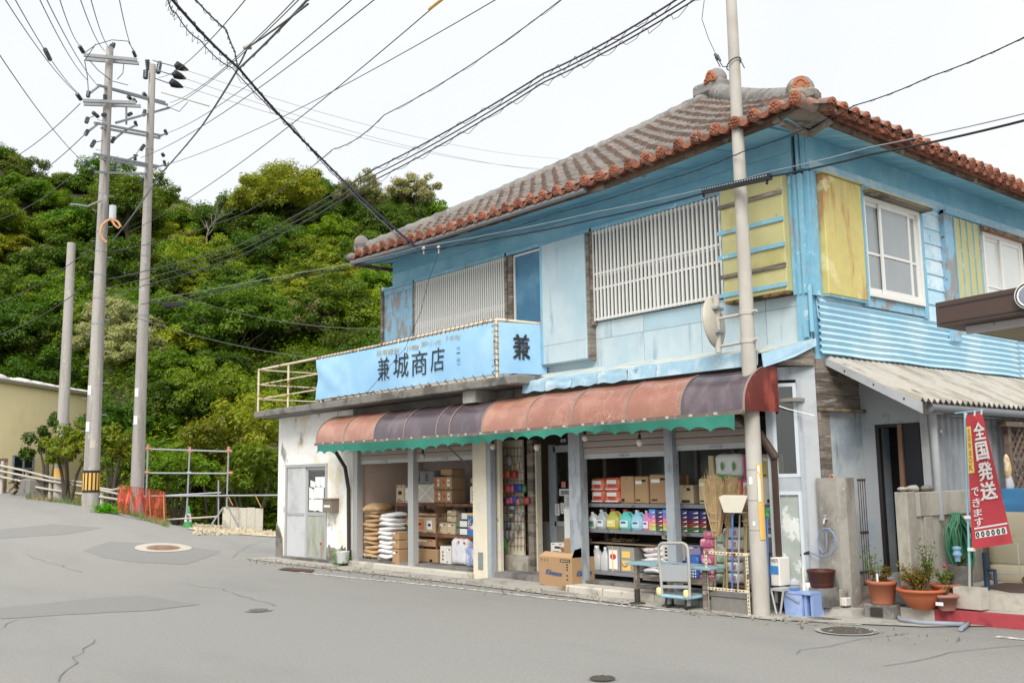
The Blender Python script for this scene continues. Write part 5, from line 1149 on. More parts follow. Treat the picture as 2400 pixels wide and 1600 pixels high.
# right rack, middle shelf: bottles
def jug(label, px0, px1, pt, pb, y, z0, colr, cap, lab, name='bottle', handle=True, alpha=1, group='cleaner bottles on the grey rack', p=.55):
    m = mat('jug_'+colr[1:], colr, rough=.25, var=.03, spec=.5)
    xa, xb = S(px0, (pt+pb)/2, y=y).x, S(px1, (pt+pb)/2, y=y).x; H = S((px0+px1)/2, pt, y=y).z-S((px0+px1)/2, pb, y=y).z; W = xb-xa
    r = empty(name, ((xa+xb)/2, y+W*.3, z0), label, 'bottle', group); c = V((xa+xb)/2, y+W*.3, z0); q = MB(); n = 20
    prof_ = [(.44, 0), (.5, .03), (.5, .50), (.47, .58), (.36, .68), (.24, .78), (.15, .86), (.13, .90)]; vs = []
    def se(v, e): return math.copysign(abs(v)**e, v)
    for k, (rr_, zz) in enumerate(prof_):
        for j in range(n):
            th = 2*math.pi*j/n; vs.append(c+V(W*(rr_*se(math.cos(th), p)-(.12 if handle else 0)*max(0, (zz-.5)/.4)), W*.62*rr_*se(math.sin(th), p), H*zz))
    q.add(vs, [(i*n+j, i*n+(j+1) % n, (i+1)*n+(j+1) % n, (i+1)*n+j) for i in range(len(prof_)-1) for j in range(n)], 0, True); q.face(vs[:n][::-1]); q.face(vs[-n:])
    q.build('body', m, r); cx = -.12*W if handle else 0
    q = MB(); q.lathe(c+V(cx, 0, H*.89), [(W*.15, 0), (W*.15, H*.10), (W*.13, H*.11)], 12); q.build('cap', mat('cap_'+cap[1:], cap, rough=.35), r)
    if handle: q = MB(); q.tube([c+V(cx+W*.14, 0, H*.84), c+V(W*.28, 0, H*.84), c+V(W*.44, 0, H*.72), c+V(W*.47, 0, H*.52)], W*.065, 8); q.build('handle', m, r)
    if lab: q = MB(); q.box((c.x-W*.36, c.y-W*.315, z0+H*.12), (c.x+W*.30, c.y-W*.312, z0+H*.46), 0, .001); q.box((c.x-W*.28, c.y-W*.318, z0+H*.30), (c.x+W*.12, c.y-W*.3155, z0+H*.40), 1); q.build('label_sheet', [mat('lab_'+lab[1:], lab, rough=.5), pr_b if lab != '#e8d24a' else pr_w], r)
    return r
Y3 = RYR+.02
jug('small white bottle with green label at the left end of the bottles', 1377, 1395, 1203, 1241, Y3, b1, '#dfe0dc', '#e8e8e4', '#5a9a70'); jug('clear bottle with pale label between white and yellow bottles', 1396, 1418, 1196, 1241, Y3, b1, '#aab4b8', '#c9d0d2', '#dfe4e6')
jug('yellow-green liquid bottle with yellow label', 1418, 1448, 1195, 1243, Y3, b1, '#b5b22c', '#c83c28', '#e8d24a'); jug('turquoise bottle with pale label', 1449, 1477, 1196, 1244, Y3, b1, '#3cc4bc', '#c83c28', '#c4e8e4'); jug('light blue bottle with pale label', 1477, 1504, 1198, 1245, Y3, b1, '#86cbe2', '#d8e6ec', '#b8d8ec'); jug('pink liquid bottle next to the coloured tissue boxes', 1504, 1522, 1198, 1245, Y3, b1, '#d878b4', '#e0a8cc', '#eadbe4')
for i, (px, cc) in enumerate(((1432, '#3a7a4c'), (1460, '#3a7a4c'), (1484, '#2f9a9a'))): jug(['dark green bottle behind the clear and yellow bottles', 'dark green bottle in the second row behind the turquoise one', 'teal bottle in the second row behind the light blue one'][i], px-12, px+12, 1196, 1240, Y3+.22, b1, cc, '#c83c28', None)
TC = [('#3f7fd0', 'blue'), ('#7c5ab4', 'purple'), ('#d25a98', 'pink'), ('#dd8f3a', 'orange'), ('#8db83c', 'lime green')]
TD = [('#343c78', 'navy'), ('#3d3470', 'indigo'), ('#6a2a54', 'plum'), ('#8a3f2c', 'rust red'), ('#3f6a3a', 'dark green')]
TL = [('#3f9ae0', 'sky blue'), ('#a070d0', 'violet'), ('#ea7ab4', 'rose'), ('#f0a83c', 'amber'), ('#b8d23c', 'yellow-green')]
def tissue(px0, px1, cols, where, y):
    for i, (h_, nmx) in enumerate(cols):
        m = mat('tissue_'+h_[1:], h_, rough=.45, var=.03, rnd=.0); pt, pb = 1192+10.4*i, 1192+10.4*(i+1)-.6
        xa, xb = S(px0, 1218, y=y).x, S(px1, 1218, y=y).x; H = .0555; z0 = b1+H*(4-i)
        r = empty('tissue_box', ((xa+xb)/2, y+.12, z0), nmx+' tissue box in the '+where, 'tissue box', 'tissue boxes stacked on the grey rack')
        MB().box((xa, y, z0+.0015), (xb-.003, y+.24, z0+H), 0, .004).build('body', m, r)
        if xb-xa > .1: q = MB(); q.prism([V(xa+(xb-xa)*.4, y-.001, z0+.01), V(xb-.012, y-.001, z0+.01), V(xb-.012, y-.001, z0+H*.55)], (0, .0006, 0)); q.build('white_flash', pr_w, r)
tissue(1521, 1536, TL, 'bright stack next to the pink bottle', Y3); tissue(1536, 1553, TD, 'dark stack between the two bright stacks', Y3+.01); tissue(1553, 1573, TL, 'bright stack against the central steel post', Y3); tissue(1590, 1611, TD, 'dark stack just right of the central steel post', Y3); tissue(1612, 1638, TD, 'second dark stack right of the central post', Y3+.02); tissue(1639, 1656, TD, 'third dark stack behind the straw broom', Y3+.04)
# right rack, bottom shelf
Y4 = RYR+.02
jug('translucent white jerrycan at the left end of the bottom shelf', 1378, 1405, 1289, 1345, Y4, b2, '#b9bab8', '#d8d8d4', None, 'jerrycan', False, group='jerrycans on the bottom shelf', p=.35); jug('narrow translucent white jerrycan beside the square tin', 1406, 1423, 1291, 1346, Y4, b2, '#c0c4c6', '#d8d8d4', None, 'jerrycan', False, group='jerrycans on the bottom shelf', p=.35)
tin = mat('tinplate', '#a9a8a2', rough=.35, var=.08, metal=.5)
def tin_can(label, px0, px1, pt, pb, rects):
    xa, xb = S(px0, 1320, y=Y4).x, S(px1, 1320, y=Y4).x; H = S(px0, pt, y=Y4).z-S(px0, pb, y=Y4).z
    r = empty('square_tin', ((xa+xb)/2, Y4+.12, b2), label, 'tin'); q = MB(); q.box((xa, Y4, b2), (xb, Y4+.24, b2+H), 0, .008); q.box((xa-.003, Y4-.003, b2+H-.012), (xb+.003, Y4+.243, b2+H)); q.build('body', tin, r)
    for u0, v0, u1, v1, mm in rects: MB().box((xa+(xb-xa)*u0, Y4-.005, b2+H*v0), (xa+(xb-xa)*u1, Y4-.001, b2+H*v1)).build('label_sheet', mm, r)
tin_can('square tin with red and white label and yellow strap', 1424, 1452, 1291, 1350, [(.15, .1, .85, .85, pr_w)]); q = MB(); xm = S(1438, 1320, y=Y4).x; q.box((xm-.012, Y4-.012, b2), (xm+.0, Y4-.006, b2+.34)); thing('strap', q, pr_y, 'yellow strap tied upright round the red-labelled tin', 'strap'); q = MB(); q.blob((xm+.0, Y4-.006, b2+.2), .06, .003, .04, 10, 6); thing('round_label', q, pr_r, 'red round label on the front of the square tin', 'label')
tin_can('square tin with two yellow labels', 1454, 1486, 1292, 1351, [(.15, .08, .75, .48, pr_y), (.15, .58, .75, .84, pr_y)])
q = MB(); xm = S(1466, 1330, y=Y4).x; q.tube([V(xm+.05*math.cos(t), Y4-.008, b2+.12+.04*math.sin(t)) for t in [math.pi+k*math.pi/8 for k in range(9)]], .007, 5); thing('smile_print', q, pr_r, 'red smile mark on the yellow tin label', 'print')
q = MB(); q.box((S(1380, 1290, y=Y4).x, Y4+.05, b2+.36), (S(1528, 1290, y=Y4).x, Y4+.4, b2+.375)); thing('board', q, mat('dusty_board', '#8d7a5e', rough=.9, var=.1), 'dusty board laid over the tins and jerrycans', 'board')
q = MB(); rr = random.Random(5)
for i in range(40):
    c = V(S(1436, 1283, y=Y4).x+rr.gauss(0, .09), Y4+.2+rr.uniform(-.06, .06), b2+.39+rr.random()*.03); q.tube([c, c+V(rr.uniform(-.1, .1), rr.uniform(-.06, .06), rr.uniform(-.01, .03))], .005, 4)
thing('coiled_rope', q, mat('hemp', '#9a8358', rough=.95, var=.2), 'heap of hemp rope lying on the dusty board', 'rope')
pv = mat('white_polybag', '#d8d6d6', rough=.3, var=.06, scale=10, spec=.5); pvr = mat('red_print_bag', '#d8cfce', rough=.3, var=.06, c2='#c07a80', thr=(.55, .6), s2=14, spec=.5)
for i in range(5):
    o = empty('polybag', (0, 0, 0), ['bottom', 'second', 'third', 'fourth', 'topmost'][i]+' plastic bag counted from below in the pile behind the trolley', 'bag', 'plastic bags piled on the bottom shelf'); sack_mesh(.42, .4, .085, 100+i, pv).build('bag', pvr if i in (1, 4) else pv, o); o.location = V(S(1526, 1350, y=Y4).x+.02*(i % 2), Y4+.2, b2+.07*i); o.rotation_euler = (0, 0, .1*((i*7) % 5-2))
for i, (px0, px1, pt, pb, zz) in enumerate(((1546, 1576, 1276, 1316, .2), (1592, 1604, 1278, 1316, .2), (1550, 1574, 1258, 1276, .46))):
    C(['white tissue carton with blue dots behind the trolley handle', 'narrow white carton right of the central post on the bottom shelf', 'small white carton on top of the dotted tissue carton'][i], px0, px1, pt, pb, Y4+.05, .3, whiteb, 'rows', z0=b2+zz, nm='tissue_carton')
C('plain white carton underneath the dotted tissue carton', 1544, 1578, 1316, 1350, Y4+.05, .3, whiteb, 'small', z0=b2)
C('lavender carton behind the blue net pack', 1608, 1640, 1280, 1310, Y4+.1, .25, mat('lavender', '#9a94b4', rough=.6, var=.08), 'small', z0=b2+.24)
pb_ = pack('blue and white diamond-patterned pack on the bottom shelf', 1602, 1638, 1303, 1362, Y4-.06, .3, mat('blue_film', '#2666bb', rough=.35, var=.05, spec=.5), b2-.02, 1, 1)
xa, xb = S(1606, 1340, y=Y4-.06).x, S(1634, 1340, y=Y4-.06).x; q = MB()
for i in range(5):
    for j in range(5):
        c = V(xa+(xb-xa)*(i+.5)/5, Y4-.068, b2+.03+.035*j); q.prism([c+V(0, 0, .014), c+V(.014, 0, 0), c-V(0, 0, .014), c-V(.014, 0, 0)], (0, -.003, 0))
q.build('diamond_print', pr_w, pb_, 'stuff')
pinkf = mat('pink_film', '#c9577c', rough=.3, var=.12, scale=12, c2='#e4b4c0', thr=(.5, .6), s2=12, spec=.5); greenf = mat('green_film', '#9cb89e', rough=.3, var=.12, scale=12, c2='#d4dcd2', thr=(.48, .6), s2=9, spec=.5); whf = mat('white_film2', '#d5d2d2', rough=.3, var=.06, spec=.5)
YP = -.42
for i, (pt, pb, px0, px1) in enumerate(((1243, 1263, 1645, 1676), (1262, 1284, 1637, 1676), (1283, 1300, 1644, 1676), (1298, 1322, 1639, 1677), (1322, 1346, 1637, 1677), (1346, 1370, 1636, 1678))):
    pack(['topmost', 'second from top', 'third from top', 'fourth from top', 'fifth from top', 'bottom'][i]+' pink roll pack in the stack left of the broom rack', px0, px1, pt, pb, YP, .22, pinkf, S(1655, pb, y=YP).z, 2, 1, 'pink roll packs stacked by the broom rack')
for i in range(5):
    pt = 1236+26.5*i
    pk = pack(['topmost', 'second', 'third', 'fourth', 'lowest'][i]+' white pack with red characters counted down behind the broom rack', 1691, 1731, pt, pt+25, YP, .22, whf, S(1710, pt+25, y=YP).z, 2, 1, 'white packs with red characters')
    q = MB()
    for ch, px in (('花', 1696), ('豆', 1717)): put_text(q, ch, *fquad(px, pt+7, px+8, pt+17, YP-.016, .001), offset=.02)
    q.build('lettering', pr_r, pk)
for i in range(5):
    pt = 1248+24*i; pack(['topmost', 'second', 'third', 'fourth', 'lowest'][i]+' pale green roll pack counted down behind the brooms', 1674, 1696, pt, pt+23, YP-.03, .2, greenf, S(1685, pt+23, y=YP-.03).z, 1, 1, 'pale green roll packs')
C('plain grey carton stack behind the broom handles and pole', 1732, 1772, 1238, 1370, YP+.1, .25, mat('grey_wrap', '#98949a', rough=.5, var=.1), 'none', nm='wrapped_stack', cat='pack')
r = C('grey carton with the black word ISLAND right of the near pole', 1797, 1820, 1188, 1238, YP+.16, .25, mat('grey_wrap', '#98949a'), 'none')
q = MB(); put_text(q, 'ISLAND', *fquad(1796, 1217, 1826, 1229, YP+.16, .003), offset=.0); q.build('lettering', pr_k, r)
C('brown-grey carton stacked under the lettered carton by the brown post', 1797, 1820, 1240, 1306, YP+.17, .25, mat('taupe_box', '#7d736c', rough=.8), 'small')
r = C('white carton with a bright blue square beside the brown post', 1806, 1827, 1310, 1376, YP-.06, .2, whiteb, 'none', z0=.30); q = MB(); xa, xb = S(1806, 1345, y=YP-.06).x, S(1827, 1345, y=YP-.06).x; q.box((xa, YP-.065, .43), (xb-.01, YP-.061, .52)); q.build('blue_square', mat('bright_blue', '#1f86d0', rough=.5), r)
q = MB(); put_text(q, 'ONEETS', V(xa+.005, YP-.064, .595), V(xb-.008, YP-.064, .595), V(xa+.005, YP-.064, .56), V(xb-.008, YP-.064, .56)); q.build('lettering', pr_k, r)
# ================================================================ ENTRANCE
ent = empty('entrance_door', (-4.2, .5, .05), 'aluminium sliding shop door with a dark doorway beside it, stickers on the glass', 'door')
YD = .45
def ef(px0, px1, pt, pb, y, th, nm, m, p=ent):
    a, b = S(px0, pb, y=y), S(px1, pt, y=y); q = MB(); q.box((a.x, y, a.z), (b.x, y+th, b.z)); return q.build(nm, m, p)
ef(1296, 1356, 1041, 1060, YD, .05, 'door_head', steel_b)
lf = ef(1291, 1300, 1042, 1365, YD, .05, 'leaf_stile', steel_b); ef(1345, 1352, 1045, 1300, YD, .05, 'leaf_stile', steel_b); ef(1298, 1346, 1042, 1048, YD-.002, .05, 'leaf_rail', steel_b)
ef(1300, 1346, 1222, 1232, YD, .05, 'leaf_rail', steel_b); ef(1300, 1346, 1232, 1300, YD+.02, .01, 'kick_panel', mat('kick_grey', '#8b8880', rough=.6, var=.06)); ef(1300, 1346, 1048, 1222, YD+.02, .006, 'pane', glass('shop_glass'))
ef(1270, 1292, 1222, 1310, YD+.1, .03, 'lower_board', mat('kick_grey', '#8b8880')); ef(1246, 1256, 1040, 1345, .1, .1, 'jamb', cream_p); ef(1240, 1247, 1030, 1340, .05, .06, 'old_jamb', wood)
ef(1222, 1240, 1025, 1335, .25, .05, 'dark_green_jamb', mat('dark_green', '#26331f', rough=.8, var=.2))
ef(1312, 1328, 1026, 1038, YD-.02, .006, 'plate', mat('navy_plate', '#27305e', rough=.5))
q = MB(); put_text(q, '煙草', *fquad(1313.5, 1028, 1326.5, 1036, YD-.022, .002)); q.build('lettering', pr_w, ent)
for px0, px1, pt, pb in ((1311, 1349, 1145, 1161), (1323, 1345, 1162, 1190), (1301, 1311, 1180, 1207), (1314, 1322, 1178, 1203)):
    n_ = ef(px0, px1, pt, pb, YD-.004, .002, 'notice', paper); q = MB()
    for k in range(4): c0, c1 = S(px0+3, pt+4+k*(pb-pt-6)/4, y=YD-.006), S(px1-3, pt+5.5+k*(pb-pt-6)/4, y=YD-.006); q.box((c0.x, YD-.0065, c1.z), (c1.x, YD-.0055, c0.z))
    q.build('print', pr_k, n_, 'stuff')
ef(1316, 1325, 1128, 1142, YD-.004, .002, 'sticker', mat('sticker_salmon', '#cf8278', rough=.5)); ef(1350, 1356, 1155, 1190, .1, .01, 'poster', mat('poster_orange', '#d87a5a', rough=.5, var=.2, c2='#d8d0c0', thr=(.5, .55), s2=20))
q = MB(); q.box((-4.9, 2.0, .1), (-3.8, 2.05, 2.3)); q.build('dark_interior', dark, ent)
# white panel, cartons before the door
q = MB(); a, b = S(1326, 1265, y=.02), S(1359, 1191, y=.02); q.box((a.x, .0, a.z), (b.x, .03, b.z)); thing('whiteboard', q, mat('white_sheet2', '#d8d8d6', rough=.7, var=.02), 'blank white board leaning at the right side of the entrance', 'board')
C('white printed carton behind the big brown carton in the entrance', 1290, 1324, 1272, 1295, -.1, .3, whiteb, 'print'); C('brown carton standing behind the big carton beside the blue-grey post', 1321, 1360, 1262, 1302, -.2, .25, kraft, 'plain')
bigc = empty('cardboard_box', (-4.0, -.4, .04), 'big open brown carton with blue Kleenex lettering on the pavement', 'box')
x0, x1 = S(1263, 1345, y=-.58).x, S(1340, 1345, y=-.58).x; zt_, zb = S(1300, 1304, y=-.58).z, .02
q = MB(); q.box((x0, -.58, zb), (x1, -.14, zt_), 0, .006); q.build('body', kraft, bigc)
for pts in ([V(x0, -.575, zt_), V(x1, -.575, zt_), V(x1-.03, -.50, zt_+.05), V(x0+.05, -.50, zt_+.06)], [V(x0+.02, -.14, zt_), V(x1-.05, -.14, zt_), V(x1-.08, -.18, zt_+.09), V(x0+.03, -.2, zt_+.10)], [V(x1, -.57, zt_), V(x1, -.15, zt_), V(x1+.0, -.18, zt_+.16), V(x1+.0, -.52, zt_+.10)]):
    MB().prism(pts, (0, .006, .002)).build('flap', kraft, bigc)
q = MB(); yy = -.583; W, H = x1-x0, zt_-zb
def bq(u0, v0, u1, v1): return [V(x0+W*u0, yy, zb+H*v1), V(x0+W*u1, yy, zb+H*v1), V(x0+W*u0, yy, zb+H*v0), V(x0+W*u1, yy, zb+H*v0)]
put_text(q, 'Kleenex', V(x0+W*.24, yy, zb+H*.60), V(x0+W*.72, yy, zb+H*.56), V(x0+W*.24, yy, zb+H*.44), V(x0+W*.72, yy, zb+H*.40), offset=.012, skew=.10); put_text(q, 'Kleenex', V(x1+.004, -.48, zb+H*.58), V(x1+.004, -.2, zb+H*.6), V(x1+.004, -.48, zb+H*.42), V(x1+.004, -.2, zb+H*.44), offset=.01, skew=.1); q.build('lettering', mat('kleenex_blue', '#33578c', rough=.7), bigc)
q = MB()
a = bq(.66, .85, .96, .94); q.face([a[2], a[3], a[1], a[0]])
for u in (.06, .16, .26): put_text(q, '↑', *bq(u, .82, u+.05, .93))
for v in (.3, .42, .6, .68, .76): put_text(q, '・', *bq(.84, v, .90, v+.05))
put_text(q, '250W', *bq(.72, .05, .97, .12)); put_text(q, '□ ', *bq(.06, .04, .16, .10)); q.build('print', pr_k, bigc, 'stuff')
q = MB(); a = bq(.66, .85, .96, .94)
yy = -.585; put_text(q, '40442', *bq(.68, .865, .94, .925), offset=.01); q.build('number_lettering', kraft_l, bigc)
C('old whitewashed wooden crate inside the entrance beside the cream pillar', 1182, 1236, 1302, 1346, .0, .35, mat('whitewashed', '#a9a294', rough=.9, var=.1, c2='#8d8678', thr=(.5, .65), s2=4), 'none', nm='wooden_crate', cat='crate')
# wire display grid with hanging goods
YG = .12
g = empty('wire_display_grid', S(1205, 1250, y=YG), 'rusty wire grid hung with goods inside the entrance', 'display rack')
q = MB()
for i in range(9): px = 1173+i*8; q.tube([S(px, 1046, y=YG), S(px, 1290, y=YG)], .004, 4)
for j in range(13): py = 1050+j*19; q.tube([S(1173, py, y=YG), S(1238, py, y=YG)], .004, 4)
q.build('wires', rust, g, 'stuff'); a, b = S(1168, 1340, y=YG+.03), S(1225, 1030, y=YG+.03); MB().box((a.x, YG+.02, a.z), (b.x, YG+.05, b.z)).build('backing_board', cream_p, g)
def oval(label, px, py, colr, w_=.095, h_=.12, k=0):
    m = mat('plastic_'+colr[1:], colr, rough=.35, var=.04, spec=.5); c = S(px, py, y=YG-.07-k); r = empty('plastic_dish', c-V(0, 0, h_/2), label, 'dish', 'plastic dishes hung on the wire grid')
    q = MB(); q.lathe(c, [(.001, 0)], 3) if False else None
    q.blob(c, w_/2, .035, h_/2, 16, 10, p=.7); q.build('bowl', m, r); q = MB(); q.tube([c+V(w_*.47*math.cos(t), -.006, h_*.47*math.sin(t)) for t in [j*math.pi/8 for j in range(16)]], .007, 5, closed=True); q.build('rim', m, r); q = MB(); q.tube([c+V(0, .02, h_*.45), c+V(0, .05, h_*.6), c+V(0, YG-c.y, h_*.55)], .004, 4); q.build('hook', steel_b, r)
for px, py, cc, lb, k in ((1178, 1111, '#e0641e', 'orange plastic dish at the left of the top row', 0), (1189, 1111, '#e0641e', 'orange plastic dish in front of its twin in the top row', .03), (1205, 1111, '#c02c26', 'red plastic dish at the right of the top row', 0),
        (1179, 1145, '#e0641e', 'orange plastic dish at the left of the second row', 0), (1189, 1145, '#e0641e', 'orange plastic dish beside the pink one in the second row', .03), (1200, 1145, '#cf5aa4', 'pink plastic dish in the second row', 0), (1212, 1143, '#27408e', 'dark blue plastic dish left of its twin in the second row', 0), (1219, 1143, '#2b469c', 'dark blue plastic dish next to the green one', .03), (1229, 1145, '#2c7a3c', 'green plastic dish at the right end of the second row', 0)):
    oval(lb, px, py, cc, .10, .125, k)
for px, py, cc, lb, k in ((1180, 1175, '#2a3c86', 'small navy dish at the left end of the third row', 0), (1190, 1174, '#d85a80', 'small pink dish next to the navy one in the third row', .02), (1199, 1172, '#c868a8', 'small mauve dish in the third row', 0), (1207, 1171, '#2b50a8', 'small blue dish in the middle of the third row', .03), (1215, 1175, '#d8587c', 'small pink dish right of the small blue one', 0), (1224, 1173, '#2c7a3c', 'small green dish in the third row', 0), (1232, 1173, '#b02c30', 'small red dish left of its twin at the right end of the third row', .0), (1237, 1173, '#b83036', 'small red dish at the right end of the third row', .03)):
    oval(lb, px, py, cc, .085, .105, k)
rr = random.Random(8)
for i, (px, py, w_, h_, cc, lb) in enumerate(((1193, 1080, 18, 26, '#a9a2a0', 'clear bag of white goods hung near the top of the grid'), (1216, 1092, 5, 24, '#b5a88c', 'pale brush hung left in the pair at the top right of the grid'), (1223, 1090, 5, 24, '#b5a88c', 'pale brush hung right in the pair at the top right of the grid'), (1199, 1190, 26, 12, '#7f93b0', 'row of blue and white packets hung below the dishes'), (1197, 1208, 20, 12, '#8d9296', 'grey metal goods bundle hung at mid grid'), (1222, 1205, 14, 14, '#8a8a88', 'grey packet hung right of the metal bundle'), (1191, 1230, 14, 16, '#5d7a94', 'blue-grey packet hung low on the grid'), (1212, 1236, 16, 18, '#75897c', 'green-grey packet hung low on the right of the grid'), (1189, 1252, 6, 24, '#8f9094', 'grey glove hung lowest left of its pair'), (1199, 1252, 6, 26, '#8f9094', 'grey glove hung lowest right of its pair'))):
    c = S(px, py, y=YG-.05); k = .0055; q = MB(); q.blob(c, w_*k/2, .03, h_*k/2, 12, 8, p=.5, fn=lambda v: v*(1+.12*mnoise.noise(v*30+c))); o = thing('hanging_goods', q, mat('goods_'+cc[1:], cc, rough=.4, var=.2, scale=20, c2='#d0d0cc', thr=(.55, .65), s2=25), lb, 'goods')
def broom(label, top, bot, m_handle, m_brush, bl_, wd, cat='broom', head=None):
    r = empty('broom', bot, label, cat); t, b = Vector(top), Vector(bot); d = (t-b).normalized(); n_ = b+d*bl_
    q = MB(); q.tube([n_-d*.02, t], .011, 7); q.build('handle', m_handle, r)
    q = MB(); rr = random.Random(len(label)); s_ = d.cross(V(0, 1, 0)).normalized()
    for i in range(60):
        u = rr.uniform(-1, 1); v = rr.uniform(-1, 1); q.tube([n_+s_*u*.018+V(0, v*.012, 0), b+s_*u*wd/2+V(0, v*.025, 0)+d*rr.uniform(0, .03)], [.005, .004], 4)
    q.build('bristles', m_brush, r, 'stuff'); q = MB(); q.tube([n_-d*.03, n_+d*.03], .024, 8); q.build('collar', m_brush, r)
broom('green plastic broom with a red handle leaning on the cream wall', S(1166, 1212, y=-.1), S(1169, 1310, y=-.22), mat('red_plastic', '#c22f26', rough=.4), mat('green_plastic', '#2c9a36', rough=.5, var=.1), .17, .11)
broom('green broom with a blue handle standing behind the red-handled one', S(1173, 1188, y=.0), S(1184, 1288, y=-.02), mat('blue_plastic2', '#2b67b8', rough=.4), mat('green_plastic', '#2c9a36'), .15, .08)
# light bulbs under the awning
for px, py, lb, cl in ((1155, 1046, 'white light bulb hanging in front of the cream pillar', 0), (1258, 1048, 'large white light bulb hanging before the entrance', 0), (991, 1068, 'clear light bulb hanging before the second bay', 1), (1371, 1026, 'white light bulb tucked behind the valance right of the entrance', 0), (1499, 1037, 'white light bulb hanging before the third bay', 0)):
    c = S(px, py, y=-.72); r = empty('light_bulb', c, lb, 'light bulb', 'light bulbs under the awning'); q = MB(); q.blob(c, .042, .042, .048, 14, 10); q.build('globe', mat('opal_glass', '#d8d2c4', rough=.25, spec=.6) if not cl else mat('clear_bulb', '#a09890', rough=.1, spec=.7), r); q = MB(); q.tube([c+V(0, 0, .04), c+V(0, 0, .1)], .02, 8); q.tube([c+V(0, 0, .1), c+V(0, .05, .24)], .006, 5); q.build('socket', dark_b, r)
# ================================================================ IN FRONT OF THE SHOP
TY = -.92
tbl = empty('trestle_table', S(1560, 1420, y=TY), 'low pale blue topped work table with grey wooden legs', 'table')
a, b = S(1462, 1316, y=TY), S(1662, 1326, y=TY); MB().box((a.x, TY, a.z-.03), (b.x, TY+.36, a.z), 0, .004).build('table_top', mat('table_blue', '#7fa4ae', rough=.6, var=.1, c2='#5d6c6c', thr=(.55, .65), s2=4), tbl)
for px in (1494, 1572, 1655):
    x = S(px, 1380, y=TY+.06).x; MB().box((x-.028, TY+.03, .015), (x+.028, TY+.08, a.z-.03)).build('leg', wood, tbl)
for yy in (.3,): MB().box((S(1494, 1390, y=TY).x, TY+.1, .28), (S(1655, 1390, y=TY).x, TY+.13, .35)).build('stretcher', wood, tbl)
q = MB(); x = S(1481, 1380, y=TY-.1).x; q.tube([(x, TY-.02, a.z-.03), (x+.02, TY-.03, .2), (x+.02, TY-.03, .02)], .017, 7); q.build('leg', wood_b, tbl); q = MB(); q.tube([(x+.02, TY-.03, .18), (x+.02, TY-.03, .01)], .032, 8); q.lathe((x+.02, TY-.03, .012), [(.1, 0), (.1, .01), (.03, .02)], 12); q.build('foot', dark_b, tbl)
KY = -1.06
tro = empty('platform_trolley', S(1580, 1425, y=KY), 'small platform hand trolley with grey handle panel and light blue deck', 'trolley')
def kp(px, py, y=KY): return S(px, py, y=y)
tg = mat('trolley_cream', '#a3a197', rough=.5, var=.1); q = MB(); q.tube([kp(1553, 1400), kp(1547, 1330), kp(1543, 1285), kp(1546, 1276), kp(1553, 1272), kp(1600, 1272), kp(1608, 1276), kp(1612, 1285), kp(1615, 1330), kp(1617, 1402)], .017, 8); q.build('handle', tg, tro)
for pt, pb, nm in ((1322, 1361, 'panel'), (1370, 1377, 'cross_bar')):
    q = MB(); q.prism([kp(1549, pb), kp(1615, pb+1), kp(1613, pt+1), kp(1547, pt)], (0, .012, 0)); q.build(nm, mat('trolley_grey', '#9ba1a4', rough=.5, var=.05), tro)
ddir = V(.98, .2, 0)
a = kp(1543, 1412); a.z = .155; b = a+V(.47, 0, 0); dk = MB(); dk.box((a.x, KY-.02, .135), (b.x, KY+.74, .17), 0, .012); dk.build('deck', mat('deck_blue', '#7db4c8', rough=.5, var=.08), tro); MB().box((a.x+.03, KY+.0, .17), (b.x-.03, KY+.70, .176)).build('deck_mat', mat('deck_grey', '#8a9499', rough=.8), tro)
for x in (a.x+.03, b.x-.03): q = MB(); q.blob((x, KY-.01, .20), .035, .03, .05, 10, 8, p=.7); q.build('corner_guard', mat('guard_yellow', '#d6cd8a', rough=.5), tro)
for x, yy in ((a.x+.1, KY+.06), (b.x-.08, KY+.06), (a.x+.1, KY+.62), (b.x-.08, KY+.62)):
    q = MB(); q.tube([(x-.015, yy, .065), (x+.015, yy, .065)], .05, 14); wq = q.build('wheel', dark_b, tro); q = MB(); q.box((x-.025, yy-.03, .06), (x-.019, yy+.03, .135)); q.box((x+.019, yy-.03, .06), (x+.025, yy+.03, .135)); q.build('fork', steel_b, wq)
# broom rack made of slotted angle
HY = -.86
rkm = mat('slotted_angle', '#d2c6a4', rough=.7, var=.1, scale=14, c2='#7a4028', thr=(.56, .62), s2=7)
br = empty('broom_rack', S(1706, 1430, y=HY), 'rusty cream slotted-angle frame holding brooms', 'rack')
xl, xr = S(1658, 1400, y=HY).x, S(1754, 1400, y=HY).x; zt2 = S(1706, 1293, y=HY).z; zm2 = S(1706, 1378, y=HY).z
for x in (xl, xr):
    q = MB(); q.box((x-.016, HY, .01), (x+.016, HY+.005, zt2)); q.box((x-.016, HY+.005, .01), (x-.011, HY+.03, zt2)); pq = q.build('upright', rkm, br)
    q = MB()
    for k in range(int(zt2/.04)): q.box((x-.005, HY-.001, .03+k*.04), (x+.007, HY, .05+k*.04))
    q.build('slots', dark, pq, 'stuff'); MB().box((x-.016, HY+.35, .01), (x+.016, HY+.36, zt2)).build('upright', rkm, br); MB().box((x-.015, HY+.006, zt2-.03), (x-.01, HY+.35, zt2)).build('side_bar', rkm, br)
for z in (zt2, zm2):
    for yy in (HY-.006, HY+.365): q = MB(); q.box((xl-.02, yy, z-.032), (xr+.02, yy+.005, z)); pq = q.build('cross_bar', rkm if yy < HY else rust, br)
    q = MB()
    for k in range(11): x = xl+.03+k*(xr-xl-.05)/11; q.box((x, HY-.008, z-.022), (x+.022, HY-.0065, z-.012))
    q.build('slots', dark, br, 'stuff')
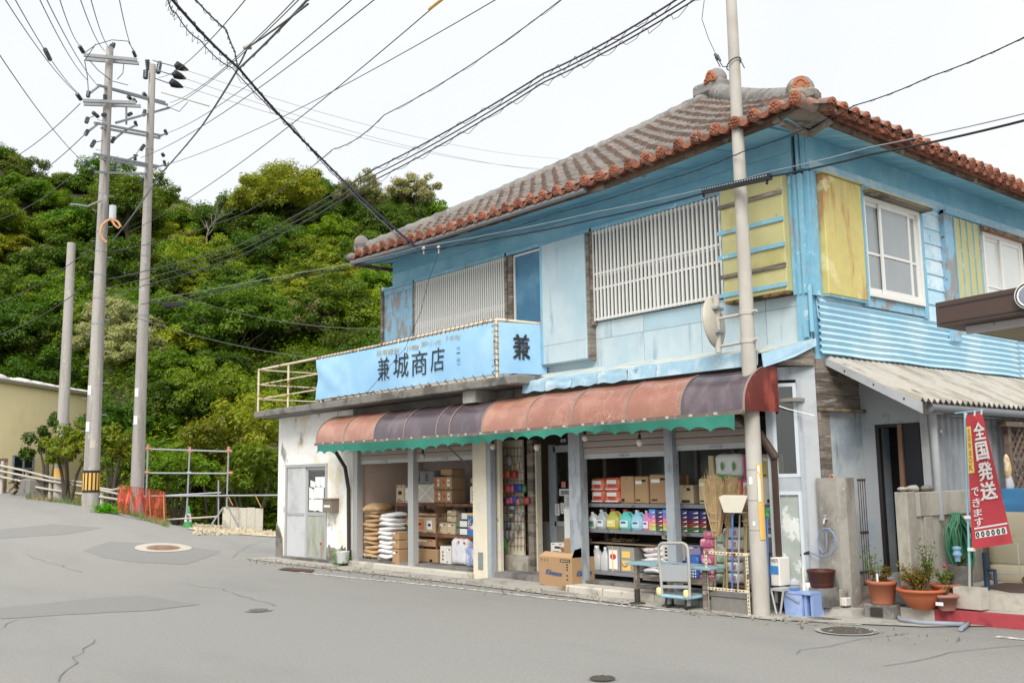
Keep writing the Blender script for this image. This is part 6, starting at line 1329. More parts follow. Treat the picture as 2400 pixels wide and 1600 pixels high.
q = MB(); a, b = S(1664, 1440, y=HY+.02), S(1752, 1440, y=HY+.02); q.box((a.x, HY+.04, .0), (b.x, HY+.34, .17), 0, .01); q.box((a.x-.01, HY+.03, .17), (b.x+.01, HY+.35, .215), 0, .01); thing('concrete_block', q, conc_d, 'dark concrete block base standing under the broom rack', 'block')
straw = mat('straw', '#b89a68', rough=.95, var=.2, scale=12, rnd=.1)
def besom(label, foot, neck, tip, wd, n, seed):
    r = empty('straw_broom', foot, label, 'broom', 'straw brooms in the rack'); f, k, t = Vector(foot), Vector(neck), Vector(tip); rr = random.Random(seed)
    q = MB(); q.tube([f, lerp(f, k, .5), k+(t-k)*.25], .012, 6); q.build('handle', mat('bamboo', '#a08a56', rough=.7, var=.1), r); q = MB()
    for i in range(n):
        u, v = rr.gauss(0, .5), rr.gauss(0, .4); e = t+V(u*wd*.5, v*wd*.3, rr.uniform(-.18, .03)*(t-k).length); s0 = k+V(u*.03, v*.03, rr.uniform(-.04, .04)); m_ = lerp(s0, e, .5)+V(u*.02, 0, 0)
        q.tube([s0, m_, e], [.005, .0045, .002], 4, cap=False)
        if i % 2: q.tube([lerp(m_, e, .5), e+V(rr.uniform(-.06, .06), rr.uniform(-.03, .03), rr.uniform(-.1, .08))], [.003, .0015], 3, cap=False)
    q.build('straw', straw, r, 'stuff'); q = MB()
    for tt in (.05, .22, .36): c = lerp(k, t, tt); rad = .05+.09*tt; q.tube([c+V(math.cos(a)*rad, math.sin(a)*rad*.8, 0) for a in [j*math.pi/6 for j in range(12)]], .005, 4, closed=True)
    q.build('binding', mat('binding_wire', '#b0a080', rough=.6), r)
besom('big straw broom standing upside down at the left of the rack', S(1674, 1405, y=HY+.15), S(1680, 1250, y=HY+.15), S(1672, 1116, y=HY+.15), .25, 330, 1)
besom('slimmer straw broom standing upside down behind the white dustpan', S(1694, 1402, y=HY+.25), S(1706, 1230, y=HY+.25), S(1714, 1118, y=HY+.25), .2, 170, 2)
besom('narrow straw broom half hidden by the near pole', S(1748, 1405, y=HY+.2), S(1749, 1225, y=HY+.2), S(1753, 1130, y=HY+.22), .08, 70, 3)
# dustpan held up on its long blue handle
r = empty('dustpan', S(1717, 1408, y=HY+.1), 'cream dustpan upside down on a blue pole in the rack', 'dustpan')
q = MB(); y = HY+.04; q.prism([S(1685, 1165, y=y), S(1750, 1166, y=y), S(1738, 1200, y=y), S(1696, 1199, y=y)], (0, .008, 0)); q.prism([S(1685, 1165, y=y), S(1750, 1166, y=y), S(1749, 1166, y=y)+V(0, .07, .02), S(1686, 1165, y=y)+V(0, .07, .02)], (0, 0, .006)); q.prism([S(1696, 1199, y=y), S(1738, 1200, y=y), S(1738, 1200, y=y)+V(0, .1, .0), S(1696, 1199, y=y)+V(0, .1, 0)], (0, 0, -.006)); q.build('pan', mat('pan_cream', '#cfc8b4', rough=.5, var=.04), r)
q = MB(); q.tube([S(1717, 1200, y=y+.04), S(1716, 1392, y=y+.06)], .011, 8); q.build('handle', mat('handle_blue', '#3f78c0', rough=.4), r); q = MB(); q.tube([S(1716, 1392, y=y+.06), S(1716, 1410, y=y+.06)], .014, 8); q.build('grip', dark_b, r)
for px0, py0, px1, py1, m_, lb in ((1734, 1205, 1729, 1408, alu, 'grey metal pole standing in the broom rack'), (1744, 1215, 1748, 1400, mat('green_bamboo', '#8a8a3a', rough=.6), 'green bamboo stick standing in the broom rack'), (1751, 1200, 1749, 1402, mat('wood_stick', '#b0905c', rough=.7), 'plain wooden stick standing beside the near pole'), (1702, 1290, 1705, 1405, mat('bamboo', '#a08a56'), 'short bamboo stick between the straw brooms')):
    q = MB(); q.tube([S(px0, py0, y=HY+.22), S(px1, py1, y=HY+.22)], .011, 7); thing('stick', q, m_, lb, 'stick')
broom('push broom with green head standing upside down right of the near pole', S(1802, 1400, y=-.62), S(1797, 1190, y=-.62), mat('handle_blue', '#3f78c0'), mat('green_plastic', '#2c9a36'), .06, .10)
r = empty('folding_stool', S(1822, 1430, y=-.62), 'pale metal folding stool under the white carton beside the brown post', 'stool')
q = MB(); a, b = S(1806, 1378, y=-.66), S(1834, 1378, y=-.66); q.box((a.x, -.66, .27), (b.x, -.42, .295)); q.build('seat', alu, r)
for x0_, x1_ in ((a.x, b.x), (b.x, a.x)): q = MB(); q.tube([(x0_, -.65, .27), (lerp(V(x0_, 0, 0), V(x1_, 0, 0), .35).x, -.65, .02)], .012, 6); q.tube([(x0_, -.44, .27), (lerp(V(x0_, 0, 0), V(x1_, 0, 0), .35).x, -.44, .02)], .012, 6); q.build('leg', alu, r)
# letter box, bucket, weeds, at the white wall
c0, c1 = S(762, 1200, y=YF-.1), S(784, 1170, y=YF-.1); r = empty('letter_box', c0, 'brown metal letter box fixed beside the white door', 'letter box')
MB().box((c0.x, YF-.16, c0.z), (c1.x, YF-.002, c1.z), 0, .006).build('body', mat('letterbox_brown', '#7d7060', rough=.5, var=.1), r); MB().box((c0.x-.01, YF-.18, c1.z), (c1.x+.01, YF, c1.z+.025)).build('lid', mat('letterbox_lid', '#8a7d6c', rough=.5), r); MB().box((c0.x+.06, YF-.163, c0.z+.10), (c1.x-.06, YF-.1605, c0.z+.14)).build('name_plate', paper, r)
c = S(803, 1322, y=YF-.2); q = MB(); q.lathe((c.x, YF-.2, .06), [(.10, 0), (.105, .01), (.125, .2), (.13, .21), (.12, .21), (.1, .03)], 18); r = thing('bucket', q, mat('white_plastic', '#c6c7c6', rough=.5, var=.06), 'white plastic bucket at the foot of the drain pipe', 'bucket')
q = MB(); rr = random.Random(6)
for i in range(70): leaf_card(q, V(-9.82+rr.gauss(0, .12), YF-.22+rr.gauss(0, .06), .02+abs(rr.gauss(.08, .07))), V(0, 0, 1), .045, rr)
thing('weeds', q, leafmat('weed_leaf', '#4f8a24', '#6aa82e', '#9ac23c'), 'bright green weed growing at the foot of the drain pipe', 'weed')
q = MB(); c = S(752, 1273, y=YF-.03); q.blob(c, .035, .02, .03, 8, 6); q.tube([c, c+V(.03, 0, -.5)], .006, 4); thing('flower', q, [pr_r], 'red artificial flower in front of the old white door', 'flower')
# ================================================================ LANE SIDE: lean-to, walls, pots, banner
grey_c = mat('grey_corrugated', '#8f959b', rough=.5, var=.06, scale=4, c2='#7c8288', thr=(.5, .66), s2=1.6, st2=(1, 1, .5), metal=.1)
grey_p = mat('grey_paint', '#a3a6a9', rough=.6, var=.05, c2='#96999b', thr=(.5, .65), s2=2)
lt = empty('lean_to_shed', (.5, 3.5, .2), 'grey lean-to with a weathered corrugated roof against the side of the shop', 'shed')
XR_, ZR0, ZR1, YL0, YL1 = 1.12, 2.90, 2.31, .22, 7.6
asb = mat('weathered_slate_sheet', '#a8a399', rough=.95, var=.08, scale=9, c2='#8d8778', thr=(.45, .6), s2=1.6, st2=(.5, 1.6, 1), c3='#5f5b52', thr3=(.58, .72), s3=4, st3=(.35, 2, 1), bump=.3, bs=40)
nshe = 8
for i in range(nshe):
    ya, yb = YL0+(YL1-YL0)*i/nshe, YL0+(YL1-YL0)*(i+1)/nshe+.03
    q = MB(); n = int((yb-ya)/.0325*2)
    q.grid(lambda u, v: V(XR_*v+.0, ya+(yb-ya)*u, ZR0+(ZR1-ZR0)*v+.02*math.sin((ya+(yb-ya)*u)*2*math.pi/.13)+.004*i % .008), n, 6)
    q.grid(lambda u, v: V(XR_*v-.0, yb-(yb-ya)*u, ZR0+(ZR1-ZR0)*v-.012+.02*math.sin((yb-(yb-ya)*u)*2*math.pi/.13)), n, 6)
    q.build('roof_sheet', asb, lt)
q = MB(); q.prism([V(-.01, YL0, ZR0-.01), V(XR_+.02, YL0, ZR1-.03), V(XR_+.02, YL0, ZR1-.15), V(-.01, YL0, ZR0-.10)], (0, .03, 0)); q.build('barge_board', grey_p, lt)
q = MB()
for x in (.25, .6, .95): q.blob((x, YL0-.003, ZR0+(ZR1-ZR0)*x/XR_-.07), .012, .006, .012, 6, 4)
q.build('nail_heads', dark_b, lt, 'stuff')
YW = .9; XW = .80
fw = MB()
def pz(x): return ZR0+(ZR1-ZR0)*x/XR_-.05
fw.prism([V(.0, YW, .3), V(.19, YW, .3), V(.19, YW, pz(.19)), V(0, YW, pz(0))], (0, .06, 0)); fw.prism([V(.19, YW, 2.1), V(.75, YW, 2.1), V(.75, YW, pz(.75)), V(.19, YW, pz(.19))], (0, .06, 0)); fw.prism([V(.75, YW, .4), V(XW+.02, YW, .4), V(XW+.02, YW, pz(XW)), V(.75, YW, pz(.75))], (0, .06, 0))
fw.build('front_wall', mat('grey_lean_wall', '#9ba1a6', rough=.75, var=.06, scale=4, c2='#8299ac', thr=(.5, .64), s2=1.6, c3='#6f7478', thr3=(.62, .74), s3=3), lt)
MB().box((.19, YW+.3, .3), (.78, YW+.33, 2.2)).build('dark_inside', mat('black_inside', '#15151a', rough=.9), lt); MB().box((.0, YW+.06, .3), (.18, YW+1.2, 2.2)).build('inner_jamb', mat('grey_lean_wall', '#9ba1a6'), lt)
q = MB(); q.box((.19, YW-.01, .42), (.235, YW+.05, 2.1)); q.box((.715, YW-.01, .42), (.75, YW+.05, 2.1)); q.box((.235, YW-.008, 2.06), (.715, YW+.05, 2.1)); q.build('door_frame', mat('black_frame', '#2a2826', rough=.6), lt)
q = MB(); q.bar((.50, YW-.03, .5), (.52, YW-.03, 2.09), .05, .04, up=(0, 1, 0)); q.build('door_edge', mat('brown_door_edge', '#7a5a40', rough=.6, var=.1), lt)
q = MB(); q.prism([V(.54, YW-.02, .5), V(.74, YW-.015, .5), V(.74, YW-.015, 2.08), V(.545, YW-.02, 2.08)], (0, .02, 0)); q.build('door_leaf', mat('black_leaf', '#1d1f26', rough=.35), lt)
q = MB(); nz = int((7.5-.92)/.11*6)
q.grid(lambda u, v: V(XW+.03+.014*max(-1, min(1, 2*math.sin((.92+(7.5-.92)*u)*2*math.pi/.15))), .92+(7.5-.92)*u, 1.0+(pz(XW)-1.0+.02)*v), nz*1, 1, smooth=False); q.build('corrugated_wall', grey_c, lt)
MB().box((XW-.03, YW-.04, .4), (XW+.06, YW+.04, 2.24)).build('corner_post', grey_p, lt)
q = MB(); q.box((XW+.00, YW-.12, 2.18), (XW+.22, YW+.06, 2.31), 0, .01); q.tube([(XW+.12, YW-.03, 2.2), (XW+.12, YW-.02, 1.0)], .042, 10); q.build('rain_hopper_pipe', grey_p, lt)
q = MB(); q.tube([(XR_-.04, YL0+.3, 2.235), (XR_-.02, 7.5, 2.21)], .05, 8); q.build('gutter', mat('lead_gutter', '#6d7177', rough=.5), lt)
q = MB(); q.tube([(XW+.2, 1.1, 2.17), (XW+.2, 4.2, 2.17)], .006, 4); q.build('wire', alu, lt)
q = MB(); c = S(2205, 1010, x=XW+.06); q.blob(c, .012, .02, .022, 6, 4); q.build('white_patch', paper, lt)
# lattice and shell at the far right
lat = empty('trellis', (1.05, 3.6, 1), 'dark brown wooden trellis at the right edge behind the water tank', 'trellis'); XT = 1.0
def lp(px, py): return S(px, py, x=XT)
ya, yb, za, zb_ = lp(2362, 1100).y, lp(2362, 1100).y+1.4, .5, lp(2362, 1000).z
MB().box((XT-.02, ya, za), (XT+.04, ya+.08, zb_)).build('post', wood_b, lat); MB().box((XT-.03, ya-.12, zb_), (XT+.08, yb, zb_+.06)).build('cap', wood_b, lat)
for i in range(-9, 10):
    for sg in (1, -1):
        y0, z0, y1_, z1_ = ya+.08, za+.14*i, yb, za+.14*i+(yb-ya-.08)
        if sg < 0: z0, z1_ = z1_, z0
        # clip to frame
        pts = []
        for t in [k/60 for k in range(61)]:
            z = z0+(z1_-z0)*t
            if za <= z <= zb_: pts.append(V(XT+.008*sg, y0+(y1_-y0)*t, z))
        if len(pts) > 3: q = MB(); q.bar(pts[0], pts[-1], .035, .012, up=(1, 0, 0)); q.build('lath', wood_b, lat)
q = MB(); c = S(2361, 1095, x=1.12); q.blob(c, .04, .05, .16, 10, 8, fn=lambda v: v*(1+.2*mnoise.noise(v*12))); thing('hanging_shell', q, mat('shell_ochre', '#c9a765', rough=.6, var=.2, c2='#e0d0b0', thr=(.5, .6), s2=20), 'ochre shell ornament hanging on the corrugated wall by the trellis', 'ornament')
q = MB(); c = S(2366, 1135, x=1.12); q.blob(c, .04, .07, .15, 10, 8, fn=lambda v: v*(1+.25*mnoise.noise(v*14))); thing('hanging_bag', q, mat('white_net_bag', '#b9bcc2', rough=.4, var=.1), 'crumpled white bag hanging under the shell ornament', 'bag')
# concrete pillar with tap and hose, barred gate
plr = empty('concrete_pillar', (.19, .12, 0), 'stained grey concrete pillar with a garden tap between shop corner and gate', 'pillar')
q = MB(); q.prism([V(-.02, -.075, -.02), V(.245, -.075, -.02), V(.30, .01, -.02), V(.30, .19, -.02), V(.005, .19, -.02)], (0, 0, 1.505)); q.build('shaft', mat('stained_concrete', '#9a958c', rough=.92, var=.1, scale=12, c2='#716c64', thr=(.44, .62), s2=2.2, st2=(1, 1, .5), c3='#b9b5ac', thr3=(.62, .7), s3=5, bump=.3), plr)
tp_ = V(.10, -.115, .98); q = MB(); q.tube([tp_+V(0, .04, .05), tp_+V(0, -.02, .05), tp_+V(0, -.04, .0)], .012, 8); q.tube([tp_+V(-.02, 0, .09), tp_+V(.02, 0, .09)], .008, 6); q.tube([tp_+V(0, -.0, .05), tp_+V(0, 0, .09)], .008, 6); q.build('tap', alu, plr)
hp = lambda px, py, y=-.145: S(px, py, y=y)
q = MB(); q.tube([hp(1936, 1247), hp(1938, 1270), hp(1937, 1288), hp(1930, 1295), hp(1921, 1285), hp(1917, 1265), hp(1922, 1246), hp(1932, 1238), hp(1943, 1238), hp(1954, 1250), hp(1959, 1268), hp(1957, 1285), hp(1948, 1300), hp(1932, 1305), hp(1915, 1300), hp(1897, 1293)], .009, 8)
hs = empty('garden_hose', tp_, 'thin blue and white hose looped on the concrete pillar tap', 'hose'); q.build('tube', mat('hose_blue', '#6f8bb4', rough=.35, var=.1), hs); q = MB(); q.tube([hp(1897, 1293), hp(1880, 1299), hp(1858, 1306)], .016, 8); q.build('nozzle', dark_b, hs); q = MB(); q.tube([hp(1858, 1306), hp(1850, 1316), hp(1850, 1328), hp(1854, 1336)], .008, 6); q.build('hose_end', mat('hose_blue', '#6f8bb4'), hs)
q = MB(); c = S(1950, 1120, y=.05); q.tube([c+V(.03*math.cos(t), 0, .045*math.sin(t)-.01) for t in [math.pi*k/8-.2 for k in range(12)]], .012, 7); thing('hook_handle', q, mat('tan_handle', '#b9835c', rough=.4), 'tan curved handle lying on top of the concrete pillar', 'handle')
gt = empty('barred_gate', (.34, .45, .3), 'narrow rusty barred gate beside the concrete pillar', 'gate'); XG = .33
def gp2(px, py): return S(px, py, x=XG)
ya, yb = .215, S(2034, 1240, x=XG).y; za, zb_ = .32, gp2(2015, 1122).z
for z, h in ((zb_, .025), (gp2(2015, 1245).z, .03), (za, .025)): MB().box((XG-.010, ya, z-h), (XG+.010, yb, z)).build('rail', mat('dark_rust', '#4a3026', rough=.9, var=.2), gt)
for i in range(4):
    y = ya+.005+(yb-ya-.01)*i/3; q = MB(); q.tube([(XG+.0, y, za-.02), (XG+.0, y, zb_+.004)], .0045, 6); q.build('bar', mat('dark_rust', '#4a3026'), gt)
# concrete block wall of the yard
cw = empty('yard_wall', (.95, .6, .2), 'pale stained concrete yard wall with rubble on top and a green hose hanging on it', 'wall'); XC = .95
conc_y = mat('yard_concrete', '#aea99b', rough=.92, var=.08, scale=10, c2='#928c7f', thr=(.44, .62), s2=1.5, st2=(1, 1, .5), c3='#8a8272', thr3=(.64, .74), s3=4, bump=.3, bs=45)
MB().box((XC-.14, .12, .1), (XC, .32, 1.325), 0, .01).build('end_pier', conc_y, cw); MB().box((XC-.14, .322, .1), (XC-.035, 2.3, 1.05), 0, .004).build('wall_block', conc_y, cw); MB().box((XC-.14, .322, 1.054), (XC-.006, .42, 1.315), 0, .006).build('wall_block', conc_y, cw); MB().box((XC-.14, .425, 1.054), (XC-.01, 2.3, 1.318), 0, .006).build('wall_block', conc_y, cw)
MB().box((XC-.036, .5, .1), (XC-.012, .68, 1.05), 0, .004).build('pilaster', conc_y, cw); MB().box((XC-.036, .33, .82), (XC-.02, .42, 1.04), 0, .004).build('patch', conc_y, cw)
rr = random.Random(3)
for px, w_, m_, lb in ((2116, .07, conc_y, 'flat pale stone chip on the left of the yard wall top'), (2140, .09, conc_y, 'pale lump of rubble on top of the yard wall'), (2172, .09, conc_d, 'dark lump of rubble on the yard wall under the rain pipe')):
    c = S(px, 1147, x=XC-.06); q = MB(); q.blob((c.x, c.y, 1.325+.03), .06, w_, .04 if px != 2116 else .022, 10, 6, fn=lambda v: v*(1+.3*mnoise.noise(v*15+V(px, 0, 0)))); thing('stone', q, m_, lb, 'stone')
# green hose bundle on the wall
XH = XC+.05; gh = empty('green_hose', S(2240, 1205, x=XH), 'coiled dark green garden hose hanging on the yard wall', 'hose')
gm = mat('green_hose', '#157a50', rough=.35, var=.08, spec=.5)
top = S(2236, 1203, x=XH); bot = S(2248, 1335, x=XH); rr = random.Random(11)
for i in range(13):
    k = i/12; w_ = .10+.09*abs(math.sin(i*1.7)); dz = rr.uniform(-.09, .05); oy = .02+.16*k-.04
    pts = []
    for t in range(24):
        a = t*2*math.pi/24; h = (top.z-bot.z)/2-dz*.4
        pts.append(V(XH+.03*math.sin(a*2+i)+.004*i, top.y+oy*(.5-.5*math.cos(a))*.9+w_*math.sin(a)*(1-.45*(math.cos(a) > .6)), top.z-h*(1-math.cos(a))+rr.uniform(-.004, .004)))
    q = MB(); q.tube(pts, .0135, 7, closed=True); q.build('coil', gm, gh)
q = MB(); q.tube([top+V(.03, -.02, -.02), top+V(.05, .14, -.05)], .016, 6); q.build('white_tie', paper, gh)
# platform, steps and painted kerb
pf = empty('stepped_platform', (1.6, 1.5, 0), 'concrete platform with a lower kerb painted red at its front', 'kerb')
q = MB(); q.prism([V(1.02, .42, -.05), V(1.32, .33, -.05), V(2.9, .75, -.05), V(4.2, 1.4, -.05), V(4.2, 6, -.05), V(1.02, 6, -.05)], (0, 0, .34)); q.build('upper_slab', conc_l, pf)
for a in (1.62, 1.95, 2.3): q = MB(); q.box((a, .35+(a-1.32)*.266-.006, .0), (a+.006, .36+(a-1.32)*.266, .285)); q.build('block_joint', crackm, pf)
q = MB(); q.prism([V(.82, .0, -.05), V(1.20, .06, -.05), V(1.20, .5, -.05), V(.82, .5, -.05)], (0, 0, .18)); q.build('kerb_stone', conc_l, pf)
redk = mat('red_kerb_paint', '#b33a42', rough=.7, var=.08, scale=8, c2='#8d3038', thr=(.52, .66), s2=3, c3='#a58a80', thr3=(.68, .74), s3=9, bump=.2)
q = MB(); q.prism([V(1.204, .06, -.05), V(2.1, .16, -.05), V(2.9, .30, -.05), V(2.9, .36, -.05), V(2.1, .25, -.05), V(1.204, .14, -.05)], (0, 0, .183)); q.build('red_kerb', redk, pf)
q = MB(); q.prism([V(1.204, .142, -.05), V(2.1, .252, -.05), V(2.9, .362, -.05), V(2.9, .9, -.05), V(1.204, .5, -.05)], (0, 0, .18)); q.build('kerb_walk', conc_l, pf)
q = MB(); q.prism([V(1.28, .95, .292), V(1.75, .62, .292), V(2.9, 1.0, .292), V(2.6, 1.8, .292), V(1.3, 1.5, .292)], (0, 0, .006)); thing('brown_mat', q, mat('brown_mat', '#5f4a3e', rough=.9, var=.12), 'dark brown flat cover plate lying on the platform before the tank', 'plate')
# water tank
tk = empty('water_tank', (1.38, 1.95, .29), 'cream plastic water tank with a blue lid behind the banner', 'tank'); tc_ = V(1.36, 1.98, .29)
crm = mat('cream_tank', '#cfc3a2', rough=.45, var=.05, scale=3, c2='#bfae86', thr=(.55, .7), s2=2.5)
def sq(rad, z, n=28, p=.45): return [tc_+V(rad*math.copysign(abs(math.cos(2*math.pi*j/n))**p, math.cos(2*math.pi*j/n)), rad*math.copysign(abs(math.sin(2*math.pi*j/n))**p, math.sin(2*math.pi*j/n)), z) for j in range(n)]
def rings(spec, m_, nm):
    q = MB(); n = 28; vs = []
    for rad, z in spec: vs += sq(rad, z)
    q.add(vs, [(i*n+j, i*n+(j+1) % n, (i+1)*n+(j+1) % n, (i+1)*n+j) for i in range(len(spec)-1) for j in range(n)], 0, True); q.face(vs[:n][::-1]); q.face(vs[-n:]); return q.build(nm, m_, tk)
rings([(.33, 0), (.345, .02), (.345, .17), (.33, .185), (.325, .19), (.335, .2), (.345, .22), (.345, .74), (.335, .78)], crm, 'body'); rings([(.30, .78), (.30, .86), (.28, .89), (.22, .91), (.20, .93), (.20, 1.02), (.18, 1.04)], mat('tank_lid_blue', '#2f7fb4', rough=.45, var=.05), 'lid')
q = MB(); c = tc_+V(.1, -.36, .04); q.tube([c+V(.025*math.cos(t), 0, .025*math.sin(t)) for t in [k*math.pi/5 for k in range(10)]], .008, 5, closed=True); q.build('drain_ring', wood_b, tk)
# banner
fp = S(2276, 1425, z=.15); fb_ = empty('banner', fp, 'red vertical banner with white Japanese lettering on a light blue pole', 'banner'); YB = fp.y
def bp2(px, py, dy=0): return S(px, py, y=YB+dy)
q = MB(); a = fp; q.prism([a+V(-.14, -.07, 0), a+V(.14, -.07, 0), a+V(.14, .10, 0), a+V(-.14, .10, 0)], (0, 0, .21)); q.build('base_block', conc_l, fb_)
q = MB(); q.tube([fp+V(0, 0, .2), bp2(2272, 1320)], .015, 8); q.build('lower_pole', alu, fb_)
q = MB(); q.tube([bp2(2272, 1320), bp2(2266, 1140), bp2(2261, 965)], .011, 8); q.tube([bp2(2238, 968), bp2(2304, 961)], .006, 6); q.build('upper_pole', mat('pole_blue', '#8cc0d8', rough=.4), fb_)
redc = mat('red_banner_cloth', '#c6323f', rough=.7, var=.04, scale=5, c2='#b02a38', thr=(.5, .7), s2=2.5)
TLb, TRb, BLb, BRb = bp2(2264, 972, -.02), bp2(2302, 967, .18), bp2(2279, 1287, -.02), bp2(2374, 1272, .1)
def bil(u, v, off=0):
    p = lerp(lerp(TLb, TRb, u), lerp(BLb, BRb, u), v)
    n_ = V(.45, -.89, 0); return p+n_*(off+.012*math.sin(u*5+v*4)*v)
q = MB(); q.grid(lambda u, v: bil(u, v), 14, 30); q.build('cloth', redc, fb_)
def btext(tx, u0, v0, u1, v1, m_, nm, off=.004, bold=.0):
    q = MB(); k = (tx, 0)
    if k not in TXT: TXT[k] = text_mesh(tx, 0)
    vs, fs = TXT[k]; x0, x1 = min(v.x for v in vs), max(v.x for v in vs); y0, y1 = min(v.y for v in vs), max(v.y for v in vs)
    for k_, (a_, b_) in enumerate(((0, 0), (-1, -1), (1, -1), (1, 1)) if bold else ((0, 0),)): q.add([bil(u0+(u1-u0)*((v.x-x0)/(x1-x0)+a_*bold*1.6), v1+(v0-v1)*((v.y-y0)/(y1-y0)+b_*bold), off+.0015*k_) for v in vs], fs)
    return q
whi = mat('banner_white', '#e4dedc', rough=.7, var=.03); yb_c = mat('banner_yellow', '#e6c23c', rough=.7, var=.03)
for ch, v0, v1 in (('全', .07, .20), ('国', .22, .355), ('発', .375, .51), ('送', .525, .655)): btext(ch, .36, v0, .90 if v1 < .3 else .86, v1, None, '', .014, .025).build('lettering', whi, fb_)
for ch, v0, v1 in (('で', .55, .615), ('き', .63, .695), ('ま', .71, .765), ('す', .775, .84)): btext(ch, .06+.06*(v0-.55)*3, v0, .30+.06*(v0-.55)*3, v1, None, '', .014, .015).build('lettering', whi, fb_)
q = MB(); q.grid(lambda u, v: bil(-.02+.24*u, .09+.35*v, .006), 2, 12); q.build('yellow_strip', yb_c, fb_)
for i, ch in enumerate('全国発送OK'): btext(ch, .03, .10+.055*i, .17, .145+.055*i, None, '', .011).build('small_lettering', mat('print_brown', '#a5632c', rough=.7), fb_)
q = MB(); q.grid(lambda u, v: bil(.08+.90*u, .845+.012*v, .004), 10, 1); q.build('white_stripe', whi, fb_)
q = MB(); q.grid(lambda u, v: bil(.10+.82*u, .875+.05*v, .004), 10, 2); q.build('white_plate', whi, fb_)
for i in range(6):
    q = MB()
    u_ = .16+.135*i; rv = [bil(u_+.03*math.cos(t), .90+.018*math.sin(t), .006) for t in [k*math.pi/5 for k in range(10)]]
    q.tube(rv, .006, 4, closed=True); q.build('ring_print', dark_b, fb_)
q = MB()
for px, py in ((2264, 972), (2284, 966), (2300, 963)): q.tube([bp2(px, py+8, .0), bp2(px+1, py-4, .0)], .009, 5)
for px, py in ((2268, 1210), (2275, 1285)): q.box(bp2(px-4, py+5)-V(0, .03, 0), bp2(px+9, py-2)+V(0, .02, 0))
q.build('loops', paper, fb_, 'stuff')
# plant pots
terra = mat('terracotta_pot', '#b4653f', rough=.85, var=.07, scale=9, c2='#c08262', thr=(.52, .64), s2=3, bump=.1); terra_p = mat('pinkish_pot', '#b27a68', rough=.8, var=.06); soil = mat('soil', '#3f3226', rough=1, var=.3, bump=.6)
lf1 = leafmat('pot_leaf_green', '#44602c', '#6c8238', '#98a04a'); lf2 = leafmat('pot_leaf_bronze', '#5a5528', '#8a7a34', '#a8743a')
def pot(label, c, prof_, m_, n=22, cat='plant pot', sx=1, sy=1):
    r = empty('plant_pot', c, label, cat, 'terracotta plant pots by the kerb'); q = MB(); q.lathe(c, prof_, n, sx=sx, sy=sy); q.build('pot', m_, r); R_ = prof_[-1][0]*.9; q = MB(); q.lathe(c+V(0, 0, prof_[-1][1]-.03), [(R_*.2, .012), (R_, 0)], n, sx=sx, sy=sy); q.build('earth', soil, r); return r
def plant_in(c, label, n_st, h, spread, leaf, m_, seed, nl=16, name='potted_plant', sk=(0, 0)):
    r = empty(name, c, label, 'plant'); rr = random.Random(seed); st = MB(); lv_ = MB()
    for i in range(n_st):
        a = rr.uniform(0, 6.28); e = c+V(math.cos(a)*spread*rr.uniform(.2, 1)+sk[0], math.sin(a)*spread*rr.uniform(.2, 1)+sk[1], h*rr.uniform(.5, 1)); b = c+V(rr.uniform(-1, 1)*spread*.3, rr.uniform(-1, 1)*spread*.3, 0); m2 = lerp(b, e, .5)+V(0, 0, h*.1)
        st.tube([b, m2, e], [.005, .004, .002], 4, cap=False)
        for k in range(nl):
            t = rr.uniform(.25, 1.05); p = lerp(lerp(b, m2, t), lerp(m2, e, t), t); leaf_card(lv_, p+V(rr.gauss(0, leaf), rr.gauss(0, leaf), rr.gauss(0, leaf*.6)), V(rr.uniform(-.5, .5), -.3, .6), leaf, rr)
    st.build('stems', mat('stem', '#5d5a34', rough=.8), r, 'stuff'); lv_.build('leaves', m_, r, 'stuff'); return r
c1 = V(.68, -.02, .155); q = MB(); q.box((.52, -.14, .0), (.86, .13, .15), 0, .01); q.box((.60, -.148, .03), (.74, -.139, .12), 1); thing('concrete_block', q, [conc_d, dark_b], 'mossy grey concrete block carrying the tall flower pot', 'block')
pot('tall terracotta flower pot standing on the grey block', c1, [(.115, 0), (.12, .01), (.148, .20), (.155, .20), (.158, .235), (.15, .24), (.14, .21)], terra); plant_in(c1+V(0, 0, .21), 'bushy yellow-green and bronze plant in the tall pot', 12, .19, .14, .018, lf2, 1, 26); plant_in(c1+V(-.08, 0, .21), 'leggy green shoots at the left of the tall pot', 7, .40, .17, .024, lf1, 2, 8, sk=(-.10, 0)); q = MB(); q.box((c1.x+.0, c1.y-.1, .38), (c1.x+.02, c1.y-.095, .47)); thing('plant_tag', q, paper, 'pale plant label stuck in the tall pot', 'tag')
c2 = V(1.10, .02, .13); pot('wide orange terracotta bowl full of bronze foliage', c2, [(.10, 0), (.11, .012), (.15, .05), (.21, .13), (.235, .18), (.25, .18), (.252, .205), (.24, .21), (.225, .17)], mat('orange_bowl', '#c4622e', rough=.7, var=.06), 28); plant_in(c2+V(-.03, 0, .18), 'bronze-green leafy plant filling the wide orange bowl', 26, .28, .22, .02, lf2, 3, 26)
plant_in(c2+V(.06, .02, .18), 'taller green plant at the right of the orange bowl', 10, .52, .09, .018, lf1, 4, 30)
c3 = V(1.16, .38, .13); pot('terracotta pot half hidden behind the orange bowl', c3, [(.11, 0), (.15, .2), (.16, .2), (.162, .235), (.15, .235), (.14, .2)], terra); plant_in(c3+V(0, 0, .2), 'small green plant with a magenta flower in the rear pot', 12, .2, .12, .02, lf1, 5, 18); q = MB(); q.blob(c3+V(.05, -.05, .42), .025, .025, .02, 8, 5); thing('flower', q, mat('magenta_flower', '#b8306a'), 'single magenta flower above the rear pot', 'flower')
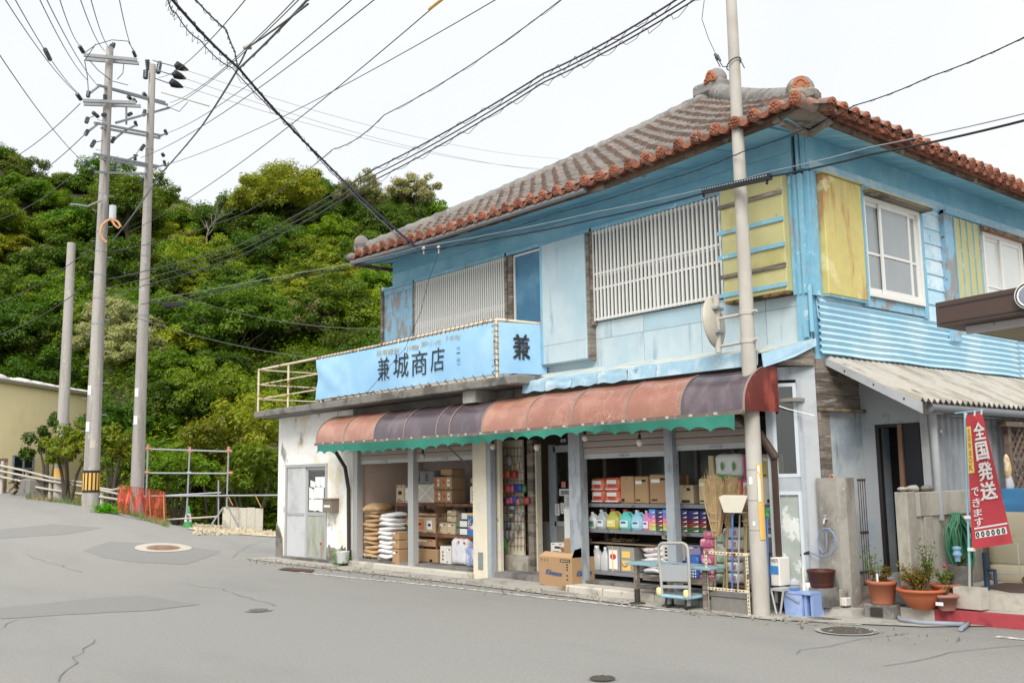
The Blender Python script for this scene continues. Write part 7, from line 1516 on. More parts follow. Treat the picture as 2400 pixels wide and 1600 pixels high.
c4 = V(1.335, .06, .133); r = pot('small pinkish square pot with a white label', c4, [(.085, 0), (.09, .01), (.125, .13), (.145, .13), (.148, .16), (.135, .16), (.12, .13)], terra_p, 4); r.rotation_euler = (0, 0, 0)
q = MB(); q.box((c4.x-.05, c4.y-.12, c4.z+.055), (c4.x+.03, c4.y-.117, c4.z+.09)); q.build('label', paper, r); plant_in(c4+V(0, 0, .13), 'dry twiggy seedlings in the small square pot', 9, .15, .08, .008, lf2, 6, 5)
c = S(2229, 1380, z=.2); q = MB(); q.lathe((1.28, .52, .285), [(.11, 0), (.12, .25), (.11, .27), (.1, .24)], 16); thing('stone_planter', q, conc_d, 'weathered grey stone planter at the foot of the green hose', 'planter'); plant_in(V(1.28, .52, .54), 'small dry green plant in the stone planter', 8, .12, .1, .016, lf1, 7, 14)
q = MB(); q.lathe((1.32, .40, .60), [(.028, 0), (.03, .05), (.045, .06), (.045, .085), (.035, .09), (.035, .12), (.045, .125), (.04, .15), (.01, .155)], 12); thing('light_blue_cap', q, mat('cap_light_blue', '#79aed0', rough=.5), 'light blue plastic fitting standing on the stone planter', 'fitting')
q = MB(); q.tube([(1.42, .75, .30), (1.42, .75, .78), (1.75, .85, .78), (1.75, .85, .46), (1.45, .78, .46)], .008, 6); thing('wire_stand', q, alu, 'thin wire stand between the banner pole and the tank', 'stand')
q = MB(); q.tube([(1.46, .72, .29), (1.46, .72, .68)], .03, 8); q.tube([(1.46, .72, .5), (1.56, .70, .5), (1.56, .7, .36)], .02, 8); thing('water_pipe', q, mat('navy_pipe', '#2f4560', rough=.5), 'dark blue water pipe with a bend beside the banner pole', 'pipe')
# grey conduit lying along the kerb
q = MB(); q.tube([S(2108, 1437, z=.03)+V(.0, .1, .02), S(2105, 1445, z=.03), S(2112, 1452, z=.03), S(2160, 1458, z=.03), S(2255, 1462, z=.03), S(2270, 1460, z=.03), S(2262, 1466, z=.03), S(2252, 1473, z=.03)], .022, 8); thing('grey_conduit', q, mat('grey_pvc', '#8d97a3'), 'grey plastic pipe lying bent on the ground before the kerb', 'pipe')
# ramp mat, step and small things before the lean-to
q = MB(); q.prism([S(1957, 1431, z=.03), S(2052, 1439, z=.03), S(2072, 1392, z=.2), S(2040, 1378, z=.2)], (0, 0, -.02)); thing('ramp_mat', q, mat('ramp_brown', '#8a7a70', rough=.95, var=.1, scale=60, bump=.5, bs=150), 'brown ribbed rubber mat sloping up to the lean-to door', 'mat')
q = MB(); q.box((.34, .32, -.02), (.82, .88, .40), 0, .01); thing('door_step', q, mat('blue_grey_concrete', '#8f979c', rough=.9, var=.1, c2='#74797c', thr=(.5, .62), s2=3), 'blue-grey concrete step at the lean-to door', 'step')
q = MB(); q.prism([V(-.10, -.42, -.02), V(.42, -.22, -.02), V(.46, .0, -.02), V(-.0, .0, -.02)], (0, 0, .10)); thing('low_ledge', q, conc, 'low concrete ledge at the foot of the concrete pillar', 'ledge')
q = MB(); c = S(1930, 1395, z=.09); q.box((.06, -.30, .08), (.24, -.06, .27), 0, .006); thing('concrete_block', q, conc, 'upright grey concrete block between the blue bin and the pillar', 'block')
bn = empty('blue_bin', S(1868, 1438, z=.01), 'light blue plastic recycling bin with flap legs at the shop corner', 'bin'); bm = mat('bin_blue', '#7f9cd2', rough=.45, var=.05, c2='#94acd8', thr=(.5, .65), s2=3)
BYp = -.56; a, b = S(1839, 1440, y=BYp), S(1880, 1442, y=BYp); zt2 = S(1860, 1388, y=BYp).z
q = MB(); q.prism([V(a.x-.01, BYp, zt2), V(b.x+.005, BYp, zt2-.015), V(b.x, BYp, .01), V(a.x+.01, BYp, .01)], (0, .22, 0)); q.build('body', bm, bn)
q = MB(); q.box((a.x-.02, BYp-.008, zt2-.012), (b.x+.12, BYp+.24, zt2+.012)); q.build('rim', bm, bn)
for k in (.05, .13): q = MB(); q.prism([V(b.x+k-.04, BYp+.03, zt2-.015), V(b.x+k, BYp+.03, zt2-.015), V(b.x+k-.005, BYp+.03, .01), V(b.x+k-.035, BYp+.03, .01)], (0, .2, 0)); q.build('leg', bm, bn)
q = MB(); q.bar((a.x+.03, BYp-.012, zt2-.02), (b.x-.02, BYp-.012, .16), .022, .008, up=(0, 1, 0)); q.build('handle', mat('handle_grey_blue', '#8a97ac', rough=.5), bn); q = MB(); q.box((a.x+.02, BYp+.02, zt2+.012), (a.x+.13, BYp+.12, zt2+.04)); q.build('lid_box', mat('bin_blue_dark', '#4f78b4', rough=.5), bn)
bk = S(1925, 1352, y=-.26); q = MB(); q.lathe((bk.x, -.26, .30), [(.12, 0), (.125, .01), (.15, .16), (.155, .165), (.158, .185), (.148, .19), (.14, .17), (.13, .03)], 22); bu = thing('bucket', q, mat('dark_red_plastic', '#4e281f', rough=.45, var=.1), 'dark red-brown plastic bucket against the concrete pillar', 'bucket'); q = MB(); q.box((bk.x-.14, -.37, .10), (bk.x+.14, -.15, .3)); thing('concrete_block', q, conc_d, 'grey block carrying the dark red bucket', 'block')
q = MB(); c = S(1893, 1365, y=-.3); q.lathe((c.x, -.3, .26), [(.09, 0), (.095, .09), (.085, .095), (.08, .02)], 18); thing('basin', q, alu, 'grey metal basin beside the dark red bucket', 'basin'); q = MB(); q.box((c.x-.11, -.4, .0), (c.x+.10, -.2, .26)); thing('block_stack', q, conc_l, 'pale concrete support under the metal basin', 'block')
for i, (px, m_, lb) in enumerate(((1953, 'seed_white', 'left white seedling tray with twigs on the ledge'), (1968, 'seed_brown', 'middle seedling tray with brown stains on the ledge'), (1980, 'seed_white', 'right white seedling tray against the pillar foot'))):
    c = S(px, 1400-4*i, y=-.12+.02*i); q = MB(); q.box((c.x-.04, c.y-.05, .10), (c.x+.04, c.y+.06, .19), 0, .008); rr = random.Random(i)
    for k in range(10): p = V(c.x+rr.uniform(-.03, .03), c.y+rr.uniform(-.03, .03), .19); q.tube([p, p+V(rr.uniform(-.01, .01), 0, rr.uniform(.04, .09))], .002, 3, m=1)
    thing('seedling_tray', q, [mat(m_, '#cfccc6' if m_ == 'seed_white' else '#b8a48c', rough=.6, var=.1), wood], lb, 'tray', 'seedling trays at the pillar foot')
q = MB(); c = S(1887, 1372, y=-.36); q.lathe((c.x, -.38, .03), [(.03, 0), (.012, .5), (.004, .52)], 10); thing('white_cone_stick', q, mat('stick_white', '#c9c8bc', rough=.6), 'thin white tapering stick leaning by the corner glazing', 'stick')
q = MB()
for i in range(8):
    for j in range(4): x, y = S(1876, 1452, z=0).x+.035*i+.02*j, -.62+.04*j; q.box((x, y, .012), (x+.026, y+.03, .017))
thing('drain_grate', q, conc_d, 'pale concrete drain grating in the pavement by the blue bin', 'grate')
# neighbour's canopy at the right edge
nb_ = empty('canopy', (2.9, -1.6, 2.9), "neighbouring building's brown canopy edge with pale beam and round white sign", 'canopy'); YN = -1.5
a, b = S(2196, 766, y=YN), S(2470, 722, y=YN); t0, t1 = S(2192, 710, y=YN), S(2470, 657, y=YN)
brn = mat('brown_fascia', '#4e3c36', rough=.45, var=.05, scale=5)
q = MB(); q.prism([a, b, t1, t0], (.0, .16, 0)); q.prism([V(a.x, YN+.16, a.z), V(b.x+.5, YN+.16, b.z), V(b.x+.5, YN+3, b.z), V(a.x, YN+3, a.z)], (0, 0, .05)); q.build('fascia', brn, nb_)
q = MB()
for k in (.12, .80): q.bar(lerp(a, t0, k)+V(.03, -.003, 0), lerp(b, t1, k)+V(0, -.003, 0), .012, .004, up=(0, 1, 0))
q.build('groove', dark_b, nb_)
a2, b2_ = S(2264, 782, y=YN+.22), S(2470, 752, y=YN+.22); t2, t3 = S(2264, 748, y=YN+.22), S(2470, 720, y=YN+.22)
q = MB(); q.prism([a2, b2_, t3, t2], (0, .06, 0)); q.build('pale_beam', mat('pale_beam', '#b5b2b4', rough=.6, var=.04), nb_); q = MB()
for px in (2272, 2330): q.blob(S(px, 762-(px-2272)*.06, y=YN+.215), .006, .004, .006, 6, 4)
q.build('screws', dark_b, nb_, 'stuff')
q = MB(); a3, b3 = S(2290, 783, y=YN+.3), S(2470, 830, y=YN+.3); q.prism([V(a3.x, YN+.3, a2.z+.01), V(a3.x+1, YN+.3, a2.z-.0), V(a3.x+1, YN+2.5, a2.z-.0), V(a3.x, YN+2.5, a2.z+.01)], (0, 0, .03)); q.build('soffit', mat('tan_soffit', '#8f8468', rough=.8), nb_)
c = S(2412, 692, y=YN-.03); q = MB(); q.tube([c+V(0, .02, 0), c+V(0, -.012, 0)], .115, 28); q.build('round_sign', paper, nb_); q = MB(); q.tube([c+V(.10*math.cos(t), -.016, .10*math.sin(t)) for t in [k*math.pi/14 for k in range(28)]], .006, 5, closed=True); q.build('sign_ring', dark_b, nb_); q = MB(); q.blob(c+V(0, -.014, 0), .08, .004, .08, 20, 6); q.build('sign_disc', mat('sign_grey', '#7f8a9a', rough=.5), nb_)
q = MB(); q.tube([(b.x-.02, YN+.1, 0), (b.x-.02, YN+.1, b.z)], .05, 10); q.build('support_post', brn, nb_)
# manholes
def manhole(label, px, py, r0, r1, ring, lid):
    c = G(px, py); r = empty('manhole_cover', c, label, 'manhole')
    def disc(ra, rb, up, m_, nm, n=36):
        q = MB()
        for i in range(n):
            t0_, t1_ = 2*math.pi*i/n, 2*math.pi*(i+1)/n; P4 = []
            for rad, t in ((ra, t0_), (rb, t0_), (rb, t1_), (ra, t1_)):
                x, y = c.x+rad*math.cos(t), c.y+rad*math.sin(t); P4.append(V(x, y, ground(x, y)+up))
            q.face(P4)
        return q.build(nm, m_, r)
    disc(.001, r1, .014, lid, 'lid'); disc(r1+.012, r0, .012, ring, 'concrete_ring')
    q = MB()
    for i in range(-4, 5):
        for j in range(-4, 5):
            x, y = c.x+i*r1*.21, c.y+j*r1*.21
            if math.hypot(x-c.x, y-c.y) < r1*.9: z = ground(x, y)+.017; q.box((x-r1*.06, y-r1*.06, z-.004), (x+r1*.06, y+r1*.06, z+.003))
    q.build('lid_studs', lid, r, 'stuff')
iron = mat('cast_iron', '#5d5850', rough=.8, var=.15, scale=20, bump=.3)
manhole('round iron manhole cover with a concrete ring near the right kerb', 1985, 1479, .30, .235, mat('manhole_ring', '#96938c', rough=.9, var=.08), iron)
manhole('small iron manhole cover at the bottom of the picture', 1412, 1592, .115, .10, mat('manhole_ring', '#96938c'), iron)
manhole('rust-pink manhole cover with a wide pale ring on the rising road', 383, 1284, .62, .36, mat('pale_ring', '#b5ac9c', rough=.9, var=.1), mat('rusty_lid', '#9a7a66', rough=.85, var=.2, scale=20, c2='#8a6450', thr=(.45, .6), s2=6))
manhole('small flat valve cover on the road left of centre', 606, 1431, .16, .12, mat('manhole_ring', '#96938c'), mat('valve_lid', '#77756f', rough=.85))
q = MB(); P0 = [G(672, 1331), G(738, 1336), G(728, 1343), G(650, 1335)]; q.face([p+V(0, 0, .016) for p in P0]); thing('steel_plate', q, mat('rusty_plate', '#5a4034', rough=.85, var=.2), 'rusty steel drain plate before the white wall', 'plate')
# ================================================================ POLES, FENCES AND WIRES
pole_m = mat('pole_concrete', '#a39e98', rough=.9, var=.09, scale=14, c2='#8f8a83', thr=(.46, .62), s2=2.2, st2=(2, 2, .12), c3='#b5b0a8', thr3=(.58, .7), s3=5, st3=(1, 1, .4), bump=.15, bs=70)
pole_n = mat('pole_pale', '#b4b0a6', rough=.75, var=.05, scale=6, c2='#a8a296', thr=(.48, .65), s2=1.5, st2=(1, 1, .4), c3='#b79a62', thr3=(.66, .74), s3=2)
galv = mat('galvanised', '#8f9296', rough=.55, var=.08, scale=10, metal=.2); ins = mat('insulator_green', '#26403c', rough=.3, spec=.6); blk = mat('cable_black', '#25262a', rough=.6)
def D(px, py, d): return S(px, py, d=d)
def vpole(name, px, py, d, pxt, pyt, r0, r1, label, cat='utility pole'):
    b = D(px, py, d); z0 = ground(b.x, b.y); t = D(pxt, pyt, d); r = empty(name, V(b.x, b.y, z0), label, cat)
    q = MB(); q.tube([V(b.x, b.y, z0-.5), V(b.x, b.y, t.z)], [r0, r1], 18); q.build('shaft', pole_m, r); return r, b, z0, t.z
D1p, D2p, D3p = 30.0, 32.5, 35.0
p1, b1_, g1, t1_ = vpole('utility_pole', 211, 1192, D1p, 265, 113, .225, .10, 'tall concrete utility pole with a yellow and black band, left of the pair')
p2, b2p, g2, t2_ = vpole('utility_pole', 320, 1180, D2p, 357, 152, .21, .10, 'tall concrete utility pole rising from the orange netting')
p3, b3p, g3, t3_ = vpole('utility_pole', 139, 1172, D3p, 173, 570, .20, .13, 'short concrete pole without wires, leftmost by the cream building')
def rad_at(b, g, t, r0, r1, z): return r0+(r1-r0)*(z-g+.5)/(t-g+.5)
# warning band
za, zb_ = D(211, 1153, D1p).z, D(211, 1102, D1p).z; q = MB(); ra = rad_at(b1_, g1, t1_, .225, .10, za)+.012; q.tube([V(b1_.x, b1_.y, za), V(b1_.x, b1_.y, zb_)], ra, 24); bd = q.build('warning_band', mat('band_black', '#2b2a26', rough=.6), p1)
q = MB()
for i in range(14):
    a = 2*math.pi*i/14; pts = []
    for da in (-.13, -.04, .05, .13): pts.append((math.cos(a+da)*(ra+.006), math.sin(a+da)*(ra+.006)))
    for (xa, ya), (xb, yb) in zip(pts, pts[1:]): q.face([V(b1_.x+xa, b1_.y+ya, za+.06), V(b1_.x+xb, b1_.y+yb, za+.06), V(b1_.x+xb, b1_.y+yb, zb_-.07), V(b1_.x+xa, b1_.y+ya, zb_-.07)])
q.build('yellow_stripes', mat('stripe_yellow', '#d9a514', rough=.5, var=.06), bd, 'stuff')
z = D(139, 1125, D3p).z; q = MB(); c = V(b3p.x, b3p.y, z); q.tube([c, c+V(0, 0, .38)], .20, 18); q.build('warning_band', mat('stripe_yellow', '#d9a514'), p3)
def band(p, b, g, t, r0, r1, py, px, d, h, m_, nm, arc=None):
    z = D(px, py, d).z; rr_ = rad_at(b, g, t, r0, r1, z)+.008; q = MB()
    if arc is None: q.tube([V(b.x, b.y, z-h/2), V(b.x, b.y, z+h/2)], rr_, 18)
    else:
        vv = (CAM-V(b.x, b.y, CAM.z)); a0 = math.atan2(vv.y, vv.x)+arc
        for k in range(4):
            s0, s1 = a0-.35+.175*k, a0-.35+.175*(k+1); q.face([V(b.x+math.cos(s)*rr_, b.y+math.sin(s)*rr_, zz) for s, zz in ((s0, z-h/2), (s1, z-h/2), (s1, z+h/2), (s0, z+h/2))])
    q.build(nm, m_, p)
for py, px in ((915, 206), (1000, 204)): band(p1, b1_, g1, t1_, .225, .10, py, px, D1p, .26, paper, 'white_plate', -.9)
for py, px in ((920, 313), (985, 308)): band(p2, b2p, g2, t2_, .21, .10, py, px, D2p, .26, paper, 'white_plate', -.7)
band(p1, b1_, g1, t1_, .225, .10, 1041, 212, D1p, .22, mat('number_plate', '#b9b09a', rough=.6, var=.2, scale=30), 'number_plate', .0)
for py in (455, 545, 590, 645, 700, 760): band(p1, b1_, g1, t1_, .225, .10, py, 245, D1p, .04, galv, 'steel_strap')
for py in (350, 440, 600, 740): band(p2, b2p, g2, t2_, .21, .10, py, 345, D2p, .04, galv, 'steel_strap')
q = MB()
for i in range(22):
    z = g1+2.2+i*.45; a = math.atan2(CAM.y-b1_.y, CAM.x-b1_.x)+(1.3 if i % 2 else -1.3); rr_ = rad_at(b1_, g1, t1_, .225, .10, z); q.tube([V(b1_.x+math.cos(a)*rr_, b1_.y+math.sin(a)*rr_, z), V(b1_.x+math.cos(a)*(rr_+.14), b1_.y+math.sin(a)*(rr_+.14), z)], .011, 5)
q.build('step_bolts', galv, p1, 'stuff')
def dd_(px): return D1p+(px-250)*(D2p-D1p)/95
def arm(p, pts, w_=.075, h_=.09, nm='cross_arm', m_=None, d0=None):
    q = MB(); q.bar(D(pts[0][0], pts[0][1], d0 or dd_(pts[0][0])), D(pts[1][0], pts[1][1], d0 or dd_(pts[1][0])), w_, h_); return q.build(nm, m_ or galv, p)
for pts in (((196, 129), (322, 141)), ((200, 139), (326, 149)), ((194, 236), (318, 241)), ((196, 244), (330, 249))): arm(p1, pts, d0=D1p-.22 if pts[0][1] in (129, 236) else D1p+.22)
for pts in (((230, 200), (386, 240)), ((246, 205), (392, 246)), ((222, 288), (378, 318)), ((238, 300), (374, 324)), ((221, 361), (372, 390)), ((238, 372), (366, 394)), ((220, 403), (344, 408)), ((272, 288), (396, 253))): arm(p1, pts, .065, .065, 'frame_arm')
for pts in (((198, 315), (230, 290)), ((195, 386), (226, 362)), ((262, 332), (290, 308)), ((290, 308), (318, 294)), ((264, 398), (288, 380)), ((290, 380), (322, 364)), ((206, 222), (232, 202)), ((372, 321), (390, 312)), ((366, 392), (388, 386)), ((296, 250), (296, 292))): arm(p1, pts, .05, .05, 'strut')
def insul(p, px0, py0, px1, py1, r=.06, d=None):
    a, b = D(px0, py0, d or dd_(px0)), D(px1, py1, d or dd_(px1)); q = MB(); n = 5; pts = []; rs = []
    for i in range(n*2+1): pts.append(lerp(a, b, i/(n*2))); rs.append(r if i % 2 else r*.62)
    q.tube(pts, rs, 9); q.build('insulator', ins, p)
for l in ((186, 108, 196, 124), (312, 120, 318, 134), (262, 105, 254, 122), (267, 102, 264, 112), (180, 220, 190, 234), (208, 214, 206, 228), (246, 222, 246, 234), (200, 316, 206, 306), (196, 388, 203, 378), (210, 395, 218, 404), (218, 264, 230, 274), (240, 270, 252, 268), (262, 334, 268, 322), (316, 284, 320, 296), (264, 402, 270, 388), (316, 362, 317, 376), (246, 332, 252, 338), (386, 304, 391, 316), (384, 376, 388, 390), (340, 258, 336, 272), (338, 340, 330, 352), (300, 270, 308, 266), (312, 232, 318, 240), (336, 218, 342, 226), (306, 232, 300, 226), (335, 420, 330, 426), (222, 330, 214, 344), (206, 276, 202, 288), (380, 360, 384, 366)): insul(p1, *l)
for l in ((345, 140, 348, 165, ), (342, 165, 341, 185), (375, 145, 370, 172)): insul(p2, *l, r=.09)
for px, py in ((415, 154), (410, 174), (403, 194)):
    c = D(px, py, 33); r = empty('line_insulator', c, {154: 'top', 174: 'middle', 194: 'lowest'}[py]+' of three black cone insulators strung beside the right pole', 'insulator', 'black cone insulators'); q = MB(); e = D(px+26, py+11, 33.2); q.tube([D(px-6, py+2, 33), c, lerp(c, e, .5), e], [.05, .15, .11, .03], 10); q.build('cone', blk, r); q = MB(); q.tube([D(358, py+6-18, 32.5), D(px-6, py+2, 33)], .02, 5); q.build('rod', galv, r)
q = MB(); c = D(264, 498, D1p-.3); q.tube([c-V(0, 0, .18), c+V(0, 0, .2)], .10, 14); q.tube([c-V(0, 0, .26), c-V(0, 0, .18)], .05, 10); thing('pole_canister', q, mat('canister_grey', '#b9c0c4', rough=.4), 'pale grey cylinder hanging on the left tall pole', 'canister')
q = MB(); q.tube([D(*p, D1p-.45) for p in ((250, 568), (240, 560), (235, 545), (239, 528), (250, 518), (262, 512), (276, 520), (283, 530), (277, 535), (268, 527), (262, 515))], .035, 8); thing('orange_cable_loop', q, mat('orange_sleeve', '#d09562', rough=.6, var=.08), 'orange insulated cable loop on the left tall pole', 'cable')
q = MB(); q.tube([D(237, 470, D1p-.2), D(205, 484, D1p-.5), D(180, 480, D1p-.6), D(166, 479, D1p-.7)], .03, 7); thing('bracket_arm', q, galv, 'thin grey bracket arm reaching left from the left tall pole', 'bracket')
# --- near pole with mirror, sleeve and stickers
np_ = V(-.363, -.738, .0); tz = S(1708, -60, y=np_.y).z+.4
nr = empty('utility_pole', np_, 'slim pale concrete pole in front of the shop corner with a worn yellow sleeve', 'utility pole')
q = MB(); q.tube([np_-V(0, 0, .3), V(np_.x, np_.y, tz)], [.098, .060], 24); q.build('shaft', pole_n, nr)
def npz(px, py): return S(px, py, y=np_.y-.09).z
def nrad(z): return .098+(.060-.098)*(z+.3)/(tz+.3)
def nplate(z0, z1, a0, a1, m_, nm, off=.006, parent=nr):
    q = MB(); n = 8; base = math.atan2(CAM.y-np_.y, CAM.x-np_.x)
    for i in range(n):
        for j in range(6):
            P4 = []
            for s, zz in ((i, j), (i+1, j), (i+1, j+1), (i, j+1)):
                a = base+a0+(a1-a0)*s/n; z = z0+(z1-z0)*zz/6; P4.append(V(np_.x+math.cos(a)*(nrad(z)+off), np_.y+math.sin(a)*(nrad(z)+off), z))
            q.face(P4)
    return q.build(nm, m_, parent)
ylw = mat('yellow_sleeve', '#d8a92a', rough=.6, var=.06, scale=8, c2='#c9b27a', thr=(.55, .62), s2=4, c3='#6a5a30', thr3=(.66, .72), s3=11)
z0, z1 = npz(1785, 1265), npz(1775, 1086); pl = nplate(z0, z1, .25, 1.0, ylw, 'yellow_sleeve', .008); nplate(z1-.42, z1-.02, .28, .62, mat('white_worn', '#d9d4c4', rough=.7, var=.05, c2='#d8a92a', thr=(.55, .62), s2=6), 'worn_white', .011, pl)
for py, a0, a1, h, m_ in ((1126, -.75, -.3, .08, paper), (1226, -.5, -.2, .045, paper)): z = npz(1765, py); nplate(z-h/2, z+h/2, a0, a1, m_, 'sticker', .004)
for py in (1100, 1172, 1242): z = npz(1765, py); q = MB(); q.tube([V(np_.x, np_.y, z-.004), V(np_.x, np_.y, z+.004)], nrad(z)+.003, 20); q.build('wire_band', galv, nr)
z = S(1722, 150, y=np_.y).z; q = MB(); q.tube([V(np_.x+.085*math.cos(t), np_.y+.085*math.sin(t)-.01, z+.05*math.cos(t*1)) for t in [k*math.pi/8 for k in range(16)]], .007, 6, closed=True); q.tube([V(np_.x-.09, np_.y, z+.0), S(1694, 157, y=np_.y), S(1687, 145, y=np_.y-.05), S(1683, 128, y=np_.y-.05), S(1676, 135, y=np_.y-.05), S(1688, 157, y=np_.y-.05)], .006, 5); q.tube([V(np_.x+.07, np_.y, z+.03), S(1738, 146, y=np_.y), S(1745, 160, y=np_.y)], .006, 5); q.build('tie_wire', blk, nr); q = MB(); q.tube([S(1676, 127, y=np_.y-.05), S(1683, 140, y=np_.y-.05)], .018, 6); q.tube([S(1682, 131, y=np_.y-.1), S(1688, 143, y=np_.y-.1)], .015, 6); q.build('connector', ins, nr)
mr = empty('traffic_mirror', S(1678, 880, y=np_.y), 'round traffic mirror seen from behind on the near pole', 'mirror')
cm = S(1676, 757, y=np_.y-.02); nv = V(-.96, -.27, -.08).normalized(); sx = nv.cross(V(0, 0, 1)).normalized(); sz = sx.cross(nv); q = MB(); n = 32
prof_ = [(0, -.06), (.12, -.055), (.22, -.035), (.285, .0), (.30, .02), (.29, .03)]; vs = []
for r_, o_ in prof_:
    for j in range(n): t = 2*math.pi*j/n; vs.append(cm+nv*o_+sx*math.cos(t)*r_+sz*math.sin(t)*r_)
q.add(vs, [(i*n+j, i*n+(j+1) % n, (i+1)*n+(j+1) % n, (i+1)*n+j) for i in range(len(prof_)-1) for j in range(n)], 0, True); q.build('back', mat('mirror_back', '#b5ae9c', rough=.5, var=.06), mr); q = MB(); q.face([cm+nv*.03+sx*math.cos(2*math.pi*j/n)*.288+sz*math.sin(2*math.pi*j/n)*.288 for j in range(n)]); q.build('glass_face', mat('mirror_face', '#c8d0d4', rough=.05, metal=1), mr)
sp_ = cm-nv*.085+V(-.03, -.05, 0); q = MB(); q.tube([V(sp_.x, sp_.y, cm.z-.36), V(sp_.x, sp_.y, cm.z+.33)], .038, 12); q.build('mirror_post', pole_n, mr)
for py in (748, 813):
    z = S(1690, py, y=np_.y).z; q = MB(); q.tube([V(sp_.x, sp_.y, z), V(np_.x, np_.y, z+.02), V(np_.x+.15, np_.y-.02, z+.03)], .018, 8); q.tube([V(np_.x, np_.y, z), V(np_.x, np_.y, z+.045)], nrad(z)+.008, 18); q.build('bracket', pole_n, mr)
for dz in (.16, -.12): q = MB(); q.obox(V(sp_.x, sp_.y, cm.z+dz), sx, nv, sz, .10, .05, .015); q.build('clamp', galv, mr)
# --- roadside rails, scaffold, netting, cone
railw = mat('white_rail', '#b3ac9c', rough=.7, var=.1, c2='#9a958a', thr=(.55, .65), s2=4); scf = mat('scaffold_pipe', '#9aa0a6', rough=.4, var=.08, metal=.35); redj = mat('red_joint', '#c47a6a', rough=.6)
gf = empty('guard_rail', D(120, 1150, 36), 'low white pipe guard rail along the rising road at the left', 'guard rail')
def dl(px): return 37.5-px*.0205
for line in (((-20, 1086), (60, 1103), (120, 1119), (200, 1131), (232, 1143), (262, 1148), (290, 1142)), ((-20, 1099), (118, 1127), (190, 1138), (290, 1160)), ((-20, 1112), (50, 1127),), ((72, 1139), (118, 1147), (200, 1158), (290, 1172))):
    q = MB(); q.tube([D(px, py, dl(px)) for px, py in line], .036, 8); q.build('rail', railw, gf)
for px, pt in ((3, 1080), (62, 1102), (118, 1116), (196, 1128), (240, 1142)): c = D(px, 1150, dl(px)+.15); t = D(px, pt, dl(px)+.15); q = MB(); q.tube([V(c.x, c.y, ground(c.x, c.y)-.1), V(c.x, c.y, t.z)], .06, 8); q.build('post', railw if px else wood_b, gf)
q = MB(); c = D(4, 1150, 38.2); q.box((c.x-.12, c.y-.12, c.z-.8), (c.x+.12, c.y+.12, D(4, 1074, 38.2).z)); thing('wooden_post', q, wood_b, 'thick brown wooden post at the left edge by the guard rail', 'post')
q = MB(); c = D(76, 1150, 36.3); q.box((c.x-.55, c.y-.3, c.z-.3), (c.x+.55, c.y+.3, c.z+.42), 0, .08); thing('concrete_lump', q, conc_d, 'rough concrete lump at the foot of the guard rail by the leftmost pole', 'block')
q = MB(); rr = random.Random(14)
for i in range(26): c = D(rr.uniform(30, 70), rr.uniform(1120, 1152), 37); q.tube([c, c+V(rr.uniform(-.5, .5), rr.uniform(-.3, .3), rr.uniform(-.2, .3))], .03, 4)
tag(q.build('brush_pile', wood_b, None, 'stuff'), 'pile of dead brown branches beside the cream building')
s_ = empty('scaffold_fence', D(440, 1200, 32), 'scaffold-pipe fence of three uprights with red joints at the drop', 'fence')
DS = 31.6
def sc_t(pts, r=.026, m_=scf, nm='pipe', d=DS): q = MB(); q.tube([D(px, py, d) for px, py in pts], r, 8); q.build(nm, m_, s_)
for pts in (((346, 1052), (544, 1058)), ((344, 1108), (541, 1109)), ((332, 1164), (518, 1154)), ((335, 1162), (655, 1160))): sc_t(pts)
for pts in (((347, 1042), (341, 1215)), ((445, 1048), (437, 1212)), ((536, 1047), (531, 1190))): sc_t(pts, .028, scf, 'upright')
for px, py in ((347, 1045), (445, 1051), (536, 1050)): sc_t(((px, py-4), (px-.4, py+9)), .045, redj, 'red_joint'); sc_t(((px-6, py+6), (px+6, py+6)), .04, redj, 'red_joint')
for px, py in ((344, 1107), (540, 1108), (443, 1108)): sc_t(((px-5, py), (px+5, py)), .045, redj if px != 443 else scf, 'coupler')
for pts in (((531, 1182), (562, 1238)), ((523, 1189), (496, 1228)), ((512, 1125), (512, 1228)), ((392, 1217), (510, 1210))): sc_t(pts, .025, scf if pts[0][0] != 392 else railw, 'brace')
q = MB(); a, b = D(521, 1228, 31.8), D(616, 1230, 31.8); zt2 = D(568, 1187, 31.8).z; drr = (b-a).normalized(); nnv = V(drr.y, -drr.x, 0)
ck = empty('concrete_barrier', (a+b)/2, 'row of pale concrete blocks closing the drop under the scaffold fence', 'barrier'); n = 5
for i in range(n):
    c = lerp(a, b, (i+.5)/n); h = (zt2-a.z)*(1+.04*math.sin(i*3)); q = MB(); q.obox(c+V(0, 0, h/2-.15), drr, nnv, (0, 0, 1), (b-a).length/n/2-.002, .2, h/2+.15, 0, .006); q.build('block', conc_l, ck)
for px0, py0, px1, py1, lb in ((535, 1163, 546, 1184, 'left short orange plank on the concrete blocks'), (597, 1157, 612, 1188, 'right short orange plank leaning on the concrete blocks')): q = MB(); q.bar(D(px0, py0, 31.5), D(px1, py1, 31.5), .09, .03); thing('plank', q, mat('orange_plank', '#b0764a', rough=.8, var=.1), lb, 'plank')
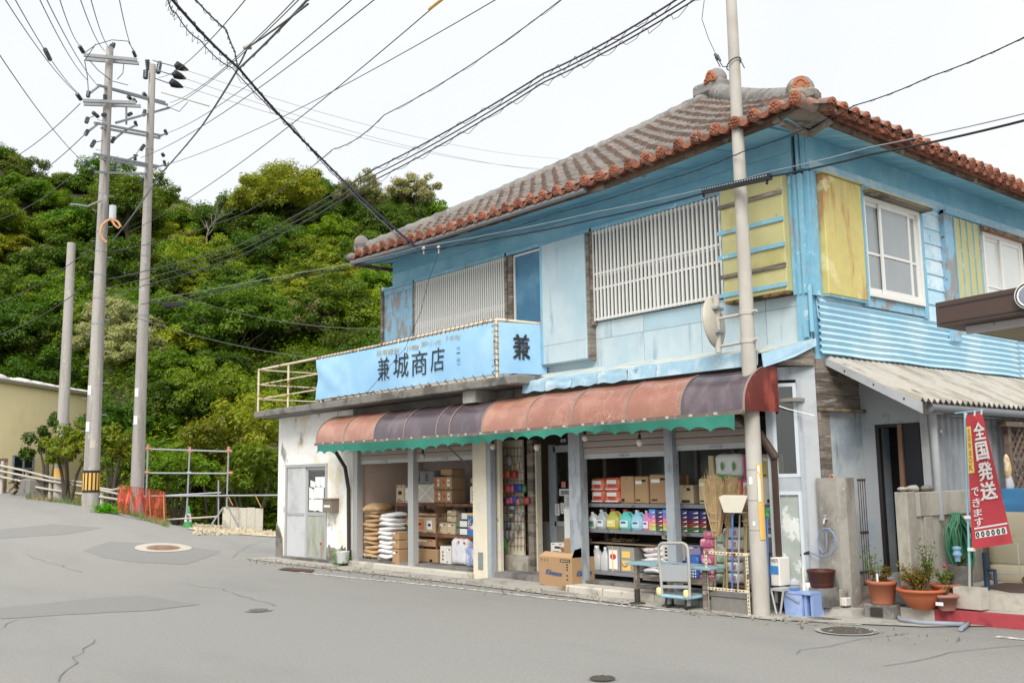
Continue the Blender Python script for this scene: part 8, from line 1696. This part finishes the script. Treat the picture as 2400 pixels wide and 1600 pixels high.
# orange safety net
nm_ = mat('orange_net', '#d8532c', rough=.6, var=.08); nt_ = empty('safety_net', D(330, 1200, 31.2), 'orange plastic safety netting wrapped round the foot of the pole', 'net')
NP = [((276, 1138), (276, 1210), 30.6), ((300, 1139), (298, 1213), 30.3), ((330, 1142), (330, 1218), 30.5), ((352, 1146), (356, 1224), 30.9), ((388, 1152), (388, 1229), 31.2)]
def npnt(u, v):
    k = min(3, int(u*4)); t = u*4-k; A_, B_ = NP[k], NP[k+1]
    top = D(*A_[0], A_[2])*(1-t)+D(*B_[0], B_[2])*t; bt = D(*A_[1], A_[2])*(1-t)+D(*B_[1], B_[2])*t; p = lerp(bt, top, v); w_ = .05*math.sin(u*31)*math.sin(v*5); return p+V(w_, -w_, 0)
q = MB(); NU, NV_ = 44, 26
def strip(pa, pb, w_): q.bar(pa, pb, w_, .006)
for i in range(NU+1):
    for j in range(0, NV_, 2): strip(npnt(i/NU, j/NV_), npnt(i/NU, (j+2)/NV_), .028)
for j in range(NV_+1):
    for i in range(0, NU, 2): strip(npnt(i/NU, j/NV_), npnt((i+2)/NU, j/NV_), .018 if 0 < j < NV_ else .06)
q.build('mesh', nm_, nt_, 'stuff')
for u in (.05, .72, .98): a, b = npnt(u, -.02), npnt(u, 1.0); q = MB(); q.tube([a, b], .02, 6); q.build('stake', mat('net_stake', '#d98a6a', rough=.6), nt_)
c = G(440, 1236); d_c = (c-CAM).length; c = D(440, 1236, 32.4); c.z = ground(c.x, c.y); r = empty('traffic_cone', c, 'green traffic cone with a white band in front of the scaffold fence', 'traffic cone')
q = MB(); q.box((c.x-.19, c.y-.19, c.z), (c.x+.19, c.y+.19, c.z+.035), 0, .01); q.lathe(c, [(.15, .03), (.115, .2)], 18); q.lathe(c, [(.078, .44), (.03, .68), (.0, .685)], 18); q.build('cone', mat('cone_green', '#2fa04e', rough=.5, var=.06), r); q = MB(); q.lathe(c, [(.1152, .2), (.0782, .44)], 18); q.build('white_band', paper, r)
dv = (CAM-c); dv.z = 0; dv.normalize(); sxv = V(-dv.y, dv.x, 0); q = MB()
for ch, z in (('安', .36), ('全', .25)): o_ = c+dv*(.115-.16*(z-.2)+.012); put_text(q, ch, o_-sxv*.045+V(0, 0, z+.045)-dv*.012, o_+sxv*.045+V(0, 0, z+.045)-dv*.012, o_-sxv*.045+V(0, 0, z-.04), o_+sxv*.045+V(0, 0, z-.04), offset=.02)
q.build('lettering', dark_b, r)
# scrubby bush round the short pole and weeds at the verge
def bush(label, px, py, d, rx, rz, n, nl, leaf, kind, seed, stems=True):
    c = D(px, py, d); c.z = ground(c.x, c.y)-.1; r = empty('roadside_bush', c, label, 'bush'); m_ = crown_mesh(rx, rx*.8, rz, n, nl, leaf, seed, .15); zc = D(px, py, d).z-rz*.75; m_.v = [p+V(c.x, c.y, zc) for p in m_.v]; m_.build('crown', LEAF[kind], r); q = MB(); rr = random.Random(seed)
    for i in range(5): e = V(c.x+rr.uniform(-.6, .6)*rx, c.y+rr.uniform(-.4, .4)*rx, zc+rz*rr.uniform(.5, 1.1)); q.tube([V(c.x+rr.uniform(-.2, .2), c.y, c.z-.2), lerp(c, e, .5)+V(rr.uniform(-.1, .1), 0, .1), e], [.06, .045, .015], 6)
    q.build('stems', bark, r); return r
bush('yellow-green scrubby bush between the two left poles', 165, 1055, 34, 1.15, 1.05, 30, 130, .07, 'bush', 90); bush('darker bush round the short pole by the cream building', 118, 1040, 35.5, 1.0, 1.3, 26, 120, .075, 'deep', 91); bush('thin leafy bush between the banded pole and the netting', 262, 1060, 33.5, .95, 1.2, 22, 120, .075, 'bush', 92); bush('olive thicket behind the netting and scaffold fence', 420, 1120, 35, 1.9, 1.2, 34, 130, .08, 'mid', 93); bush('low green thicket right of the scaffold fence', 590, 1110, 35, 2.1, 1.3, 36, 130, .08, 'mid', 94); bush('yellowish thicket in front of the hill by the balcony end', 600, 1010, 38, 2.0, 1.8, 36, 140, .09, 'lime', 95); bush('bright young bush low behind the concrete blocks', 500, 1060, 37, 1.8, 1.6, 34, 140, .085, 'bush', 96)
q = MB(); rr = random.Random(15)
for i in range(1500):
    px = rr.uniform(60, 395); py = 1165+(px-60)*.155+rr.uniform(-10, 8); p = D(px, py, dl(px)-1.0+rr.uniform(-.5, .5)); p.z = ground(p.x, p.y); k = rr.uniform(.05, .22); a = V(rr.uniform(-1, 1), rr.uniform(-1, 1), 0)*.012; q.face([p-a, p+a, p+V(rr.uniform(-.08, .08), rr.uniform(-.08, .08), k)])
q.build('dry_grass', mat('dry_grass', '#8a8048', rough=.9, var=.3, scale=3, c2='#5f7a30', thr=(.45, .6), s2=.7), None, 'stuff')
q = MB(); rr = random.Random(16)
for i in range(260): p = D(248+rr.gauss(0, 8), 1192, 29.8); p.z = ground(p.x, p.y); leaf_card(q, p+V(rr.gauss(0, .1), rr.gauss(0, .1), abs(rr.gauss(.08, .08))), V(0, 0, 1), .06, rr)
thing('weeds', q, MATS['weed_leaf'], 'bright green weed clump at the foot of the banded pole', 'weed')
# ---------------------------------------------------------------- wires
wire_m = mat('wire_dark', '#4a4d50', rough=.6); wire_g = mat('wire_green_grey', '#5b635e', rough=.6); wire_b = mat('cable_navy', '#23233a', rough=.5)
def wire(label, pts, r, m_=wire_m, sag=0, group=None, twist=0, cat='cable', n=16):
    """pts: (px, py, d) or 3-D points; twist adds a second strand wound round the first"""
    P_ = [p if isinstance(p, Vector) else D(*p) for p in pts]; L_ = []
    def outside(p): v = p-CAM; f_ = v.dot(fwd); x, y = 1200+FPX*v.dot(R2)/f_, 800-FPX*v.dot(U2)/f_; return x < -4 or x > 2404 or y < -4
    if outside(P_[-1]): P_.append(P_[-1]+(P_[-1]-P_[-2]).normalized()*12+V(0, 0, .3))      # the span goes on past the view
    if outside(P_[0]): P_.insert(0, P_[0]+(P_[0]-P_[1]).normalized()*12+V(0, 0, .3))
    for i, (a, b) in enumerate(zip(P_, P_[1:])): L_ += sagline(a, b, sag, n)[(1 if i else 0):]
    q = MB(); q.tube(L_, r, 5, cap=False); rr = random.Random(len(label)+int(P_[0].z*100))
    o = q.build('overhead_wire', m_); tag(o, label, cat, group); recenter(o)
    if twist:
        q = MB(); s0 = []
        for i in range(len(L_)-1):
            for k in range(5):
                t = k/5; ph = (i*5+k)*.9; amp = twist*(.4+.9*rr.random()); s0.append(lerp(L_[i], L_[i+1], t)+V(math.cos(ph)*amp*.4, math.sin(ph)*amp*.4, math.sin(ph)*amp-amp*.3))
        q.tube(s0, min(.005, r*.4), 4, cap=False); off = o.location; c_ = q.build('lashing_wire', m_, o)
    return o
GW = 'wires fanning out from the tall poles'
# from the cross-arms up and out of the picture towards the near right
fan = [((372, 182), (585, -12), 12, 'first'), ((398, 241), (702, -12), 12, 'second'), ((380, 258), (712, -12), 12, 'third'), ((392, 312), (838, -12), 12, 'fourth'), ((330, 370), (892, -12), 12, 'fifth'), ((392, 386), (1182, -12), 13, 'seventh')]
for i, (a, b, d, nm) in enumerate(fan): wire(nm+' thin wire counted from the top, running from the cross-arms to the upper right', [(a[0], a[1], dd_(a[0])), (b[0], b[1], d)], .008, wire_m, .25, GW)
wire('dark wire carrying a yellow sleeve at the top edge', [(300, 545, 30.5), (1045, -8, 12)], .008, wire_m, .3, GW)
q = MB(); q.tube([D(1006, 22, 12.4), D(1042, -6, 12.0)], .022, 8); thing('yellow_sleeve', q, mat('sleeve_yellow', '#d8b23a', rough=.5), 'yellow protective sleeve on a wire at the top edge', 'sleeve')
wire('thin wire from the left pole middle, sagging low across to the upper right', [(255, 590, 30), (560, 505, 24), (780, 350, 18), (900, 270, 15.5), (1325, -8, 12)], .008, wire_m, .1, GW, twist=.03, n=7)
for i, (dy, r, nm) in enumerate(((0, .013, 'upper'), (14, .011, 'middle'), (26, .011, 'lower'))):
    wire(nm+' of three heavy spirally lashed cables rising to the top right', [(250, 655+dy*1.4, 30.2), (560, 575+dy, 25), (880, 395+dy, 17), (1275, 172+dy*.8, 13), (1600+i*22, -10, 11)], r, wire_m, .05, 'three heavy lashed cables', twist=.07 if i != 1 else .0, n=10)
wire('thick navy cable running from the top left down to the shop eave', [(396, -10, 11.0), (560, 160, 13.5), (750, 368, 16.5), S(979, 582, y=-.78)], .019, wire_b, .04, None, twist=.035, n=12)
wire('thin companion wire looping beside the thick navy cable', [(392, -6, 10.8), (412, 30, 11.2), (470, 95, 12.3), (545, 160, 13.4), (690, 300, 15.6), (800, 425, 17.4), S(985, 596, y=-.8)], .008, wire_m, .05, None, twist=.05, n=6)
wire('heavy grey-green lashed cable crossing the navy one down to the right pole', [(730, -10, 13), (556, 165, 18), (470, 300, 24), (376, 408, 30), (318, 490, 32)], .02, wire_g, .03, None, twist=.05, n=8)
wire('second grey-green cable joining at the splice', [(722, 10, 13), (580, 112, 17), (556, 160, 18)], .016, wire_g, .02, None, n=6); wire('curved wire from the top left edge meeting the splice', [(452, -8, 12), (530, 70, 14), (550, 120, 16), (558, 158, 18)], .012, wire_g, .02, None, twist=.03, n=6)
q = MB(); c = D(578, 111, 17); q.tube([D(570, 113, 17), D(588, 109, 17)], [.03, .06], 8); thing('cable_splice', q, mat('splice_grey', '#9a968c', rough=.5), 'pale splice sleeve where three cables meet in the sky', 'splice')
wire('cable rising from the left pole foot of the canister to the crossing', [(262, 566, 30), (380, 400, 30.5), (395, 380, 30.5)], .02, wire_g, .1)
wire('yellow-grey stay rod between right pole and heavy cable', [(378, 217, 32.3), (490, 249, 24)], .014, mat('stay_yellow', '#8f8a5a', rough=.6), 0, None, n=3)
GL = 'thin wires leaving the cross-arms towards the upper left'
for i, (a, b) in enumerate((((0, -20), (184, 222)), ((25, -20), (182, 218)), ((84, -20), (205, 188)), ((100, -20), (232, 204)), ((134, -20), (190, 110)), ((182, -20), (246, 120)), ((208, -20), (256, 112)), ((276, -20), (313, 120)), ((-20, 100), (196, 380)))):
    wire(['first', 'second', 'third', 'fourth', 'fifth', 'sixth', 'seventh', 'eighth', 'lowest'][i]+' thin wire from the left, leaving the left pole for the top left corner', [(a[0], a[1], 16), (b[0], b[1], D1p)], .009, wire_g, .15, GL)
q = MB(); q.tube([D(106, 117, 22), D(117, 139, 22.6)], .05, 8); thing('cable_splice', q, ins, 'dark sleeve on the second wire at the upper left', 'splice')
for i, (a, b) in enumerate((((188, 243), (-20, 395)), ((196, 318), (-20, 470)), ((195, 390), (-20, 520)), ((240, 560), (-20, 715)), ((238, 640), (-20, 790)))): wire(['uppermost', 'second', 'third', 'fourth', 'lowest'][i]+' wire descending leftwards from the left pole over the trees', [(a[0], a[1], D1p), (b[0], b[1], 40)], .013, wire_m, .25, 'wires descending leftwards over the trees')
for i, (py0, py1, d1) in enumerate(((163, 372, 60), (183, 402, 60), (203, 398, 60))): wire(['top', 'middle', 'lowest'][i]+' of three faint wires going behind the roof', [(430, py0, 33), (1310, py1, d1)], .009, mat('wire_tan', '#a09a86', rough=.6), .6, 'faint wires passing behind the roof')
for i, (a, b) in enumerate((((345, 710, 32), (620, 640, 36)), ((410, 690, 32), (900, 770, 30)), ((320, 745, 32), (905, 850, 30)))): wire(['upper', 'middle', 'lower'][i]+' faint wire crossing before the hillside trees', [a, b], .010, wire_g, .3, 'faint wires before the hillside')
# jumper loops on the poles
for i, pts in enumerate((((196, 126), (225, 105), (262, 94), (300, 97), (313, 118)), ((198, 140), (205, 180), (207, 212)), ((224, 104), (200, 140)), ((202, 290), (210, 276), (226, 270)), ((214, 345), (222, 334), (240, 330)), ((210, 142), (230, 165), (262, 190), (300, 200)), ((290, 150), (288, 172), (275, 186)), ((318, 364), (330, 345), (340, 340)), ((392, 250), (420, 262), (440, 240)))): wire('jumper wire looping between insulators on the tall poles', [(p[0], p[1], dd_(p[0])-.3) for p in pts], .012, wire_m, 0, 'jumper wires on the tall poles', n=4)
# telecom cable along the front of the shop
YT = -.80
tel = [(330, 713, 32), S(850, 622, y=-.95), S(985, 588, y=-.9), S(1180, 556, y=-.9), S(1400, 512, y=-.88), S(1650, 453, y=-.88), S(1805, 414, y=-.9), S(2040, 362, y=-1.2), S(2420, 278, y=-1.9)]
wire('black telephone cable strung along the front of the upper storey', tel, .012, blk, .015, None, n=8)
wire('thin grey messenger wire just above the telephone cable', [(335, 706, 32), S(850, 612, y=-.95), S(985, 578, y=-.9), S(1180, 543, y=-.9), S(1400, 496, y=-.88), S(1650, 443, y=-.88), S(1805, 402, y=-.9), S(2040, 345, y=-1.2), S(2420, 262, y=-1.9)], .006, mat('messenger', '#8a9096', rough=.5), .01, None, n=8)
bx_ = empty('cable_closure', S(1727, 432, y=-.88), 'black slotted cable closure box on the telephone cable', 'cable box'); a, b = S(1648, 449, y=-.90), S(1807, 414, y=-.90); u = (b-a).normalized(); q = MB(); q.bar(a, b, .06, .065); q.bar(a-V(0, 0, .03), a-V(0, 0, .07)+u*.01, .02, .02); q.bar(b-V(0, 0, .03)-u*.05, b-V(0, 0, .08)-u*.06, .02, .02); q.build('case', mat('black_plastic', '#222326', rough=.5), bx_)
q = MB()
for i in range(26): c = lerp(a, b, (i+.7)/27)+V(0, -.032, .016); q.box(c-V(.008, .002, .006), c+V(.008, .002, .006))
q.build('slots', mat('slot_grey', '#9ab0ba', rough=.6), bx_, 'stuff')
c = D(405, 714, 30.5); q = MB(); q.bar(D(382, 716, 30.6), D(434, 712, 30.2), .09, .10); q.bar(D(388, 721, 30.6), D(400, 719, 30.5), .08, .08); thing('cable_closure', q, blk, 'small dark cable box beside the right tall pole', 'cable box')
wire('thin twisted wire from the top right past the roof corner to the far eave', [S(2420, 78, y=-1.6), S(2180, 180, y=-1.3), S(2000, 248, y=-1.1), S(1940, 278, y=-.95), S(1740, 356, y=-.85), S(1560, 422, y=-.82), S(1300, 500, y=-.82), S(1000, 594, y=-.8)], .006, blk, .02, None, twist=.012, n=6)
for px, py, lb in ((993, 582, 'left'), (1028, 580, 'right')): c = S(px, py, y=-.86); q = MB(); q.blob(c, .03, .03, .035, 8, 6); q.tube([c, c+V(0, 0, -.10)], .014, 6); thing('wire_insulator', q, mat('porcelain', '#c9c0b2', rough=.3), lb+' porcelain wire insulator at the left end of the front eave', 'insulator')
wire('thin dark wire hanging from the left eave down past the sign cloth', [S(1028, 595, y=-.86), S(1005, 655, y=-.9), S(985, 735, y=-.93), S(950, 815, y=-.98), S(860, 920, y=-1.05)], .004, blk, .0, None, n=5)
wire('thin grey wire from the top edge to the near pole top', [S(1652, -10, y=-1.2), S(1645, 45, y=-1.0), S(1660, 90, y=-.8), S(1678, 128, y=-.78)], .004, blk, 0, None, n=5)
q = MB(); q.tube([S(1822, 950, y=-.38), S(1845, 958, y=-.28), S(1910, 974, y=-.1)], .006, 5); thing('string', q, paper, 'white cord stretched across the corner glazing', 'cord')
bird = None
